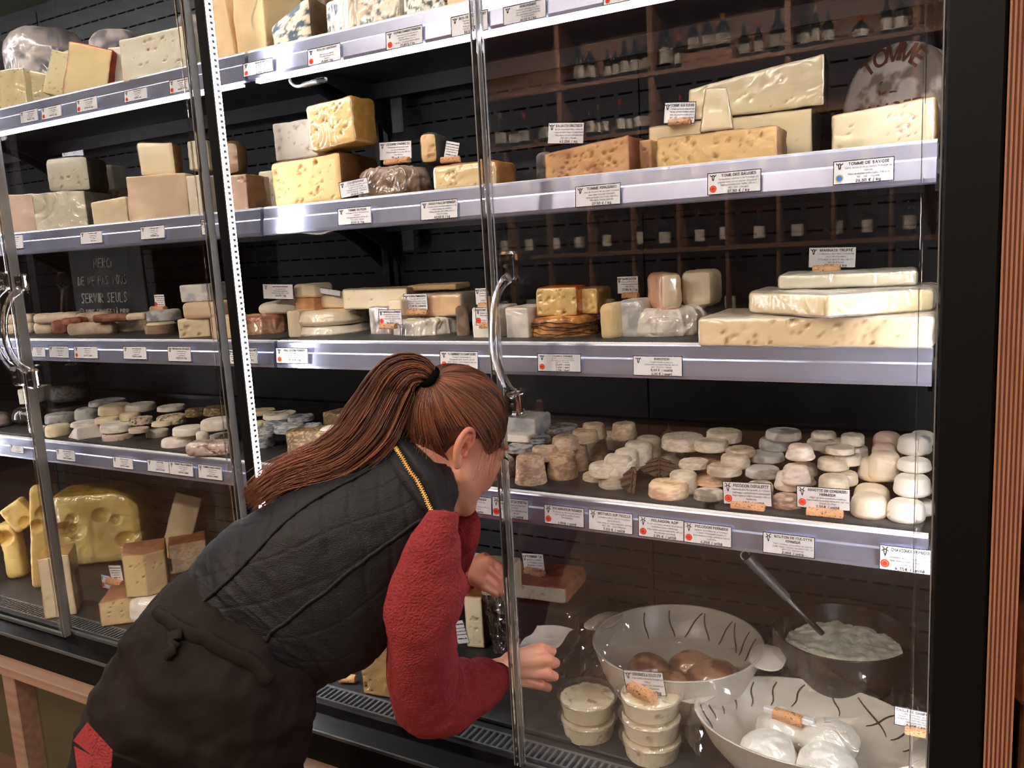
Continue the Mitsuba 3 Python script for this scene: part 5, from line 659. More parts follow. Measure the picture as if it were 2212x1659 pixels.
M['vest_fabric'] = two(bump(prin(proc(lambda p, n, uv: mi.Color3f(.0080, .0070, .0090) * (.8 + .4 * fbm(p.x * 40, p.y * 40, p.z * 40, 3))), .62, sheen=.35, specular=.35), lambda p, n, uv: noise(p.x * 700, p.y * 700, p.z * 700), .0006, 4e-4))
M['apron_fabric'] = two(prin(proc(lambda p, n, uv: mi.Color3f(.0130, .0082, .0070) * (.75 + .5 * fbm(p.x * 22, p.y * 22, p.z * 22, 4))), .8, sheen=.15, specular=.2))
M['zip_brass'] = prin((.74, .56, .32), .28, metallic=.9)
M['black_elastic'] = two({'type': 'diffuse', 'reflectance': rgb((.05, .05, .055))})
M['chalkboard'] = prin((.055, .055, .06), .7)
M['chalk'] = two({'type': 'diffuse', 'reflectance': rgb((.85, .85, .83))})
M['paper_white'] = two({'type': 'diffuse', 'reflectance': rgb((.88, .88, .86))})
M['pink_cloth'] = two(prin((.72, .50, .50), .8))

# ---------------------------------------------------------------- the room
def struct(name, mesh, bsdf): put(name, mesh, bsdf, False); tag(name, kind='structure')
struct('floor', box(-6.5, 3, -5.6, 1.2, -.05, 0), 'floor_wood')
struct('ceiling', box(-6.5, 3, -5.6, 1.2, 3.45, 3.5), 'ceiling_paint')
struct('wall_back', box(-6.5, 3, -5.6, -5.5, 0, 3.45), 'wall_paint')
struct('wall_left', box(-6.6, -6.5, -5.6, 1.2, 0, 3.45), 'wall_paint')
struct('wall_right', box(3, 3.1, -5.6, 1.2, 0, 3.45), 'wall_paint')
struct('wall_front', box(-6.5, 3, .62, .72, 0, 3.45), 'wall_paint')
for x, y, s in [(-1.55, -1.75, 1.25), (-.35, -2.1, 1.0), (-2.9, -2.2, .8), (-1.5, -4.1, 4.6), (-3.0, -4.1, 4.6), (-.2, -4.2, 2.4), (.6, -3.0, .8), (1.0, -1.1, .5)]:
    k = num('ceiling_lamp')
    part(k, 'rim', trimesh.creation.annulus(.15, .17, .03).apply_translation([x, y, 3.42]), 'white_plastic')
    d = lathe([(0, 0), (.15, 0)], 24); d.apply_translation([x, y, 3.425])
    part(k, 'lens', d, 'white_plastic', False, emitter={'type': 'area', 'radiance': {'type': 'rgb', 'value': (WARM * SPOT * s).tolist()}})
    tag(k, 'round warm ceiling lamp above the shop floor', 'lamp', 'ceiling lamps of the shop')

# ---------------------------------------------------------------- the refrigerated wall case
C0 = 'display_case'
tag(C0, 'tall black refrigerated wall case with metal railed shelves and clear sliding doors', 'display case')
XL, XR, JX = -4.25, -.066, -1.45
BY = .46
bp = part(C0, 'back_panel', cat([box(XL, JX - .012, BY, BY + .02, .42, 2.36), box(JX + .012, XR + .06, BY, BY + .02, .42, 2.36), box(JX - .012, JX + .012, BY + .008, BY + .02, .42, 2.36)]), 'back_panel_paint', False)
# three more flat panels split the back wall at the upright; slots run in rows
rows = [.5475 + .0475 * i for i in range(38)]
for z in rows:
    if 1.89 < z < 1.92 or .95 < z < 1.37: continue
    sl = [box(x, x + .034, BY - .0012, BY, z - .0022, z + .0022) for x in np.arange(-3.3, XR - .05, .046) if abs(x + .017 - JX) > .04]
    part(bp, 'slot_row', cat(sl), 'slot_black', False, kind='stuff')
for x in (-.72, -2.2, -2.9):
    part(bp, 'panel_joint', box(x - .0012, x + .0012, BY - .0012, BY, .47, 2.34), 'slot_black', False)
part(C0, 'rear_ledge', box(XL, XR, BY - .03, BY, 1.018, 1.030), 'black_metal', False)
part(C0, 'side_panel', box(XR + .03, XR + .055, -.09, BY + .02, .42, 2.36), 'black_metal', False)
part(C0, 'canopy', cat([box(XL, XR + .06, -.2, BY + .02, 2.36, 2.42), box(XL, XR + .06, -.2, -.17, 2.3, 2.36)]), 'canopy_grey', False)
upr = part(C0, 'upright', cat([box(JX - .022, JX - .008, BY - .012, BY - .001, .5, 2.34), box(JX + .008, JX + .022, BY - .012, BY - .001, .5, 2.34)]), 'black_metal', False)
DKZ = .455
part(C0, 'deck', box(XL, XR + .03, -.045, BY, DKZ - .02, DKZ - .001), 'shelf_mat', False)
# air grille of upright slots in front of the deck
bars = [box(XL, XR, -.1, -.095, DKZ - .02, DKZ - .001), box(XL, XR, -.052, -.045, DKZ - .02, DKZ - .001)]
bars += [box(x, x + .0055, -.095, -.052, DKZ - .02, DKZ - .001) for x in np.arange(-3.6, XR, .0145)]
part(C0, 'grille', cat(bars), 'grey_metal', False)
part(C0, 'grille_pit', box(XL, XR, -.1, -.045, DKZ - .06, DKZ - .04), 'slot_black', False)
part(C0, 'door_track', cat([box(XL, XR + .06, -.112, -.102, DKZ - .03, DKZ - .006), box(XL, XR + .06, -.135, -.112, DKZ - .05, DKZ - .03)]), 'black_metal', False)
part(C0, 'sill', cat([extrude_x([(-.135, .40), (-.135, .442), (-.180, .436), (-.184, .43), (-.184, .36), (-.12, .36)], XL, XR + .06)]), 'frame_black', 20)
part(C0, 'sill_trim', box(XL, XR + .06, -.187, -.182, .430, .437), 'grey_metal', False, label='thin grey metal trim along the sill')
part(C0, 'frame_post', box(XR, -.001, -.2, -.088, .36, 2.42, .003), 'frame_black', False)
part(C0, 'mullion', box(JX - .035, JX - .004, -.105, -.085, DKZ - .01, 2.34, .002), 'frame_black', False)
lower = part(C0, 'base_panel', box(XL, XR + .06, -.16, -.15, 0, .33), 'olive_panel', False)
part(C0, 'wood_ledge', box(XL, XR + .06, -.225, -.12, .332, .362, .003), 'wood_pale', False)
for x in (-2.42, -1.02): part(C0, 'wood_upright', box(x - .03, x + .03, -.215, -.15, 0, .332, .003), 'wood_pale', False)
SH = [1.906, 1.570, 1.267, .966]
MODS = [(JX + .004, XR - .018), (-2.835, JX - .004), (XL, -2.843)]
def rail_mesh(z, x0, x1):
    h = .06
    P = [(.006, z), (-.004, z), (-.006, z - .003), (-.0075, z - .024), (-.0105, z - .027), (-.0135, z - .054), (-.0125, z - h), (.0, z - h - .002), (.008, z - h + .004), (.008, z - .008)]
    return extrude_x(P, x0, x1)
for i, z in enumerate(SH):
    for (x0, x1) in MODS:
        s = part(C0, 'shelf', cat([box(x0, x1, .004, BY - .012, z - .022, z - .006), box(x0, x1, .06, .075, z - .045, z - .022), box(x0, x1, BY - .08, BY - .065, z - .06, z - .022)]), 'black_metal', False)
        part(s, 'rail', rail_mesh(z, x0 + .001, x1 - .001), 'rail_metal', False, label='brushed metal price rail')
        part(s, 'rail_lip', box(x0 + .001, x1 - .001, -.004, .008, z - .001, z + .002), 'rail_top', False)
        part(s, 'shelf_surface', box(x0, x1, .008, BY - .02, z - .006, z - .003), 'shelf_mat', False)
        for xb in (x0 + .03, x1 - .03):
            a = np.linspace(0, 1, 12)
            lo = [(BY - .012 - t * .36, z - .03 - .12 * (1 - t) ** 2.4) for t in a]
            part(s, 'bracket', extrude_x([(BY - .012, z - .022)] + lo + [(BY - .372, z - .022)], xb - .004, xb + .004), 'black_metal', False)
        if i == 0:
            part(s, 'lamp_strip', box(x0 + .02, x1 - .02, -.010, .004, z - .069, z - .0635), 'white_plastic', False, label='glowing white lamp strip below the top rail',
                 emitter={'type': 'area', 'radiance': {'type': 'rgb', 'value': (COOL * LED_SHELF).tolist()}})
for k, z0 in (('cable1', 0), ('cable2', 1)):
    c = np.array(D[k]); cb = part(C0, 'lamp_cable', tube(c, .0035, 8, 24), 'white_plastic', True, label='white lamp cable with a clear plug under the shelf')
    e = c[-1]; part(cb, 'plug', tube([c[-2], e + (e - c[-2]) * .6], [.006, .007, .006], 10, 6), 'clear_acrylic', 40)
# vertical light strips: white band with its little grey diodes
def strip(x, y, z0, z1, face, sc):
    s = part(C0, 'light_strip', box(x - .0015, x + .0015, y - .0085, y + .0085, z0, z1), 'white_plastic', False, label='vertical glowing white light strip',
             emitter={'type': 'area', 'radiance': {'type': 'rgb', 'value': (COOL * LED_POST * sc).tolist()}})
    if face: part(s, 'diode', cat([box(x + .0016, x + .0026, y - .0035, y + .0035, z, z + .0055) for z in np.arange(z0 + .01, z1, .0125)]), 'grey_metal', False, kind='stuff')
strip(JX - .0022, -.0955, DKZ + .02, 2.32, True, .62)
strip(XR + .012, -.079, DKZ + .03, 2.32, False, .7)
strip(-2.86, -.083, DKZ + .02, 2.32, False, .5)
part(C0, 'canopy_lamp', box(XL, XR, -.08, -.065, 2.335, 2.345), 'white_plastic', False, emitter={'type': 'area', 'radiance': {'type': 'rgb', 'value': (COOL * LED_TOP).tolist()}})
# sliding doors of clear acrylic
def door(x0, x1, y, handle=None, edges=('l',)):
    z0, z1 = DKZ - .006, 2.33
    pane = trimesh.Trimesh([[x0, y, z0], [x1, y, z0], [x1, y, z1], [x0, y, z1]], [[0, 1, 2], [0, 2, 3]], process=False)
    d = part(C0, 'sliding_door', pane, 'glass_pane', False, label='clear sliding door pane')
    for sd, xe in (('l', x0), ('r', x1)):
        if sd in edges:
            for dx in (-.006, .006): part(d, 'edge_strip', box(xe + dx - .0009, xe + dx + .0009, y - .010, y + .008, z0, z1), 'edge_grey', False)
    if 'l' in edges:
        part(d, 'edge_profile', box(x0 - .004, x0 + .005, y - .009, y + .009, z0, z1, .0012), 'clear_acrylic', False)
        part(d, 'edge_profile', box(x0 + .011, x0 + .015, y - .006, y + .0, z0, z1, .0008), 'clear_acrylic', False)
    if 'r' in edges:
        part(d, 'edge_profile', box(x1 - .005, x1 + .004, y - .009, y + .009, z0, z1, .0012), 'clear_acrylic', False)
        part(d, 'edge_profile', box(x1 - .030, x1 - .026, y - .004, y - .001, z0, z1, .0008), 'clear_acrylic', False)
    part(d, 'bottom_runner', box(x0, x1, y - .005, y + .005, z0 - .004, z0 + .004), 'grey_metal', False)
    if handle is not None:
        P = np.array(handle); n = len(P)
        off = np.array([0, -.028, 0])
        mid = catmull(P[1:-1], 30) + off * np.sin(np.linspace(0, np.pi, 30))[:, None] ** .5
        bow = tube(mid, [.0105, .0095, .009, .0095, .0105], 12, None, True, .62)
        tops = []
        for a, b in ((P[0], P[1]), (P[-1], P[-2])):
            c, hh = (a + b) / 2, abs(a[2] - b[2]) / 2 + .004
            tops.append(box(c[0] - .0135, c[0] + .0135, c[1] - .014, c[1] + .012, c[2] - hh, c[2] + hh, .005))
        h = part(d, 'handle', bow, 'clear_acrylic', True, label='curved clear acrylic handle')
        for t in tops: part(h, 'mount', t, 'clear_acrylic', 30)
        for a, b in ((P[0], P[1]), (P[-1], P[-2])):
            c = (a + b) / 2; part(h, 'screw', trimesh.creation.cylinder(.003, .008, 16, transform=trimesh.transformations.rotation_matrix(np.pi / 2, [1, 0, 0])).apply_translation([c[0], c[1] - .012, c[2]]), 'steel')
    return d
door(-.789, XR - .001, -.118, D['hR'], ('l', 'r'))
door(-2.262, JX - .052, -.112, D['hL1'], ('l', 'r'))
door(-3.02, -2.235, -.135, D['hL2'], ('r',))
for k, p in enumerate(D['tag1']):
    p = np.array(p); t = num('hanging_tag')
    put(t, box(p[0] - .018, p[0] + .018, p[1] - .004, p[1] + .004, p[2] - .045, p[2] + .045, .003), 'soft_grey_plastic', 30)
    tag(t, ['glossy grey plastic tag hanging under the top shelf by the upright', 'glossy grey plastic tag hanging under the second shelf by the upright'][k], 'tag')
# slate boards on the two lower shelves
def slate(x0, x1, y0, y1, z, lab, seed):
    rng = np.random.default_rng(seed); n = 26
    e = lambda a, b: np.linspace(a, b, n)
    P = np.vstack([np.c_[e(x0, x1), np.full(n, y0)], np.c_[np.full(n, x1), e(y0, y1)], np.c_[e(x1, x0), np.full(n, y1)], np.c_[np.full(n, x0), e(y1, y0)]])
    P += rng.normal(0, .0008, P.shape)
    m = trimesh.creation.extrude_polygon(Polygon(P).buffer(-.006).buffer(.006), .010, engine='earcut'); m.apply_translation([0, 0, z - .002])
    k = num('slate_board'); put(k, m, 'slate', 25); tag(k, lab, 'slate board')
slate(-.95, -.452, .012, .40, .966, 'black slate board under the goat cylinders and small discs', 1)
slate(-.430, -.095, .012, .40, .966, 'black slate board under the two cards and the plump white cheeses', 2)
slate(-1.43, -.97, .014, .40, .966, 'black slate board under the ash coated discs and herb bricks', 3)
slate(-2.75, -1.50, .014, .40, .966, 'black slate board under the pale discs behind the left door', 4)
for x0, x1, l in ((-1.43, -1.09, 'by the light strip under the soft white stack'), (-1.085, -.765, 'under the thick white wheel'), (-.76, -.43, 'under the banded orange wheel'), (-.425, -.1, 'under the brie stack'), (-2.7, -1.5, 'under the baguette shaped cheeses')):
    k = num('slate_board'); put(k, box(x0, x1, .010, .40, 1.2645, 1.2690, .001), 'slate', False); tag(k, 'thin black slate on the third shelf ' + l, 'slate board')

# ---------------------------------------------------------------- plywood panel and what stands right of the case
pk = 'plywood_panel'; tag(pk, 'tall plywood end panel with striped edge right of the black case', 'panel')
xs = np.linspace(.0008, .034, 14)
for i in range(13): part(pk, 'ply', box(xs[i], xs[i + 1], -.2005 + .0008 * (i % 2), .6, 0, 2.6), 'ply_dark' if i % 2 else 'ply_light', False)
cb = 'wooden_cabinet'; tag(cb, 'orange wooden cabinet at the right edge behind the plywood panel', 'cabinet')
part(cb, 'body', box(.05, .9, .06, .55, .0, .72, .004), 'wood', False)
part(cb, 'top_board', box(.037, .9, -.03, .55, .72, .86, .012), 'wood', False)
part(cb, 'handle', trimesh.creation.cylinder(.014, .5, 20, transform=trimesh.transformations.rotation_matrix(np.pi / 2, [0, 1, 0])).apply_translation([.3, -.045, .905]), 'frame_black')
part(cb, 'back_board', box(.04, .9, .2, .23, .86, 1.05, .003), 'wood', False)
put('white_tray', box(.05, .6, .03, .18, .862, .93, .006), 'white_plastic'); tag('white_tray', 'white tray on the wooden cabinet at the right edge', 'tray')
put('pink_cloth', cat([tube([(.07, .1, 1.36), (.065, .1, 1.2), (.06, .1, 1.0)], [.012, .03, .035], 16, 20), tube([(.12, .1, 1.36), (.115, .1, 1.2), (.12, .1, 1.0)], [.012, .03, .035], 16, 20)]), 'pink_cloth', True)
tag('pink_cloth', 'pinkish cloth hanging at the right edge of the photo', 'cloth')

# ---------------------------------------------------------------- wine shelving behind the camera, seen mirrored in the right door
mirror = lambda y: -.236 - y
WYr = mirror(4.75)
ws = 'wine_shelving'; tag(ws, 'wooden wine shelving mirrored in the right door', 'shelving')
for z in (.45, .85, 1.35, 1.82, 2.225, 2.625, 3.12): part(ws, 'board', box(-5.2, .8, WYr - .25, WYr + .06, z, z + .03), 'wood_shelving', False)
for x in np.arange(-4.95, .8, .36): part(ws, 'divider', box(x - .012, x + .012, WYr - .25, WYr + .05, .45, 2.225), 'wood_shelving', False)
for x in (-4.3, -3.0, -2.25, -1.28, -.5, .3): part(ws, 'divider', box(x - .02, x + .02, WYr - .25, WYr + .05, 2.255, 3.12), 'wood_shelving', False)
part(ws, 'back', box(-5.2, .8, WYr - .27, WYr - .25, .4, 3.15), 'wood_shelving', False)
part(ws, 'wooden_crate', cat([box(-2.02, -1.66, WYr - .2, WYr + .04, 2.655, 2.742)]), 'wood_shelving', False)
def bottle(x, z, w, h, i, y):
    k = num('wine_bottle'); r = min(w / 2, .05)
    prof = [(0, 0), (r * .9, 0), (r, .006), (r, h * .55), (r * .92, h * .62), (r * .45, h * .74), (r * .34, h * .8), (r * .34, h), (0, h)]
    mv = lambda m: m.apply_translation([x, y, z])
    part(k, 'glass', mv(lathe(prof, 20)), 'bottle_glass', 40)
    part(k, 'paper_label', mv(lathe([(r * 1.01, h * .14), (r * 1.01, h * .44)], 20)), 'bottle_label', True)
    part(k, 'capsule', mv(lathe([(r * .37, h * .82), (r * .37, h * 1.003), (0, h * 1.003)], 14)), 'capsule_red' if i % 5 == 3 else ('capsule_gold' if i % 5 == 1 else 'bottle_glass'), 40)
    row = 'top' if z > 2.5 else 'second' if z > 2 else 'third' if z > 1.6 else 'fourth' if z > 1.2 else 'lowest'
    look = 'red capped' if i % 5 == 3 else 'gold capped' if i % 5 == 1 else 'black capped'
    if r >= .049: look = 'wide ' + look
    tag(k, '%s wine bottle with pale label, %s row of the mirrored wine shelving' % (look, row), 'bottle', '%s wine bottles in the %s mirrored row' % (look, row))
i = 0
for row in ('wineA', 'wineB'):
    for (x, z, w, h) in D[row]: bottle(x, {'wineA': 2.656, 'wineB': 2.256}[row] + (.087 if 2.0 > -x > 1.68 and row == 'wineA' else 0), w, min(h, .36), i, WYr - .03); i += 1
rb = np.random.default_rng(5)
for z in (1.851, 1.381, .881):
    for x in np.arange(-4.6, .4, .24): bottle(x + rb.uniform(-.03, .03), z, rb.uniform(.07, .09), rb.uniform(.27, .31), i, WYr - .05); i += 1

# ---------------------------------------------------------------- cheeses
ST = {  # colour a, colour b, how b is spread, feature size
 'mott': ((.62, .55, .52), (.34, .31, .31), 'patch', 26), 'mottd': ((.42, .40, .40), (.22, .21, .21), 'patch', 26), 'yels': ((.84, .76, .54), (.45, .36, .18), 'speck', 170),
 'yel': ((.86, .74, .50), (.80, .66, .40), 'soft', 20), 'yelb': ((.90, .76, .52), (.82, .64, .40), 'soft', 12), 'white': ((.90, .87, .80), (.84, .78, .68), 'soft', 25), 'whiter': ((.90, .87, .82), (.74, .68, .62), 'patchs', 30),
 'pale': ((.86, .83, .72), (.78, .74, .62), 'soft', 14), 'brownc': ((.50, .38, .27), (.30, .22, .16), 'patch', 30), 'blue': ((.90, .80, .66), (.22, .30, .36), 'vein', 34), 'blueg': ((.88, .87, .78), (.20, .27, .24), 'vein', 55), 'blueo': ((.88, .72, .52), (.45, .42, .36), 'veins', 40),
 'pink': ((.86, .74, .64), (.78, .62, .50), 'soft', 16), 'grey': ((.76, .73, .62), (.66, .62, .52), 'soft', 20), 'grey2': ((.76, .72, .66), (.68, .63, .56), 'soft', 20), 'cream': ((.88, .82, .66), (.80, .70, .52), 'soft', 18), 'cream2': ((.90, .83, .70), (.84, .72, .54), 'soft', 18),
 'beige': ((.82, .70, .56), (.74, .61, .46), 'soft', 10), 'eyed': ((.90, .76, .48), (.84, .65, .36), 'soft', 14), 'eyed2': ((.86, .76, .54), (.78, .65, .42), 'soft', 14), 'rust': ((.58, .47, .38), (.40, .29, .21), 'patch', 22), 'rustb': ((.78, .55, .32), (.62, .38, .19), 'patchs', 22),
 'orang': ((.86, .70, .46), (.72, .50, .28), 'soft', 20), 'gold': ((.84, .68, .40), (.74, .56, .32), 'soft', 12), 'pyel': ((.86, .78, .58), (.79, .70, .50), 'soft', 9), 'ivory': ((.89, .84, .68), (.84, .77, .58), 'soft', 16),
 'bag': ((.85, .76, .64), (.72, .60, .48), 'patchs', 40), 'redc': ((.66, .38, .28), (.50, .24, .18), 'patch', 50), 'ash': ((.66, .67, .66), (.46, .48, .50), 'patch', 40), 'ashw': ((.80, .80, .79), (.64, .65, .66), 'patch', 40), 'ash2': ((.70, .71, .73), (.27, .29, .33), 'wrink', 60),
 'redw': ((.80, .58, .42), (.60, .36, .25), 'patch', 35), 'peach': ((.90, .74, .55), (.84, .65, .45), 'soft', 14), 'tan': ((.78, .62, .42), (.66, .49, .31), 'soft', 20), 'livarot': ((.83, .52, .17), (.60, .33, .09), 'patch', 40), 'livcut': ((.88, .74, .42), (.80, .62, .28), 'soft', 20),
 'brie': ((.91, .80, .62), (.86, .72, .52), 'soft', 14), 'brie2': ((.91, .83, .62), (.87, .76, .52), 'soft', 14), 'brie3': ((.88, .86, .74), (.82, .79, .64), 'soft', 14), 'dark': ((.30, .29, .28), (.17, .165, .16), 'wrink', 50), 'darkb': ((.22, .19, .17), (.13, .11, .10), 'patch', 40),
 'herb': ((.40, .30, .18), (.66, .55, .36), 'grain', 240), 'herbl': ((.80, .74, .62), (.36, .27, .18), 'grain2', 200), 'rosy': ((.76, .66, .60), (.50, .36, .33), 'grain2', 120), 'tanw': ((.86, .71, .52), (.62, .46, .38), 'wrink', 70), 'tanp': ((.86, .76, .62), (.72, .60, .47), 'wrink', 60),
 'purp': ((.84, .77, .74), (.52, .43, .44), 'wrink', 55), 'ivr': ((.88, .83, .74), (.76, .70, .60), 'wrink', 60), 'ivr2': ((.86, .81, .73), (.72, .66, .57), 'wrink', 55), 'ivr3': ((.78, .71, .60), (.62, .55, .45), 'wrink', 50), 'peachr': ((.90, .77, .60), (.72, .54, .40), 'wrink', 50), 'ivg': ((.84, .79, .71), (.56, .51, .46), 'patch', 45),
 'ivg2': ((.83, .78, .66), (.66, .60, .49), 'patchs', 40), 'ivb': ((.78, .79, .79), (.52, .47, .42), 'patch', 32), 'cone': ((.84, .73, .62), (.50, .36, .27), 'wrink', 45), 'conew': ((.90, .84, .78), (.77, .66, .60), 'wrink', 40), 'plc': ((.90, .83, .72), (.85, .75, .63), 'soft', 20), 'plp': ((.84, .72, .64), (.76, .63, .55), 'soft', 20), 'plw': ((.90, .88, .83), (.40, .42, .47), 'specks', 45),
 'emm': ((.86, .73, .38), (.80, .65, .30), 'soft', 8), 'tom': ((.84, .74, .52), (.74, .61, .38), 'soft', 10), 'tomw': ((.80, .62, .44), (.66, .44, .28), 'patch', 16), 'stone': ((.54, .50, .46), (.33, .28, .24), 'patch', 45), 'brownr': ((.72, .50, .33), (.48, .30, .19), 'patch', 22), 'milk': ((.95, .95, .92), (.90, .90, .86), 'soft', 12), 'creamy': ((.90, .85, .70), (.62, .50, .32), 'specks', 60),
 'ochre': ((.76, .60, .34), (.62, .44, .20), 'soft', 16)}
def paint(v, st, seed):
    a, b, how, s = ST[st]; a, b = np.array(a), np.array(b); a, b = lin(a + .24 * (a.max() - a)), lin(b + .15 * (b.max() - b))
    f = nz(v, s, seed, 4)
    w = {'soft': lambda: .7 * f, 'patch': lambda: sst(.42, .60, f), 'patchs': lambda: .75 * sst(.46, .70, f), 'speck': lambda: sst(.66, .74, f), 'vein': lambda: 1.0 * sst(.085, .03, abs(f - .47)) * sst(.40, .50, nz(v, s * .35, seed + 3)) + sst(.57, .64, nz(v, s * 1.6, seed + 9)),
         'veins': lambda: .8 * sst(.04, .012, abs(f - .5)) * sst(.4, .6, nz(v, s * .4, seed + 3)), 'wrink': lambda: .85 * sst(.40, .60, .5 * f + .5 * nz(v * [1, 1, 2.4], s * 2, seed + 5, 2)), 'grain': lambda: sst(.52, .66, f), 'grain2': lambda: sst(.48, .58, f) * sst(.3, .6, nz(v, 40, seed + 2)), 'specks': lambda: .8 * sst(.68, .73, f)}[how]()
    return (a + (b - a) * np.clip(w, 0, 1)[:, None]) * (.96 + .08 * nz(v, 9, seed + 7)[:, None])
def axis_grid(L, r, step):
    n = max(int(round((L - 2 * r) / step)), 2)
    c = r * (1 - np.cos(np.linspace(0, np.pi / 2, 4)[:-1]))
    return np.r_[c, np.linspace(r, L - r, n + 1), (L - c)[::-1]]
def block_mesh(w, d, h, rnd, step):
    r = min(rnd, .42 * w, .42 * d, .42 * h)
    gx, gy, gz = axis_grid(w, r, step), axis_grid(d, r, max(step * 1.8, d / 26)), axis_grid(h, r, step)
    V, Fc, ID = [], [], []; base = 0
    def face(u, v, fn, flip, i):
        nonlocal base
        U, W = np.meshgrid(u, v, indexing='ij'); P = fn(U, W).reshape(-1, 3)
        a, b = np.meshgrid(np.arange(len(u) - 1), np.arange(len(v) - 1), indexing='ij'); n = len(v)
        q = np.stack([a * n + b, (a + 1) * n + b, (a + 1) * n + b + 1, a * n + b + 1], -1).reshape(-1, 4)
        if flip: q = q[:, ::-1]
        V.append(P); Fc.append(np.vstack([q[:, [0, 1, 2]], q[:, [0, 2, 3]]]) + base); ID.append(np.full(2 * len(q), i)); base += len(P)
    st = lambda *a: np.stack(np.broadcast_arrays(*a), -1).astype(float)
    face(gx, gz, lambda a, b: st(a, 0, b), False, 0); face(gx, gz, lambda a, b: st(a, d, b), True, 1)
    face(gy, gz, lambda a, b: st(0, a, b), True, 2); face(gy, gz, lambda a, b: st(w, a, b), False, 3)
    face(gx, gy, lambda a, b: st(a, b, h), False, 4); face(gx, gy, lambda a, b: st(a, b, 0), True, 5)
    V, Fc, ID = np.vstack(V), np.vstack(Fc), np.concatenate(ID)
    key = np.round(V * 1e6).astype(np.int64); _, first, inv = np.unique(key, axis=0, return_index=True, return_inverse=True)
    V, Fc = V[first], inv.reshape(-1)[Fc]
    inner = np.clip(V, r, np.array([w, d, h]) - r); D_ = V - inner; L = np.linalg.norm(D_, axis=1, keepdims=True)
    V = np.where(L > 1e-9, inner + D_ / np.maximum(L, 1e-9) * r * np.minimum(L / r, 1) ** 0, V)
    return V - [w / 2, 0, 0], Fc, ID
def vnormals(v, f):
    n = np.zeros_like(v); c = np.cross(v[f[:, 1]] - v[f[:, 0]], v[f[:, 2]] - v[f[:, 0]])
    for k in range(3): np.add.at(n, f[:, k], c)
    return n / (np.linalg.norm(n, axis=1, keepdims=True) + 1e-20)
GL = {}
def glyph(c, bold):
    if (c, bold) not in GL:
        m = meshkit.text_mesh(c, 1.0, .02, bold)
        n = m.face_normals[:, 2] > .9
        f = m.faces[n]; u, inv = np.unique(f, return_inverse=True)
        v = m.vertices[u][:, :2]
        GL[c, bold] = (v - [v[:, 0].min(), 0], inv.reshape(-1, 3), float(np.ptp(v[:, 0])))
    return GL[c, bold]
ADV = {' ': .30, '~': .50}
def text2d(s, h, bold=False):
    """flat lettering: vertices (x, z) and faces, and the width"""
    V, F_, x, b = [], [], 0.0, 0
    for c in s:
        if c == ' ': x += .46 * h; continue
        if c == '~':   # writing too blurred to read: one stroke
            v = np.array([[0, .12], [.46, .12], [.46, .52], [0, .52]]); f = np.array([[0, 1, 2], [0, 2, 3]]); wd = .46; gap = .12
        else: (v, f, wd), gap = glyph(c, bold), .13
        V.append(v * h + [x, 0]); F_.append(f + b); b += len(v); x += (wd + gap) * h
    if not V: return np.zeros((0, 2)), np.zeros((0, 3), int), 0
    return np.vstack(V), np.vstack(F_), x
CATN = {'cheese_ball': 'cheese', 'herb_brick': 'cheese'}
seed = 0; ntri = 0
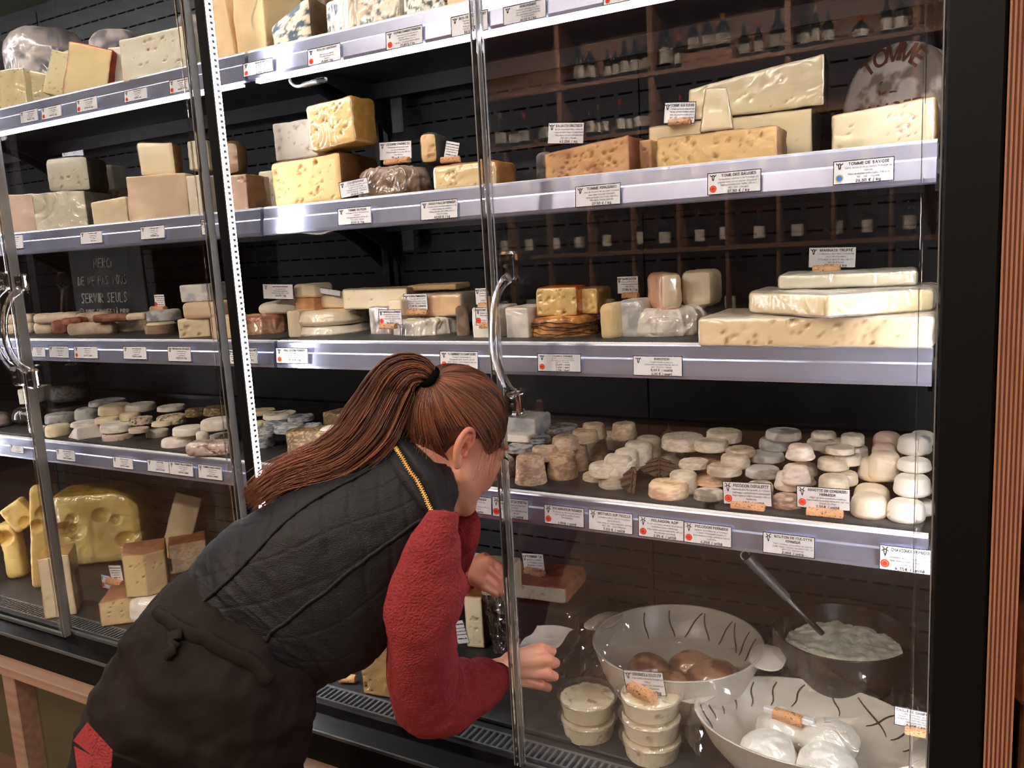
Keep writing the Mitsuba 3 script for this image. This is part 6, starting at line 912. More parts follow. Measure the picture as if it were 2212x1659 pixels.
for (name, lab, grp, loc, yaw, (w, d, h), st, o) in BLOCKS:
    seed += 1; rng = np.random.default_rng(seed)
    step = min(max(.0032, max(w, h) / 55), .006)
    v, f, ids = block_mesh(w, d, h, o.get('rnd', .005), step)
    n = vnormals(v, f)
    u = 2 * v[:, 0] / w
    front = np.zeros(len(v), bool); front[f[ids == 0]] = True
    edge = np.zeros(len(v), bool); edge[f[ids != 0]] = True
    paste = front & ~edge
    col = paint(v, st, seed)
    if 'rc' in o:
        rc = lin(o['rc']); fr = nz(v, 60, seed + 11)
        rind = rc * (.62 + .76 * fr[:, None])
        near = np.minimum(np.minimum(w / 2 - abs(v[:, 0]), v[:, 2]), h - v[:, 2])
        wgt = np.where(paste, .65 * sst(.006, .0015, near + .003 * (fr - .5)), 1.0)
        col = col + (rind - col) * wgt[:, None]
    dv = np.zeros_like(v)
    ne = o.get('eyes', 0)
    if ne:
        for _ in range(ne):
            c = np.array([rng.uniform(-.44, .44) * w, rng.uniform(.1, .9) * h]); r = rng.uniform(.0018, .0050); asp = rng.uniform(.45, 1.0); a = rng.uniform(-.5, .5)
            q = v[:, [0, 2]] - c; q = np.c_[q[:, 0] * math.cos(a) + q[:, 1] * math.sin(a), (-q[:, 0] * math.sin(a) + q[:, 1] * math.cos(a)) / asp]
            t = sst(r * 1.25, r * .55, np.linalg.norm(q, axis=1)) * paste
            dv[:, 1] += t * r * .7; col *= (1 - .5 * t[:, None] * np.array([.8, 1, 1.2]) * rng.uniform(.5, 1))
    for _ in range(o.get('bigeyes', 0)):
        c = np.array([rng.uniform(-.38, .38) * w, rng.uniform(.15, .85) * h]); r = min(rng.uniform(.012, .034), .4 * w)
        t = np.clip(1 - (np.linalg.norm((v[:, [0, 2]] - c) / [1, .85], axis=1) / r) ** 2, 0, 1) ** .6 * paste
        dv[:, 1] += t * min(r * .75, d * .35)
    if o.get('crack'):
        t = sst(.004, .001, abs(v[:, 0] - .02 - .012 * np.sin(v[:, 2] * 60))) * sst(.05, .08, v[:, 2]) * front; col *= 1 - .45 * t[:, None]
    if o.get('ridge'): dv += (.0012 * np.sin(v[:, 0] * 700) * (v[:, 2] > h * .98))[:, None] * n
    if o.get('top_scored'): pass
    rough = o.get('rough', 1) * (.0022 if st in ('herb', 'bag', 'redc', 'emm') else .0011)
    dv += n * ((nz(v, 60, seed) - .5) * 2 * rough + (nz(v, 14, seed + 1, 2) - .5) * min(.011, .09 * min(w, h)))[:, None]
    v = v + dv
    zz = v[:, 2] / h
    tl, tr = o.get('topl', 0), o.get('topr', 0)
    v[:, 2] *= 1 + (tl * (1 - (u + 1) / 2) + tr * (u + 1) / 2) / h
    if 'tt' in o: v[:, 0] *= 1 + (o['tt'] - 1) * zz
    if 'vee' in o: v[:, 1] += (np.abs(u) - .5) * o['vee'] * 2 * (v[:, 1] < d * .7)
    if o.get('roundr'): v[:, 2] = h / 2 + (v[:, 2] - h / 2) * (1 - .5 * np.clip((u - .25) / .75, 0, 1) ** 2.6)
    if o.get('lean'):
        a = -math.radians(o['lean']); ca, sa = math.cos(a), math.sin(a)
        x = v[:, 0] * ca - v[:, 2] * sa; z = v[:, 0] * sa + v[:, 2] * ca
        x -= -math.sin(a) * h / 2
        v[:, 0], v[:, 2] = x, z - z.min()
    v = rotz(v, math.radians(yaw)) + np.array(loc)
    k = num(name); bs = ('mat_cheese', 'mat_cheese_in_film', 'mat_cheese_in_creased_film')[o.get('wrap', 0)]
    if 'rc' in o:
        N = vnormals(v, f)
        for nm, m in (('cut_face', ids == 0), ('rind', ids != 0)):
            ff = f[m]; uq, inv = np.unique(ff, return_inverse=True)
            scene[k + '__' + nm] = mikit.ply((v[uq], inv.reshape(-1, 3)), bs, smooth=True, color=col[uq])
            ntri += len(ff)
    else:
        scene[k] = mikit.ply((v, f), bs, smooth=True, color=col); ntri += len(f)
    tag(k, lab, 'cheese', grp)
def disc_mesh(r, h, rnd, taper, seed, st, o):
    n = int(np.clip(2 * np.pi * r / .0032, 40, 150)); rnd = min(rnd, .48 * h, .6 * r); rt = r * taper
    ns = int(np.clip(h / .0032, 6, 40)); nt = int(np.clip(r / .004, 6, 26))
    a = np.linspace(0, np.pi / 2, 5)
    prof = [(x, 0) for x in np.linspace(0, r - rnd * .6, 4)[:-1]] + [(r - rnd * .6 + rnd * .6 * math.sin(t), rnd * .6 * (1 - math.cos(t))) for t in a]
    prof += [(r + (rt - r) * s, rnd * .6 + (h - rnd * 1.6) * s) for s in np.linspace(0, 1, ns)[1:-1]]
    prof += [(rt - rnd + rnd * math.cos(t), h - rnd + rnd * math.sin(t)) for t in a] + [(x, h) for x in np.linspace(rt - rnd, 0, nt)[1:]]
    m = lathe(prof, n); v, f = np.array(m.vertices), np.array(m.faces)
    q = v + seed * .37
    nrm = vnormals(v, f)
    rough = o.get('rough', 1)
    g = (nz(q, 55, seed) - .5) * .0018 * rough + (nz(q, 16, seed + 1, 2) - .5) * min(.012 * 1, .16 * r) * (.6 if not o.get('wrap') else .8)
    if o.get('wrk'): g += .0022 * (np.abs(nz(q * [1, 1, 2.2], 120, seed + 2, 2) - .5) * 2 - .5)
    elif ST[st][2] == 'wrink': g += .0013 * (np.abs(nz(q, 130, seed + 2, 2) - .5) * 2 - .5)
    if st in ('herb', 'herbl'): g += .0014 * (nz(q, 260, seed + 4, 2) - .5) * 2
    if o.get('wrap') == 2: g += .0035 * sst(.06, .0, abs(nz(q * [1, 1, .25], 30, seed + 6, 2) - .5))
    if o.get('ridge') or st in ('ivr', 'ivr2', 'conew', 'tanp', 'tanw', 'peachr'): g += .0005 * np.sin(v[:, 0] * 1100 + v[:, 1] * 500) * (v[:, 2] > .97 * h)
    keep = np.clip(np.linalg.norm(v[:, :2], axis=1) / (.15 * r), 0, 1)
    v = v + nrm * (g * np.where(v[:, 2] < .002, .2, 1) * keep)[:, None]
    v[:, 2] += (nz(q * [1, 1, 0], 12, seed + 8, 2) - .5) * min(.005, .2 * h) * v[:, 2] / h
    col = paint(q, st, seed)
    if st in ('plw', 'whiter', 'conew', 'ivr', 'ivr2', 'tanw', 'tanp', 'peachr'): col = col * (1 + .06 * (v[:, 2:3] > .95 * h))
    if o.get('cross'):
        t = sst(.006, .003, np.minimum(abs(v[:, 0] - v[:, 1] * .3), abs(v[:, 1] + v[:, 0] * .3))) * (v[:, 2] > .9 * h) * (np.linalg.norm(v[:, :2], axis=1) < .75 * r); col *= 1 - .6 * t[:, None]
    return v, f, col
for (name, lab, grp, loc, r, h, st, o) in DISCS:
    seed += 1
    v, f, col = disc_mesh(r, h, o.get('rnd', min(.3 * h, .010)), o.get('taper', .97), seed, st, o)
    if name == 'goat_plump': v, f, col = disc_mesh(r, h, .4 * h, .95, seed, st, o)
    ang = seed * 1.7
    k = num(name); bs = ('mat_cheese', 'mat_cheese_in_film', 'mat_cheese_in_creased_film')[o.get('wrap', 0)]
    key = k + '__wheel' if (o.get('bands') or o.get('band')) else k
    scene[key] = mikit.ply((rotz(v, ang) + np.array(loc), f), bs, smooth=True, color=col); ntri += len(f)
    if o.get('bands'):
        for j, (z, hh) in enumerate([(.74, .006), (.60, .008), (.50, .006), (.30, .005), (.20, .004)]):
            th = np.arange(0, 2 * np.pi + .05, .08)
            P = np.c_[(r + .0008) * np.cos(th), (r + .0008) * np.sin(th), h * z + .0025 * np.sin(3 * th + j) + .0012 * np.sin(11 * th + 2 * j)] + np.array(loc)
            part(k, 'reed_band', tube(P, hh * .5, 6, None, False, .25, ref=(0, 0, 1)), 'leaf', True)
    if o.get('band'):
        m = lathe([(r + .001, .003), (r + .003, .003), (r + .003, h * .86), (r + .001, h * .86)], 60); part(k, 'wooden_ring', m.apply_translation(loc), 'wood_pale', 40)
    tag(k, lab, 'cheese', grp)
# the grey wheel standing on its edge at the right end of the second shelf, with its stamped name
kw = num('standing_cheese'); wc, wr_, wt = np.array([-.176, .225, 1.668]), .100, .085
v, f, col = disc_mesh(wr_, wt, .014, 1.0, 901, 'stone', {'rough': 2})
an = np.array([-.47, -.86, .20]); an /= np.linalg.norm(an); ax1 = np.cross([0, 0, 1], an); ax1 /= np.linalg.norm(ax1); ax2 = np.cross(an, ax1)
to = lambda p: wc + p[:, :1] * ax1 + p[:, 1:2] * ax2 + p[:, 2:3] * an
put(kw + '__wheel', (to(v - [0, 0, wt]), f), 'cheese', True, col)
stamp = []
for s, R_, a0, da, hh in (('TOMME', .072, 125, -20, .030),):
    for q, ch in enumerate(s):
        g_, gf, wd = glyph(ch, True); a = math.radians(128 - 19 * q); p = (g_ - [wd / 2, 0]) * hh; t_ = a - np.pi / 2
        stamp.append((np.c_[p[:, 0] * math.cos(t_) - p[:, 1] * math.sin(t_) + .062 * math.cos(a), p[:, 0] * math.sin(t_) + p[:, 1] * math.cos(t_) + .062 * math.sin(a)], gf))
for s, yy, hh in (('DE', .008, .022), ('SAVOIE', -.034, .024)):
    t2, tf, wd = text2d(s, hh, True); stamp.append((t2 - [wd / 2, -yy], tf))
for p, tf in stamp: part(kw, 'stamped_letter', (to(np.c_[p, np.full(len(p), .0022)]), tf), 'stamp_brown', False)
tag(kw, 'grey brown wheel stamped TOMME DE SAVOIE standing on its edge at the right end', 'cheese')
# dry leaves on the goat cheeses
def leaf(center, w, h, curl, lab, stem=False, tilt=.1, rz=0, point=.4):
    nu, nv = 22, 26
    U, V = np.meshgrid(np.linspace(-1, 1, nu), np.linspace(0, 1, nv), indexing='ij')
    wid = np.sin(np.clip(V, .02, .98) * np.pi) ** .6 * (1 - point * (V - .5))
    x = U * wid * w / 2 * (1 + .06 * np.sin(V * 40)); z = V * h; y = curl * (x / (w / 2)) ** 2 + tilt * z + .002 * np.sin(8 * V * np.pi + 5 * abs(U)) + .002 * (abs(U) < .05)
    P = np.stack([x, y, z], -1).reshape(-1, 3)
    a, b = np.meshgrid(np.arange(nu - 1), np.arange(nv - 1), indexing='ij')
    q = np.stack([a * nv + b, (a + 1) * nv + b, (a + 1) * nv + b + 1, a * nv + b + 1], -1).reshape(-1, 4)
    P = np.vstack([P, P + [0, .0012, 0]]); Q = np.vstack([q, q[:, ::-1] + nu * nv])
    P = rotz(P, rz) + np.array(center)
    k = num('dry_leaf')
    put(k + '__blade', trimesh.Trimesh(P, np.vstack([Q[:, [0, 1, 2]], Q[:, [0, 2, 3]]]), process=False), 'leaf', True)
    rib = np.c_[np.zeros(12), tilt * np.linspace(0, h, 12) - .0012, np.linspace(0, h * (1.25 if stem else .98), 12)]
    part(k, 'rib', tube(rotz(rib, rz) + np.array(center), [.0016, .0012], 6), 'leaf', True)
    tag(k, lab, 'leaf')

# ---------------------------------------------------------------- price cards and their lettering
def lines2d(polys, wd):
    V, F_, b = [], [], 0
    for P in polys:
        g = LineString(P).buffer(wd / 2, cap_style=2, join_style=2)
        for gg in getattr(g, 'geoms', [g]):
            v, f = trimesh.creation.triangulate_polygon(gg, engine='earcut'); V.append(v); F_.append(f + b); b += len(v)
    return np.vstack(V), np.vstack(F_)
def flip_up(f2, v2):
    a = v2[f2]; e1, e2 = a[:, 1] - a[:, 0], a[:, 2] - a[:, 0]; s = e1[:, 0] * e2[:, 1] - e1[:, 1] * e2[:, 0]
    f2 = f2.copy(); f2[s < 0] = f2[s < 0][:, ::-1]; return f2
COW = [[(-.34, .62), (-.30, -.1), (-.16, -.62), (.16, -.62), (.30, -.1), (.34, .62)], [(-.34, .62), (-.62, .5), (-.9, .62), (-.95, .95)], [(.34, .62), (.62, .5), (.9, .62), (.95, .95)], [(-.34, .62), (-.12, .78), (.12, .78), (.34, .62)], [(-.2, -.3), (.2, -.3)], [(-.22, .25), (-.14, .25)], [(.14, .25), (.22, .25)]]
GOAT = [[(-.34, .3), (-.14, -.6), (0, -.9), (.14, -.6), (.34, .3)], [(-.34, .3), (-.8, .05)], [(.34, .3), (.8, .05)], [(-.2, .32), (-.34, .7), (-.7, .95)], [(.2, .32), (.34, .7), (.7, .95)], [(-.34, .3), (0, .42), (.34, .3)], [(-.14, -.6), (.14, -.6)]]
for (lab, loc, yaw, roll, (w, h), lines, icon, sl, o) in CARDS:
    k = num('price_card'); a, rr = math.radians(yaw), math.radians(roll)
    rail = loc[1] == -.016
    def place(v2, f2, off):
        v2 = np.asarray(v2); f2 = flip_up(np.asarray(f2), v2)
        c, s = math.cos(rr), math.sin(rr)
        P = np.c_[v2[:, 0] * c - v2[:, 1] * s, np.full(len(v2), -off), v2[:, 0] * s + v2[:, 1] * c]
        if rail: P[:, 1] -= P[:, 2] * -.075
        return rotz(P, a) + np.array(loc), f2
    sq = np.array([[-w / 2, -h / 2], [w / 2, -h / 2], [w / 2, h / 2], [-w / 2, h / 2]])
    fv, ff = place(sq, [[0, 1, 2], [0, 2, 3]], .0004); bv, bf = place(sq, [[0, 1, 2], [0, 2, 3]], -.0004)
    sides = [[i, (i + 1) % 4, 4 + (i + 1) % 4] for i in range(4)] + [[i, 4 + (i + 1) % 4, 4 + i] for i in range(4)]
    put(k + '__card', trimesh.Trimesh(np.vstack([fv, bv]), np.vstack([ff, bf[:, ::-1] + 4, sides]), process=False), 'card_white', False)
    bvv, bff = lines2d([[(-w / 2, -h / 2), (w / 2, -h / 2), (w / 2, h / 2), (-w / 2, h / 2), (-w / 2, -h / 2)]], .0011)
    V, F_, b = [bvv], [bff], len(bvv); Vs, Fs, bs_ = [], [], 0
    nl = len(lines); y = h * .5 - h * .05
    hs = []
    for i, t in enumerate(lines):
        hs.append(.125 if i == 0 else (.125 if t[0] in '#*' else .085))
    tot = sum(x * 1.62 for x in hs); sc = min(1.0, .95 / tot)
    x0 = -w / 2 + (.19 * w if icon or sl else .04 * w)
    for t, q in zip(lines, hs):
        q = q * sc * h; y -= q * 1.28; bold = t[0] in '#*' or t is lines[0]
        v2, f2, wd = text2d(t.lstrip('#*'), q, bold)
        avail = w * .97 - (x0 + w / 2) if not t.startswith('#') else w * .75
        if len(v2):
            fit = min(1.0, avail / max(wd, 1e-6))
            if t is lines[0] or t[0] == '*': cx_ = (.09 if icon else .0) * w; fit = min(1.0, (.74 if icon else .9) * w / wd)
            else: cx_ = (x0 + w * .5 * .97) / 2 + (0 if not t.startswith('#') else 0)
            if cx_ - wd * fit / 2 < x0 and t is not lines[0]: cx_ = x0 + wd * fit / 2
            v2 = np.c_[(v2[:, 0] - wd / 2) * fit + cx_, v2[:, 1] + y]
            if bold: V.append(v2); F_.append(f2 + b); b += len(v2)
            else: Vs.append(v2); Fs.append(f2 + bs_); bs_ += len(v2)
        y -= q * .34
    v, f = place(np.vstack(V), np.vstack(F_), .0009); put(k + '__lettering', (v, f), 'ink', False)
    if Vs: v, f = place(np.vstack(Vs), np.vstack(Fs), .0009); put(k + '__lettering_001', (v, f), 'ink_soft', False)
    if icon:
        s = h * (.17 if icon == 'cow' else .2); c = (-w / 2 + .105 * w, h * .26)
        v2, f2 = lines2d([[(x * s * .82 + c[0], z * s + c[1]) for x, z in P] for P in (COW if icon == 'cow' else GOAT)], .0011)
        v, f = place(v2, f2, .0009); put(k + '__animal_emblem', (v, f), 'ink', False)
    if sl:
        c = np.array([-w / 2 + .105 * w, -h * .24]); R0 = h * .165
        for nm, rad, bsd, off in (('seal', 1, 'seal_red' if sl == 'red' else 'seal_gold', .0009), ('seal_ring', .72, 'seal_pale' if sl == 'red' else 'seal_blue', .0012), ('seal_core', .60, 'seal_red' if sl == 'red' else 'seal_blue', .0015)):
            g = Point(*c).buffer(R0 * rad, 12); v2, f2 = trimesh.creation.triangulate_polygon(g, engine='earcut')
            v, f = place(v2, f2, off); put(k + '__' + nm, (v, f), bsd, False)
    tag(k, lab, 'price card')
for (lab, loc, yaw, L, dia, o) in CORKS:
    k = num('cork'); r = max(dia / 2, .008)
    m = tube([(-L / 2, 0, 0), (-L / 2 + .001, 0, 0), (L / 2 - .001, 0, 0), (L / 2, 0, 0)], [r * .9, r, r, r * .9], 20, None)
    v = np.array(m.vertices); v[:, 2] = np.where(v[:, 2] < -.45 * r, -.45 * r, v[:, 2]); m.vertices = v
    put(k, moved(m, loc, math.radians(yaw)), 'cork', 40); tag(k, lab, 'cork')
leaf(np.array([-.600, .040, .972]), .042, .052, -.012, 'large dry brown leaf wrapped round the left side of the front leaf cheese', rz=-.5, tilt=.15)
leaf(np.array([-.575, .128, .985]), .072, .036, -.004, 'dry brown leaf lying against the rear leaf cheese', rz=.25, tilt=.3)
leaf(np.array([-.615, .30, .985]), .056, .058, .01, 'upright brown leaf with a stem at the back of the fourth shelf', stem=True, tilt=.05, point=.9)
# ---------------------------------------------------------------- slate sign with chalk handwriting
A0, B0, C_ = (np.array(p) for p in D['board'])
cs = (A0 + B0 + 2 * (C_ - A0)) / 2
bw, bh = .36, .26
sg = 'chalkboard'; tag(sg, 'black chalkboard with white handwriting standing at the back of the third left shelf', 'sign')
sx, sy = -2.42, .26
part(sg, 'board', box(sx - bw / 2, sx + bw / 2, sy, sy + .008, 1.268, 1.268 + bh, .002), 'chalkboard', False)
SF = {'M': [[(0, 0), (.1, 1), (.4, .35), (.75, 1), (.8, 0)]], 'E': [[(.6, 1), (0, .95), (0, 0), (.6, .05)], [(0, .5), (.5, .52)]], 'R': [[(0, 0), (0, 1), (.5, .9), (.5, .6), (0, .5), (.6, 0)]], 'C': [[(.6, .9), (.3, 1), (0, .6), (.05, .2), (.3, 0), (.6, .1)]], 'i': [[(.1, 0), (.1, .65)], [(.1, .9), (.12, .96)]],
      'D': [[(0, 0), (.05, 1), (.5, .75), (.5, .3), (0, 0)]], 'N': [[(0, 0), (.05, 1), (.5, 0), (.6, 1)]], 'P': [[(0, 0), (.03, 1), (.5, .9), (.5, .6), (0, .5)]], 'A': [[(0, 0), (.3, 1), (.6, 0)], [(.1, .4), (.5, .4)]], 'S': [[(.55, .9), (.3, 1), (.05, .8), (.3, .5), (.5, .25), (.3, 0), (0, .1)]],
      'V': [[(0, 1), (.28, 0), (.6, 1)]], 'O': [[(.3, 1), (.02, .6), (.1, .1), (.4, 0), (.6, .4), (.5, .9), (.3, 1)]], 'U': [[(0, 1), (.05, .2), (.25, 0), (.5, .2), (.52, 1)]], 'I': [[(.1, 0), (.12, 1)]], 'L': [[(0, 1), (0, 0), (.5, .02)]], 'À': [[(0, 0), (.3, 1), (.6, 0)], [(.1, .4), (.5, .4)], [(.1, 1.3), (.35, 1.12)]]}
def chalk(text, x, z, h):
    ms = []; rngc = np.random.default_rng(len(text))
    for ch in text:
        if ch == ' ': x += h * .5; continue
        wmax = 0
        for st_ in SF[ch]:
            P = np.array([(x + a * h * .8 + .12 * b * h, sy - .0008, z + b * h + rngc.normal(0, .02 * h)) for a, b in st_]); wmax = max(wmax, max(a for a, b in st_))
            ms.append(tube(P, .0017, 5, None))
        x += h * (.8 * wmax + .24)
    return ms, x
for t, x, z, h in (('MERCi', sx - .055, 1.461, .028), ('DE NE PAS VOUS', sx - .145, 1.408, .027), ('SERVIR SEULS', sx - .14, 1.352, .030), ('NOUS SOMMES LÀ POUR', sx - .125, 1.314, .017), ('VOUS', sx - .04, 1.285, .016)):
    part(sg, 'chalk_writing', cat(chalk(t, x, z, h)[0]), 'chalk', False)
th = np.linspace(0, 2 * np.pi, 20)
fx, fz = sx - .147, 1.322
part(sg, 'chalk_smiley', cat([tube(np.c_[fx + .012 * np.cos(th), np.full(20, sy - .0008), fz + .012 * np.sin(th)], .0011, 5)] + [tube([(fx + a, sy - .0008, fz + .003), (fx + a, sy - .0008, fz + .006)], .0012, 5) for a in (-.004, .004)] + [tube(np.c_[fx + .006 * np.cos(th[10:]), np.full(10, sy - .0008), fz + .006 * np.sin(th[10:])], .0010, 5)]), 'chalk', False)

# ---------------------------------------------------------------- bowls, tubs and film on the deck
def dish(cx_, cy_, zr, r, hgt, handles, ang0, lab, bsdf='ceramic', fl=.058, sy=1.0):
    """bowl with a wide wall and ear handles; rim at zr"""
    k = num('serving_bowl'); n = 96; a = np.arange(n) * 2 * np.pi / n
    prof = [(.0, .0), (.45, .0), (.55, .02), (.72, .16), (.88, .52), (.97, .86), (1.0, .985), (1.01, 1.0), (.995, 1.012), (.975, 1.0), (.955, .9), (.86, max(.56, fl + .2)), (.70, max(.22, fl + .05)), (.52, fl + .017), (.25, fl + .002), (0, fl)]
    rows_ = [np.c_[pr * r * np.cos(a), sy * pr * r * np.sin(a), np.full(n, pz * hgt)] for pr, pz in prof]
    v = np.vstack(rows_); m = len(prof)
    i, j = np.meshgrid(np.arange(m - 1), np.arange(n), indexing='ij')
    q = np.stack([i * n + j, i * n + (j + 1) % n, (i + 1) * n + (j + 1) % n, (i + 1) * n + j], -1).reshape(-1, 4)
    me = trimesh.Trimesh(v + [cx_, cy_, zr - hgt], np.vstack([q[:, [0, 1, 2]], q[:, [0, 2, 3]]]), process=False)
    put(k + '__body', me, bsdf, True); tag(k, lab, 'bowl')
    for h0 in handles:
        e = trimesh.creation.icosphere(3, 1.0); ev = np.array(e.vertices); ev = np.sign(ev) * abs(ev) ** .8 * [r * .2, r * .30, .0055]; ev[:, 2] -= .10 * (ev[:, 0]) ** 1
        part(k, 'handle', moved(trimesh.Trimesh(ev, e.faces, process=False), (cx_ + 1.06 * r * math.cos(h0), cy_ + sy * 1.06 * r * math.sin(h0), zr - .006), h0), bsdf, True)
    return k
def wall_pt(t, s, c, r, hgt, sy=1.0):
    """point on the inner wall: angle t, s from 0 rim to 1 down"""
    rr = np.interp(s, [0, .3, .7, 1], [.960, .90, .82, .70]) * r; z = np.interp(s, [0, .3, .7, 1], [.93, .70, .47, .22]) * hgt
    return np.stack([c[0] + rr * np.cos(t), c[1] + sy * rr * np.sin(t), c[2] - hgt + z + .0015], -1)
def strokes(k, c, r, hgt, segs, bsdf, sy=1.0):
    for (t0, s0, t1, s1) in segs:
        u = np.linspace(0, 1, 12)
        P = wall_pt(t0 + (t1 - t0) * u + .02 * np.sin(u * 6), s0 + (s1 - s0) * u, c, r, hgt, sy)
        part(k, 'painted_stroke', tube(P, [.0012, .0018, .0008], 6), bsdf, True)
bB, bF, bC = D['bowlB'], D['bowlF'], D['curd']
SY = .72; bF = [bF[0], bF[1] + bF[3] * (1 - SY), bF[2], bF[3]]
kB = dish(*bB, .140, [2.95, .05], 0, 'round cream bowl with handles and brown lines, holding brown cheeses, at the back', fl=.36)
strokes(kB, bB, bB[3], .140, [(t, 0.02, t + d, .75) for t, d in ((2.35, .03), (2.0, -.05), (1.55, .32), (1.52, -.12), (1.1, .2), (1.05, -.18), (.75, .1), (.55, .12))], 'stroke_brown')
kF = dish(*bF, .105, [2.9, -.12], 0, 'large oval cream bowl with black painted lines and white balls, front right of the deck', sy=SY)
strokes(kF, bF, bF[3], .105, [(t, 0.02, t + d, .6) for t, d in ((2.75, .08), (2.5, .1), (2.25, .12), (2.0, .12), (1.72, .16), (1.45, -.1), (1.2, -.45), (.75, .28), (.45, .22), (.2, .2), (-.05, .15), (-.25, .1), (3.0, .05), (3.25, .05))], 'ceramic_stroke', SY)
kC = dish(*bC, .125, [], 0, 'dark brown bowl of white curd with a ladle at the back right of the deck', 'brown_bowl')
# curd
g = np.linspace(-1, 1, 60); U, V = np.meshgrid(g, g, indexing='ij'); rr = np.maximum(np.hypot(U, V), 1e-6); s_ = np.maximum(abs(U), abs(V)) / rr
P = np.stack([U * s_, V * s_], -1).reshape(-1, 2) * bC[3] * .84
zc = (nz(np.c_[P, P[:, 0] * 0], 60, 3) - .5) * .022 + .009 * (1 - (np.hypot(P[:, 0], P[:, 1]) / bC[3]) ** 2)
a_, b_ = np.meshgrid(np.arange(59), np.arange(59), indexing='ij'); q = np.stack([a_ * 60 + b_, (a_ + 1) * 60 + b_, (a_ + 1) * 60 + b_ + 1, a_ * 60 + b_ + 1], -1).reshape(-1, 4)
cm = np.c_[P + np.array(bC[:2]), zc + bC[2] - .036]
put('white_curd', (cm, np.vstack([q[:, [0, 1, 2]], q[:, [0, 2, 3]]])), 'cheese', True, np.tile(lin((.90, .90, .84)), (len(cm), 1))); tag('white_curd', 'lumpy white curd filling the dark brown bowl', 'curd', kind='stuff')
L0 = [np.array(p) for p in D['ladle']]
lk = 'ladle'; tag(lk, 'ladle with a dark round handle standing in the curd bowl', 'ladle')
d_ = (L0[2] - L0[0]) / np.linalg.norm(L0[2] - L0[0])
part(lk, 'handle', tube([L0[0], L0[1]], [.011, .0085], 16, 8), 'soft_grey_plastic', 40)
part(lk, 'hanging_ring', tube(np.array([L0[0] - d_ * .003 + .0085 * (math.cos(t) * np.array([.95, .3, 0]) + math.sin(t) * np.array([-.1, .3, .95])) for t in np.linspace(0, 2 * np.pi, 24)]), .0014, 6), 'white_plastic', True, label='pale ring at the end of the handle')
part(lk, 'shaft', tube([L0[1], L0[2]], [.006, .006], 12, 6), 'steel', 40)
# brown cheeses in the back bowl, white balls in the front bowl
def ball(name, c, r, st, lab, grp, sq=.7, wrap=1, sd=0):
    global seed
    m = trimesh.creation.icosphere(4, 1.0); v = np.array(m.vertices); q = v * .05 + sd
    v = v * (1 + .22 * (nz(q, 22, sd, 2) - .5)[:, None] + .05 * (nz(q, 120, sd, 2) - .5)[:, None]) * [r, r * .92, r * sq]
    k = num(name); put(k, (v + np.array(c), m.faces), ('cheese', 'cheese_in_film')[wrap], True, paint(q, st, sd)); tag(k, lab, 'cheese', grp)
zb = bB[2] - .090
for i, (dx, dy, r, l) in enumerate([(-.055, -.03, .045, 'leftmost'), (.012, -.065, .040, 'front'), (.03, .01, .050, 'rear'), (.09, -.035, .058, 'rightmost')]):
    ball('brown_cheese', (bB[0] + dx, bB[1] + dy, zb + r * .55), r, 'brownr', 'brown rind cheese in the back cream bowl, %s of the four' % l, 'brown cheeses in the back bowl', .72, 1, 40 + i)
zf = bF[2] - .105 + .02
for i, (dx, dy, r, l) in enumerate([(-.05, .03, .048, 'rear left'), (.035, .022, .052, 'rear right'), (-.055, -.055, .050, 'front left'), (.045, -.06, .052, 'front right')]):
    ball('white_cheese_ball', (bF[0] + dx, bF[1] + dy, zf + r * .75), r, 'milk', 'soft white cheese ball in the large front bowl, %s' % l, 'white balls in the front bowl', .8, 1, 60 + i)
ck = num('cork'); pc = np.array([bF[0] - .035, bF[1] + .012, bF[2] - .010])
put(ck, moved(tube([(-.026, 0, 0), (.026, 0, 0)], [.0115, .0115], 18, 4), pc, -.15), 'cork', 40); tag(ck, 'cork lying on the film over the large front bowl', 'cork')
for s in (-1, 1):
    k = num('white_clip'); put(k, moved(box(s * .036 - .011, s * .036 + .011, -.004, .010, -.004, .008, .002), pc, -.15), 'card_white', False); tag(k, 'small white card end sticking out of the cork on the front bowl, %s side' % ('left' if s < 0 else 'right'), 'card')
def film(mesh_v, nu, nv, lab, bsdf='cling_film'):
    a, b = np.meshgrid(np.arange(nu - 1), np.arange(nv - 1), indexing='ij')
    q = np.stack([a * nv + b, (a + 1) * nv + b, (a + 1) * nv + b + 1, a * nv + b + 1], -1).reshape(-1, 4)
    k = num('cling_film'); put(k, (mesh_v, np.vstack([q[:, [0, 1, 2]], q[:, [0, 2, 3]]])), bsdf, False); tag(k, lab, 'cling film')
def film_over(c, r, lab, sd, skirt=.05, lift=0.0, sy=1.0):
    nu, nv = 90, 46; t = np.linspace(0, 2 * np.pi, nu); s = np.linspace(0.02, 1.22, nv)
    Tt, S = np.meshgrid(t, s, indexing='ij')
    R_ = r * np.where(S < 1.03, S, 1.03 + (S - 1.03) * .5 * (1 + .5 * np.sin(3 * Tt + sd)))
    x, y = c[0] + R_ * np.cos(Tt), c[1] + sy * R_ * np.sin(Tt)
    P = np.stack([x, y, x * 0], -1)
    per = np.stack([np.cos(Tt) * 3, np.sin(Tt) * 3, S * 1.4 + sd], -1)
    w = meshkit.fbm(per * 2.2, 3, sd) - .5; w2 = np.abs(meshkit.fbm(np.stack([np.cos(Tt) * 9, np.sin(Tt) * 9, S * 1.0 + sd], -1), 2, sd + 5) - .5)
    z = c[2] + .004 - .010 * (1 - S ** 2).clip(0) + .010 * w * (.4 + S) + .010 * w2 * S + lift - np.maximum(S - 1.03, 0) * skirt / .2 * (.6 + .8 * (w + .5))
    film(np.stack([x, y, z], -1).reshape(-1, 3), nu, nv, lab)
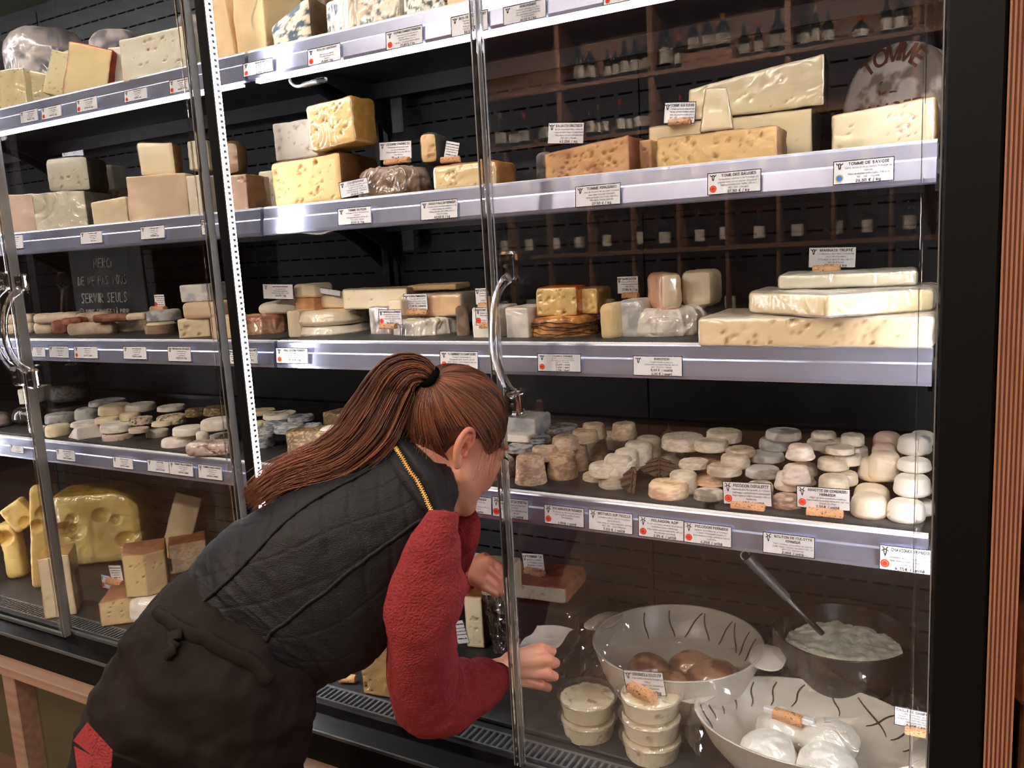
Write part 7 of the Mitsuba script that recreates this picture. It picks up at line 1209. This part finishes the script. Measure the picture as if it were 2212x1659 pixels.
film_over(bB, bB[3], 'clear cling film stretched over the back cream bowl', 3, .06)
film_over(bF, bF[3], 'clear cling film stretched over the large front bowl', 8, .05, 0.0, SY)
film_over(bC, bC[3], 'crumpled cling film over the dark curd bowl', 12, .09, .006)
def crumple(P4, nu, nv, amp, sd, lab, fr=14):
    U, V = np.meshgrid(np.linspace(0, 1, nu), np.linspace(0, 1, nv), indexing='ij')
    p = [np.array(x) for x in P4]
    P = (p[0] * ((1 - U) * (1 - V))[..., None] + p[1] * (U * (1 - V))[..., None] + p[2] * (U * V)[..., None] + p[3] * ((1 - U) * V)[..., None])
    q = np.stack([U * fr, V * fr * .35, U * 0 + sd], -1)
    for a in range(3): P[..., a] += amp * (np.abs(meshkit.fbm(q + 10 * a, 3, sd + a) - .5) * 3 - .4)
    film(P.reshape(-1, 3), nu, nv, lab)
crumple(D['bag'], 40, 50, .016, 4, 'crumpled clear plastic bag hanging from the left hand of the woman')
crumple([(-.80, .16, .66), (-.66, .16, .655), (-.70, .04, .545), (-.86, .06, .545)], 40, 40, .016, 9, 'loose crumpled film between the hands and the back bowl', 6)
crumple([(-.16, .22, .58), (-.09, .22, .56), (-.09, .12, .49), (-.17, .13, .50)], 30, 30, .015, 14, 'loose film hanging from the curd bowl at the right end', 5)
crumple([(-.40, .33, .64), (-.36, .30, .64), (-.36, .25, .53), (-.42, .27, .53)], 24, 36, .012, 21, 'film gathered round the ladle handle', 5)
pp = [np.array(p) for p in D['paper']]
U, V = np.meshgrid(np.linspace(0, 1, 14), np.linspace(0, 1, 14), indexing='ij')
PP = (pp[0] * ((1 - U) * (1 - V))[..., None] + pp[1] * (U * (1 - V))[..., None] + pp[2] * (U * V)[..., None] + pp[3] * ((1 - U) * V)[..., None]); PP[..., 2] += .006 * np.sin(6 * U + 3 * V)
qa = [[a * 14 + b, (a + 1) * 14 + b, (a + 1) * 14 + b + 1, a * 14 + b + 1] for a in range(13) for b in range(13)]
put('paper_sheet', (PP.reshape(-1, 3), np.array(qa)), 'paper_white', True); tag('paper_sheet', 'white paper sheet under the loose film near the hands', 'paper')
k = num('black_stand'); put(k, box(-.96, -.80, .19, .36, .470, float(D['cwz']) - .001, .004), 'black_metal', 30); tag(k, 'black stand under the cut orange rind half wheel behind the hands', 'stand')
k = num('black_stand'); put(k, box(bC[0] - .07, bC[0] + .07, bC[1] - .06, bC[1] + .07, .463, bC[2] - .126, .004), 'black_metal', 30); tag(k, 'black stand under the dark curd bowl', 'stand')
put('dark_tray', cat([box(-1.02, -.72, -.03, .34, .456, .468, .003), box(-.70, -.12, -.035, .42, .456, .462, .002)]), 'slate', False); tag('dark_tray', 'flat dark trays under the bowls and tubs on the deck', 'tray')
def tub(x, y, z, r, top, lab):
    k = num('tub'); h = .044
    o_ = lathe([(0, .001), (r * .84, .001), (r * .87, .004), (r * .955, h * .88), (r * 1.03, h * .90), (r * 1.03, h * .96), (r * .98, h)], 64); o_.apply_translation([x, y, z])
    put(k + '__cup', o_, 'clear_plastic', 30)
    if not top: pass
    lid = lathe([(r * .93, h * 1.0), (r * 1.04, h * 1.0), (r * 1.05, h * 1.08), (r * 1.0, h * 1.13), (r * .9, h * 1.10), (0, h * 1.10)], 64); lid.apply_translation([x, y, z]); part(k, 'lid', lid, 'clear_plastic', 30)
    g_ = 40; pr = [(0, .003), (r * .82, .003)] + [(r * (.82 + .115 * s), .004 + h * .80 * s) for s in np.linspace(0, 1, 8)] + [(r * .92 * s, h * .86) for s in np.linspace(.97, 0, 14)]
    m = lathe(pr, 56); v = np.array(m.vertices); q = v + z + x
    v[:, 2] += np.where(v[:, 2] > h * .8, (nz(q, 70, 7) - .5) * .014, 0); rad = np.hypot(v[:, 0], v[:, 1]); v[:, :2] *= (1 - .05 * (nz(q, 90, 9) - .35).clip(0))[:, None]
    put(k + '__cream_cheese', (v + [x, y, z], m.faces), 'cheese', True, paint(q, 'creamy', 9))
    tag(k, lab, 'tub', 'clear tubs of cream cheese')
cl, cr_, R0 = D['cupL'], D['cupR'], D['cupLr']
for i, l in enumerate(('lower', 'upper')): tub(cl[0] - .017, cl[1] + R0, .457 + i * .0445, R0, i == 1, 'clear round tub of cream cheese, %s one of the left stack' % l)
for i, l in enumerate(('bottom', 'middle', 'top')): tub(cr_[0] - .014, cr_[1] + R0, .457 + i * .0445, R0 * 1.03, i == 2, 'clear round tub of cream cheese, %s one of the right stack' % l)
ck = num('cork'); put(ck, moved(tube([(-.028, 0, 0), (.028, 0, 0)], [.012, .012], 18, 4), (cr_[0] - .020, cr_[1] + R0 * .55, .457 + .1335 + .010), -.35), 'cork', 40); tag(ck, 'printed cork lying on the top tub of the right stack', 'cork')
# straw strands on the ochre block
# ---------------------------------------------------------------- the woman
W = 'person'; tag(W, 'woman with brown ponytail bending into the case, black vest over red fleece, dark apron', 'person')
def loft(st, n=60, m=72, expo=2.0, cap=True):
    Cc = catmull([s[0] for s in st], n); Aa = catmull([s[1] for s in st], n); tt = catmull([[s[2], 0, 0] for s in st], n)[:, 0]
    tan = np.gradient(Cc, axis=0); tan /= np.linalg.norm(tan, axis=1, keepdims=True)
    B = np.cross(tan, Aa); B /= np.linalg.norm(B, axis=1, keepdims=True)
    a = np.arange(m) * 2 * np.pi / m; ca, sa = np.cos(a), np.sin(a)
    ca, sa = np.sign(ca) * abs(ca) ** (2 / expo), np.sign(sa) * abs(sa) ** (2 / expo)
    V = Cc[:, None] + Aa[:, None] * ca[None, :, None] + B[:, None] * (tt[:, None] * sa[None])[..., None]
    i, j = np.meshgrid(np.arange(n - 1), np.arange(m), indexing='ij')
    q = np.stack([i * m + j, i * m + (j + 1) % m, (i + 1) * m + (j + 1) % m, (i + 1) * m + j], -1).reshape(-1, 4)
    f = np.vstack([q[:, [0, 1, 2]], q[:, [0, 2, 3]]]); v = V.reshape(-1, 3)
    if cap:
        v = np.vstack([v, Cc[0], Cc[-1]]); jj = np.arange(m); L = (n - 1) * m
        f = np.vstack([f, np.c_[(jj + 1) % m, jj, np.full(m, n * m)], np.c_[L + jj, L + (jj + 1) % m, np.full(m, n * m + 1)]])
    me = trimesh.Trimesh(v, f, process=False)
    if me.volume < 0: me.invert()
    uu = np.repeat(np.linspace(0, 1, n), m); vv = np.tile(np.arange(m) / m, n)
    if cap: uu, vv = np.r_[uu, 0, 1], np.r_[vv, 0, 0]
    return me, uu, vv
H = D['head']; hc, hf, hu, hr = (np.array(H[k]) for k in 'cfur')
hd = lambda x, y, z: hc + hr * x + hf * y + hu * z
AX = np.stack([hr, hf, hu])
# --- body: torso, arms, legs, neck, head and hands in one surface
def hand(S, hh, big=1.0):
    w, mcp, pip, tip, tb = hh['w'], hh['mcp'], hh['pip'], hh['tip'], hh['th']
    S.cone(w[0], w[1], .027, .024, .012)
    for k, (mm, r) in enumerate(zip(mcp, (.0125, .0130, .0125, .0115))):
        wr = np.array(w[1]) + (np.array(mm) - np.mean(mcp, 0)) * .45
        S.cone(wr, mm, .0165, r, .008)
    for mm, p, t, r in zip(mcp, pip, tip, (.0098, .0102, .0096, .0086)):
        S.cone(mm, p, r * 1.13, r, .003); S.cone(p, t, r, r * .84, .002)
    S.cone(tb[0], tb[1], .015, .0115, .008); S.cone(tb[1], tb[2], .0112, .009, .003)
sp = [np.array(p) for p in D['spine']]
S = Sdf([-1.75, -.95, -.02], [-.68, .20, 1.34], .011)
for p, q, r0, r1 in zip(sp[:-1], sp[1:], (.05, .055, .06, .065), (.055, .06, .065, .07)):
    side = np.array([-.5, .2, .6]) * .0
    S.cone(p, q, r0, r1, .04)
S.cone(sp[0], D['chestR'], .045, .026, .03); S.cone(D['chestR'], D['elbowR'], .028, .030, .02); S.cone(D['elbowR'], np.array(D['handR']['w'][0]), .036, .026, .02)
S.cone(sp[0], D['chestL'], .06, .045, .03)
s2 = D['sleeve2']; S.cone(D['chestL'], s2[1][0], .045, .036, .02); S.cone(s2[1][0], s2[2][0], .036, .034, .02); S.cone(s2[2][0], s2[4][0], .034, .026, .02)
for hip, knee, ank in (((-1.13, -.55, .70), (-1.18, -.58, .42), (-1.24, -.66, .07)), ((-1.22, -.52, .70), (-1.30, -.52, .42), (-1.40, -.56, .07))):
    S.cone(hip, knee, .07, .055, .04); S.cone(knee, ank, .056, .036, .02); S.cone(ank, (ank[0] + .10, ank[1] + .10, .035), .036, .03, .02)
body = S.mesh(6)
S = Sdf(hc - .20, hc + .17, .0027)
S.cone(D['neck'][0], hd(0, -.035, -.06), .056, .052, .03)
S.ell(hd(0, -.012, .028), AX, (.074, .095, .088), .01); S.ell(hd(0, .032, -.045), AX, (.060, .066, .083), .02)
for s in (-1, 1):
    S.cone(hd(.055 * s, .012, -.055), hd(.020 * s, .076, -.104), .017, .016, .02); S.cone(hd(.042 * s, .066, -.022), hd(.030 * s, .078, -.05), .022, .018, .02)
    S.ell(hd(.031 * s, .101, .004), AX, (.018, .012, .011), .008, True); S.ell(hd(.031 * s, .086, .004), AX, (.0125, .0125, .0125), .002)
    S.cone(hd(.016 * s, .096, .022), hd(.045 * s, .088, .022), .007, .005, .008)
S.ell(hd(0, .085, -.105), AX, (.018, .016, .016), .02)
S.cone(hd(0, .094, .012), hd(0, .121, -.034), .008, .0115, .008); S.cone(hd(-.012, .108, -.036), hd(.012, .108, -.036), .008, .008, .006)
S.cone(hd(-.017, .095, -.066), hd(.017, .095, -.066), .0065, .0065, .004); S.cone(hd(-.016, .093, -.076), hd(.016, .093, -.076), .007, .007, .004)
# the ears
for s in (-1, 1):
    e0 = hd(.0715 * s, -.022, -.014)
    ea = AX.copy()
    o3 = hr * s; f3 = hf * .98 - o3 * .16; f3 /= np.linalg.norm(f3); u3 = hu * .97 - hf * .24; u3 -= f3 * (u3 @ f3); u3 /= np.linalg.norm(u3); n3 = np.cross(f3, u3) * s
    if n3 @ o3 < 0: n3 = -n3
    E_ = lambda a, b, c=0: e0 + f3 * a + u3 * b + n3 * c
    S.ell(E_(-.010, .006, .004), np.stack([f3, u3, n3]), (.017, .028, .006), .006)
    hx = [E_(.006, .004, .004), E_(.008, .016, .006), E_(.003, .030, .008), E_(-.010, .036, .011), E_(-.023, .030, .013), E_(-.028, .014, .013), E_(-.025, -.004, .011), E_(-.017, -.018, .009), E_(-.006, -.028, .007)]
    hx = catmull(hx, 26)
    S.ell(E_(-.003, -.027, .006), np.stack([f3, u3, n3]), (.009, .010, .005), .005)
    S.ell(E_(-.006, -.001, .013), np.stack([f3, u3, n3]), (.0095, .0135, .0125), .002, True); S.ell(E_(-.012, .026, .0125), np.stack([f3, u3, n3]), (.012, .0055, .006), .002, True); S.ell(E_(-.0215, .010, .0135), np.stack([f3, u3, n3]), (.0032, .015, .006), .002, True)
    ah = catmull([E_(-.004, .024, .008), E_(-.014, .018, .0095), E_(-.018, .004, .0095), E_(-.013, -.012, .008)], 14); S.chain(ah, np.full(14, .0033), .003)
    S.chain(hx, np.linspace(.0040, .0046, 26), .002)
    S.cone(E_(.006, -.004, .004), E_(.002, -.009, .008), .0055, .004, .003)
headm = S.mesh(3)
hands = []
for kk in ('handR', 'handL'):
    P = np.vstack([np.array(D[kk][q]) for q in ('w', 'mcp', 'pip', 'tip', 'th')])
    S = Sdf(P.min(0) - .045, P.max(0) + .045, .0024); hand(S, D[kk]); hands.append(S.mesh(3))
parts = [body, headm] + hands
try:
    import manifold3d as m3
    tot = None
    for p in parts:
        x = m3.Manifold(m3.Mesh(np.asarray(p.vertices, np.float32), np.asarray(p.faces, np.uint32)))
        tot = x if tot is None else tot + x
    mm = tot.to_mesh(); bv, bf = np.array(mm.vert_properties[:, :3], float), np.array(mm.tri_verts)
    assert len(bf) > 5000
except Exception as e:
    c = cat(parts); bv, bf = np.array(c.vertices), np.array(c.faces)
base = lin((.84, .60, .49))
col = base * (.93 + .14 * nz(bv, 30, 3)[:, None])
red = np.zeros(len(bv))
for c, r, wgt in [(hd(.085, -.018, .005), .04, .75), (hd(0, .12, -.036), .025, .4), (hd(.045, .075, -.03), .04, .3)] + [(np.array(p), .016, .55) for kk in ('handR', 'handL') for q in ('mcp', 'tip', 'pip') for p in D[kk][q]]:
    red = np.maximum(red, wgt * np.exp(-(np.linalg.norm(bv - c, axis=1) / r) ** 2))
col = col + (lin((.80, .42, .33)) - col) * red[:, None]
lip = np.exp(-(np.linalg.norm((bv - hd(0, .099, -.071)) @ AX.T / [.02, .012, .009], axis=1)) ** 4); col = col + (lin((.72, .36, .33)) - col) * lip[:, None] * .9
part(W, 'body', trimesh.Trimesh(bv, bf, process=False), 'skin', True, color=col)
eye = [part(W, 'eyelashes', cat([tube([hd(.031 * s + .013 * a, .0985 - .006 * a * a, .004 + .004 * (1 - a * a)), hd(.031 * s + .017 * a, .108 - .006 * a * a, .002 + .003 * (1 - a * a))], [.0007, .0003], 4) for a in np.linspace(-1, 1, 12)]), 'black_elastic', False) for s in (-1, 1)]
part(W, 'eyebrows', cat([tube([hd(s * .016, .1015, .024), hd(s * .031, .100, .030), hd(s * .048, .088, .026)], [.0028, .003, .0015], 6, 12, True, .5) for s in (-1, 1)]), 'hair', True, color=None) if False else None
# --- vest
vm, uu, vv = loft(D['vest'], 150, 260, 2.25)
n_ = vnormals(np.array(vm.vertices), vm.faces); vx = np.array(vm.vertices)
L_ = uu * .52; ac = np.sin(vv * 2 * np.pi) * .17 * np.sign(1)
wob = .012 * (nz(vx, 9, 3, 2) - .5) * 4
q1 = np.abs(((L_ * .9 + np.cos(vv * 2 * np.pi) * .085 + wob) / .042) % 1 - .5) * 2
q2 = np.abs(((L_ * .55 - np.cos(vv * 2 * np.pi) * .17 + wob * .5) / .075) % 1 - .5) * 2
groove = np.maximum(sst(.80, 1.0, q1), .55 * sst(.88, 1.0, q2))
puck = (nz(vx @ np.array([[1, 0, 0], [0, 1, 0], [0, 0, 1.]]), 55, 7, 2) - .5)
along = nz(np.c_[uu * 60, np.cos(vv * 2 * np.pi) * 3, np.sin(vv * 2 * np.pi) * 3], 1.0, 9, 2) - .5
fold = nz(vx, 11, 5, 2) - .5
vx += n_ * (-.0022 * groove + .0020 * puck + .005 * along * sst(.35, .8, uu) + .012 * fold)[:, None]
part(W, 'vest', trimesh.Trimesh(vx, vm.faces, process=False), 'vest_fabric', True, label='black quilted sleeveless vest')
vtree = None
from scipy.spatial import cKDTree
def on_surface(P3, vx, nn, lift):
    """points moved to the nearest surface point along the sight of the sewing line"""
    t = cKDTree(vx); d, i = t.query(P3); return vx[i] + nn[i] * lift
nn2 = vnormals(vx, vm.faces)
for sgl in D['seamw']:
    P = on_surface(catmull(sgl, 60), vx, nn2, .0012)
    P = np.stack([np.convolve(np.pad(P[:, k], 3, 'edge'), np.ones(7) / 7, 'valid') for k in range(3)], 1)
    part(W, 'vest_seam', tube(P, .0034, 8), 'vest_fabric', True)
# collar with a brass zip along its edge
smooth_ = lambda P, k=3: np.stack([np.convolve(np.pad(P[:, c], k, 'edge'), np.ones(2 * k + 1) / (2 * k + 1), 'valid') for c in range(3)], 1)
cp = smooth_(on_surface(catmull(D['collar'], 40), vx, nn2, .010))
ci = catmull(D['collar_in'], 40)
tt_ = np.linspace(0, 1, 14)[None, :, None]
vw_ = CAM - cp; vw_ /= np.linalg.norm(vw_, axis=1, keepdims=True)
outer = cp[:, None] * (1 - tt_) + ci[:, None] * tt_ + vw_[:, None] * (.022 * np.sin(tt_ * np.pi) - .004)
low = smooth_(on_surface(catmull(D['collar_lo'], 40), vx, nn2, -.006))
skirt = low[:, None] * (1 - tt_) + cp[:, None] * tt_ + vw_[:, None] * (.006 * np.sin(tt_ * np.pi))
g3 = np.concatenate([skirt[:, :-1], outer, (outer[:, ::-1] - vw_[:, None] * .012)[:, :13]], 1)
nv_ = g3.shape[1]
i, j = np.meshgrid(np.arange(39), np.arange(nv_ - 1), indexing='ij'); q = np.stack([i * nv_ + j, i * nv_ + j + 1, (i + 1) * nv_ + j + 1, (i + 1) * nv_ + j], -1).reshape(-1, 4)
part(W, 'collar', trimesh.Trimesh(g3.reshape(-1, 3), np.vstack([q[:, [0, 1, 2]], q[:, [0, 2, 3]]]), process=False), 'vest_fabric', True, label='standing black collar')
tape = tube(cp, .006, 10, None, True, .35, ref=(.4, -.9, .2)); part(W, 'zip_tape', tape, 'vest_fabric', True)
ct = np.gradient(cp, axis=0); ct /= np.linalg.norm(ct, axis=1, keepdims=True)
view = CAM - cp.mean(0); view /= np.linalg.norm(view)
zp = catmull(cp, 66); teeth = []
zt = np.gradient(zp, axis=0); zt /= np.linalg.norm(zt, axis=1, keepdims=True)
for i in range(len(zp)):
    s_ = np.cross(view, zt[i]); s_ /= np.linalg.norm(s_)
    c = zp[i] + view * .0042 + s_ * (.0012 if i % 2 else -.0012)
    teeth.append(tube([c - s_ * .0026, c + s_ * .0026], .00105, 6))
part(W, 'zip_teeth', cat(teeth), 'zip_brass', False, label='brass zip teeth along the collar', kind='stuff')
# --- apron over the hips
am, uu, vv = loft(D['apron'], 110, 200, 2.2)
ax_ = np.array(am.vertices); n_ = vnormals(ax_, am.faces)
fl = nz(np.c_[ax_[:, 0] * .7 + ax_[:, 2] * .55, ax_[:, 1], ax_[:, 2] * .5 - ax_[:, 0] * .3], 16, 4, 3) - .5
ax_ += n_ * ((.042 * fl - .020 * np.abs(nz(np.c_[ax_[:, 0] * .6 + ax_[:, 2] * .8, ax_[:, 1], ax_[:, 2] * .3], 13, 8, 2) - .5) * 2) * sst(0, .12, uu) + .006 * (nz(ax_, 50, 6, 2) - .5))[:, None]
part(W, 'apron', trimesh.Trimesh(ax_, am.faces, process=False), 'apron_fabric', True, label='dark brown apron')
na = vnormals(ax_, am.faces)
P = smooth_(on_surface(catmull(D['band'], 50), ax_, na, .004), 4)
part(W, 'apron_band', tube(P, [.010, .013, .012], 12, None, True, .5, ref=(.4, -.9, .2)), 'apron_fabric', True)
P = on_surface(catmull(D['tie_end'], 20), ax_, na, .008)
part(W, 'apron_tie', tube(P, [.013, .010, .006], 10, None, True, .5, ref=(.4, -.9, .2)), 'apron_fabric', True)
rp = np.array(D['redpatch']); cen = rp.mean(0)
U = np.linspace(0, 1, 12)
ring = np.vstack([rp[i] + (rp[(i + 1) % 5] - rp[i]) * t for i in range(5) for t in np.arange(8) / 8] )
out = (CAM - cen) / np.linalg.norm(CAM - cen)
vr = np.vstack([cen + (ring - cen) * s + out * (.010 * (1 - s ** 2) + .006) for s in np.linspace(1, .02, 12)])
i, j = np.meshgrid(np.arange(11), np.arange(39), indexing='ij'); q = np.stack([i * 40 + j, i * 40 + j + 1, (i + 1) * 40 + j + 1, (i + 1) * 40 + j], -1).reshape(-1, 4)
part(W, 'red_cloth', trimesh.Trimesh(vr, np.vstack([q[:, [0, 1, 2]], q[:, [0, 2, 3]]]), process=False), 'red_fleece', True, label='red cloth showing behind the apron')
# --- fleece sleeves
def sleeve(st, name, nn, bow, lab=None):
    m, uu, vv = loft(st, nn, 120, 2.1); x = np.array(m.vertices); n = vnormals(x, m.faces)
    c = np.cos(vv * 2 * np.pi - 2.6)
    wr = np.sin(uu * 62 + 2.4 * np.sin(vv * 2 * np.pi + 1) + 5 * nz(x, 9, 2, 2)) * (.5 + .5 * c)
    env = sst(.42, .62, uu) * .0052 + .0022
    x += n * (env * wr + .010 * (nz(x, 14, 8, 2) - .5) + .0035 * (nz(x, 45, 4, 2) - .5))[:, None]
    part(W, name, trimesh.Trimesh(x, m.faces, process=False), 'red_fleece', True, label=lab)
sleeve(D['sleeve'], 'fleece_sleeve', 150, 0, 'red fleece sleeve of the right arm')
s2 = D['sleeve2']; pts = np.array([p for p, r in s2])
part(W, 'fleece_sleeve', tube(pts, [r for p, r in s2], 40, 50), 'red_fleece', True, label='red fleece sleeve of the left arm')
# --- hair
rng = np.random.default_rng(11)
tie = np.array(D['tie'])
S = Sdf(hc - .15, hc + .17, .004)
S.ell(hd(0, -.014, .034), AX, (.080, .101, .092), .0)
S.ell(hd(0, .12, -.055), AX, (.090, .085, .105), .012, True)          # the face stays free
S.ell(hd(.085, .012, -.035), AX, (.045, .060, .050), .012, True); S.ell(hd(-.085, .012, -.035), AX, (.045, .060, .050), .012, True)
S.ell(hd(0, -.095, -.150), AX, (.12, .09, .075), .012, True)
S.cone(hd(0, -.075, .080), tie, .022, .010, .02)
capm = S.mesh(3); cv = np.array(capm.vertices)
def hair_col(n, t, g):
    """root to tip colour of one strand"""
    a, b = lin((.26, .155, .105)), lin((.64, .39, .26))
    base_ = a + (b - a) * np.clip(.10 + .45 * t + .75 * (g - .4), 0, 1)[..., None]
    return base_
part(W, 'hair', capm, 'hair', True, color=lin((.27, .16, .105)) * (.8 + .5 * nz(cv @ AX.T * [1, .3, 1], 140, 4, 2)[:, None]), label='brown hair combed back')
def strands(paths, r0, r1, gs, name, lab, sides=3):
    V, F_, Cc = [], [], []; b = 0
    for P, g in zip(paths, gs):
        n = len(P); t = np.linspace(0, 1, n)
        d = np.gradient(P, axis=0); d /= np.linalg.norm(d, axis=1, keepdims=True) + 1e-9
        a = np.cross(d, [.3, .5, .81]); a /= np.linalg.norm(a, axis=1, keepdims=True) + 1e-9; e = np.cross(d, a)
        r = r0 + (r1 - r0) * t
        ang_ = np.arange(sides) * 2 * np.pi / sides
        v = P[:, None] + r[:, None, None] * (np.cos(ang_)[None, :, None] * a[:, None] + np.sin(ang_)[None, :, None] * e[:, None])
        i, j = np.meshgrid(np.arange(n - 1), np.arange(sides), indexing='ij')
        q = np.stack([i * sides + j, i * sides + (j + 1) % sides, (i + 1) * sides + (j + 1) % sides, (i + 1) * sides + j], -1).reshape(-1, 4)
        V.append(v.reshape(-1, 3)); F_.append(np.vstack([q[:, [0, 1, 2]], q[:, [0, 2, 3]]]) + b); b += n * sides
        Cc.append(np.repeat(hair_col(n, t, g), sides, 0))
    return part(W + '__hair', name, trimesh.Trimesh(np.vstack(V), np.vstack(F_), process=False), 'hair', True, color=np.vstack(Cc), label=lab, kind='stuff')
lc = (cv - hc) @ AX.T                                                     # hair surface in head axes
hm = np.array([0, -.014, .034]); Rr = np.array([.0815, .1025, .0935])
tl_ = (tie - hc) @ AX.T
paths, gs = [], []
roots = lc[rng.integers(0, len(lc), 2600)]
for rt_ in roots:
    u0 = (rt_ - hm) / Rr; u0 /= np.linalg.norm(u0); u1 = (tl_ - hm) / Rr; u1 /= np.linalg.norm(u1)
    om = math.acos(np.clip(u0 @ u1, -1, 1))
    if om < .15: continue
    t = np.linspace(0, 1, 14)
    g = np.clip(.5 + .5 * math.sin(9 * math.atan2(u0[0], u0[2]) + 3 * u0[1]) * .7 + rng.normal(0, .22), 0, 1)
    dirs = (np.sin((1 - t) * om)[:, None] * u0 + np.sin(t * om)[:, None] * u1) / math.sin(om)
    lift = 1 + .004 + .016 * rng.random() * np.sin(t * np.pi) + .02 * t ** 3
    p = hm + dirs * Rr * lift[:, None]
    p = p + (tl_ - p) * (t ** 6)[:, None]
    p += rng.normal(0, .0006, 3) * np.sin(t * np.pi)[:, None]
    if np.any(np.linalg.norm((p - np.array([.074, -.022, -.012])) / [1.2, 1, 1.15], axis=1) < .031): continue
    paths.append(hc + p @ AX); gs.append(g)
strands(paths, .0010, .0009, gs, 'combed_strands', 'strands pulled back to the tie')
pony = catmull(D['pony'], 60)
tn = np.gradient(pony, axis=0); tn /= np.linalg.norm(tn, axis=1, keepdims=True)
vw = CAM - pony; vw /= np.linalg.norm(vw, axis=1, keepdims=True)
sd_ = np.cross(tn, vw); sd_ /= np.linalg.norm(sd_, axis=1, keepdims=True); dp = np.cross(sd_, tn)
s60 = np.linspace(0, 1, 60)
width = np.interp(s60, [0, .05, .2, .42, .62, .82, 1], [.010, .019, .034, .043, .036, .024, .012])
paths, gs = [], []
for _ in range(2300):
    x, y = rng.normal(0, .42, 2).clip(-1, 1); g = np.clip(.5 + .5 * math.sin(11 * x + 4 * y) * .8 + rng.normal(0, .2), 0, 1)
    e_ = rng.uniform(.72, 1.0); ph = rng.uniform(0, 6); w_ = .008 * rng.normal()
    k = np.linspace(0, e_ * 59, 26); ii = k.astype(int).clip(0, 58); fr = (k - ii)[:, None]
    L = lambda a: a[ii] * (1 - fr) + a[ii + 1] * fr
    wd = L(width[:, None]); tt_ = np.linspace(0, 1, 26)[:, None]
    P = L(pony) + L(sd_) * wd * x * 1.15 + L(dp) * wd * y * .55 + L(sd_) * w_ * np.sin(5 * tt_ + ph) * tt_ + np.array([0, 0, -1]) * .012 * abs(rng.normal()) * tt_ ** 2 + L(dp) * .003 * rng.normal() * np.sin(9 * tt_ + ph) * tt_
    paths.append(P); gs.append(g)
strands(paths, .0009, .0004, gs, 'ponytail', 'long reddish brown ponytail')
fw = []
for _ in range(46):   # loose flyaway hairs
    a0 = rng.integers(2, 26); P0 = pony[a0] + sd_[a0] * -width[a0] * rng.uniform(.3, 1.0)
    P1 = P0 + (tn[a0] * rng.uniform(.03, .08) - sd_[a0] * rng.uniform(-.01, .022) + rng.normal(0, .006, 3))
    fw.append(catmull([P0, (P0 + P1) / 2 + rng.normal(0, .006, 3), P1], 9))
for sgs in D['strand']:
    for q in range(7): fw.append(catmull(np.array(sgs) + rng.normal(0, .0016, 3) + np.outer(np.linspace(0, 1, len(sgs)), rng.normal(0, .004, 3)), 16))
for q in range(26):   # wisps before the ear and at the nape
    z0 = hd(.064 + rng.normal(0, .003), .03 + rng.normal(0, .015), .055 + rng.normal(0, .01)); z1 = hd(.076 + rng.normal(0, .003), .045 + rng.normal(0, .012), -.02 + rng.normal(0, .02))
    fw.append(catmull([z0, (z0 + z1) / 2 + hr * .006, z1], 9))
for q in range(90):
    z0 = hd(rng.uniform(-.02, .06), -.085 + rng.normal(0, .006), -.03 + rng.normal(0, .015)); z1 = z0 + hu * -rng.uniform(.015, .05) + hf * rng.uniform(0, .02) + hr * rng.normal(0, .006)
    fw.append(catmull([z0, (z0 + z1) / 2 + rng.normal(0, .003, 3), z1], 7))
strands(fw, .0004, .0002, np.clip(rng.normal(.55, .2, len(fw)), 0, 1), 'loose_strands', 'loose wisps of hair')
th = np.linspace(0, 2 * np.pi, 30)
tq = tn[2]; ta = np.cross(tq, [0, 0, 1]); ta /= np.linalg.norm(ta); tb_ = np.cross(tq, ta)
part(W + '__hair', 'hair_tie', tube([tie + tq * .004 + .0165 * (np.cos(t) * ta + np.sin(t) * tb_) for t in th], .0065, 10), 'black_elastic', True, label='black hair tie')
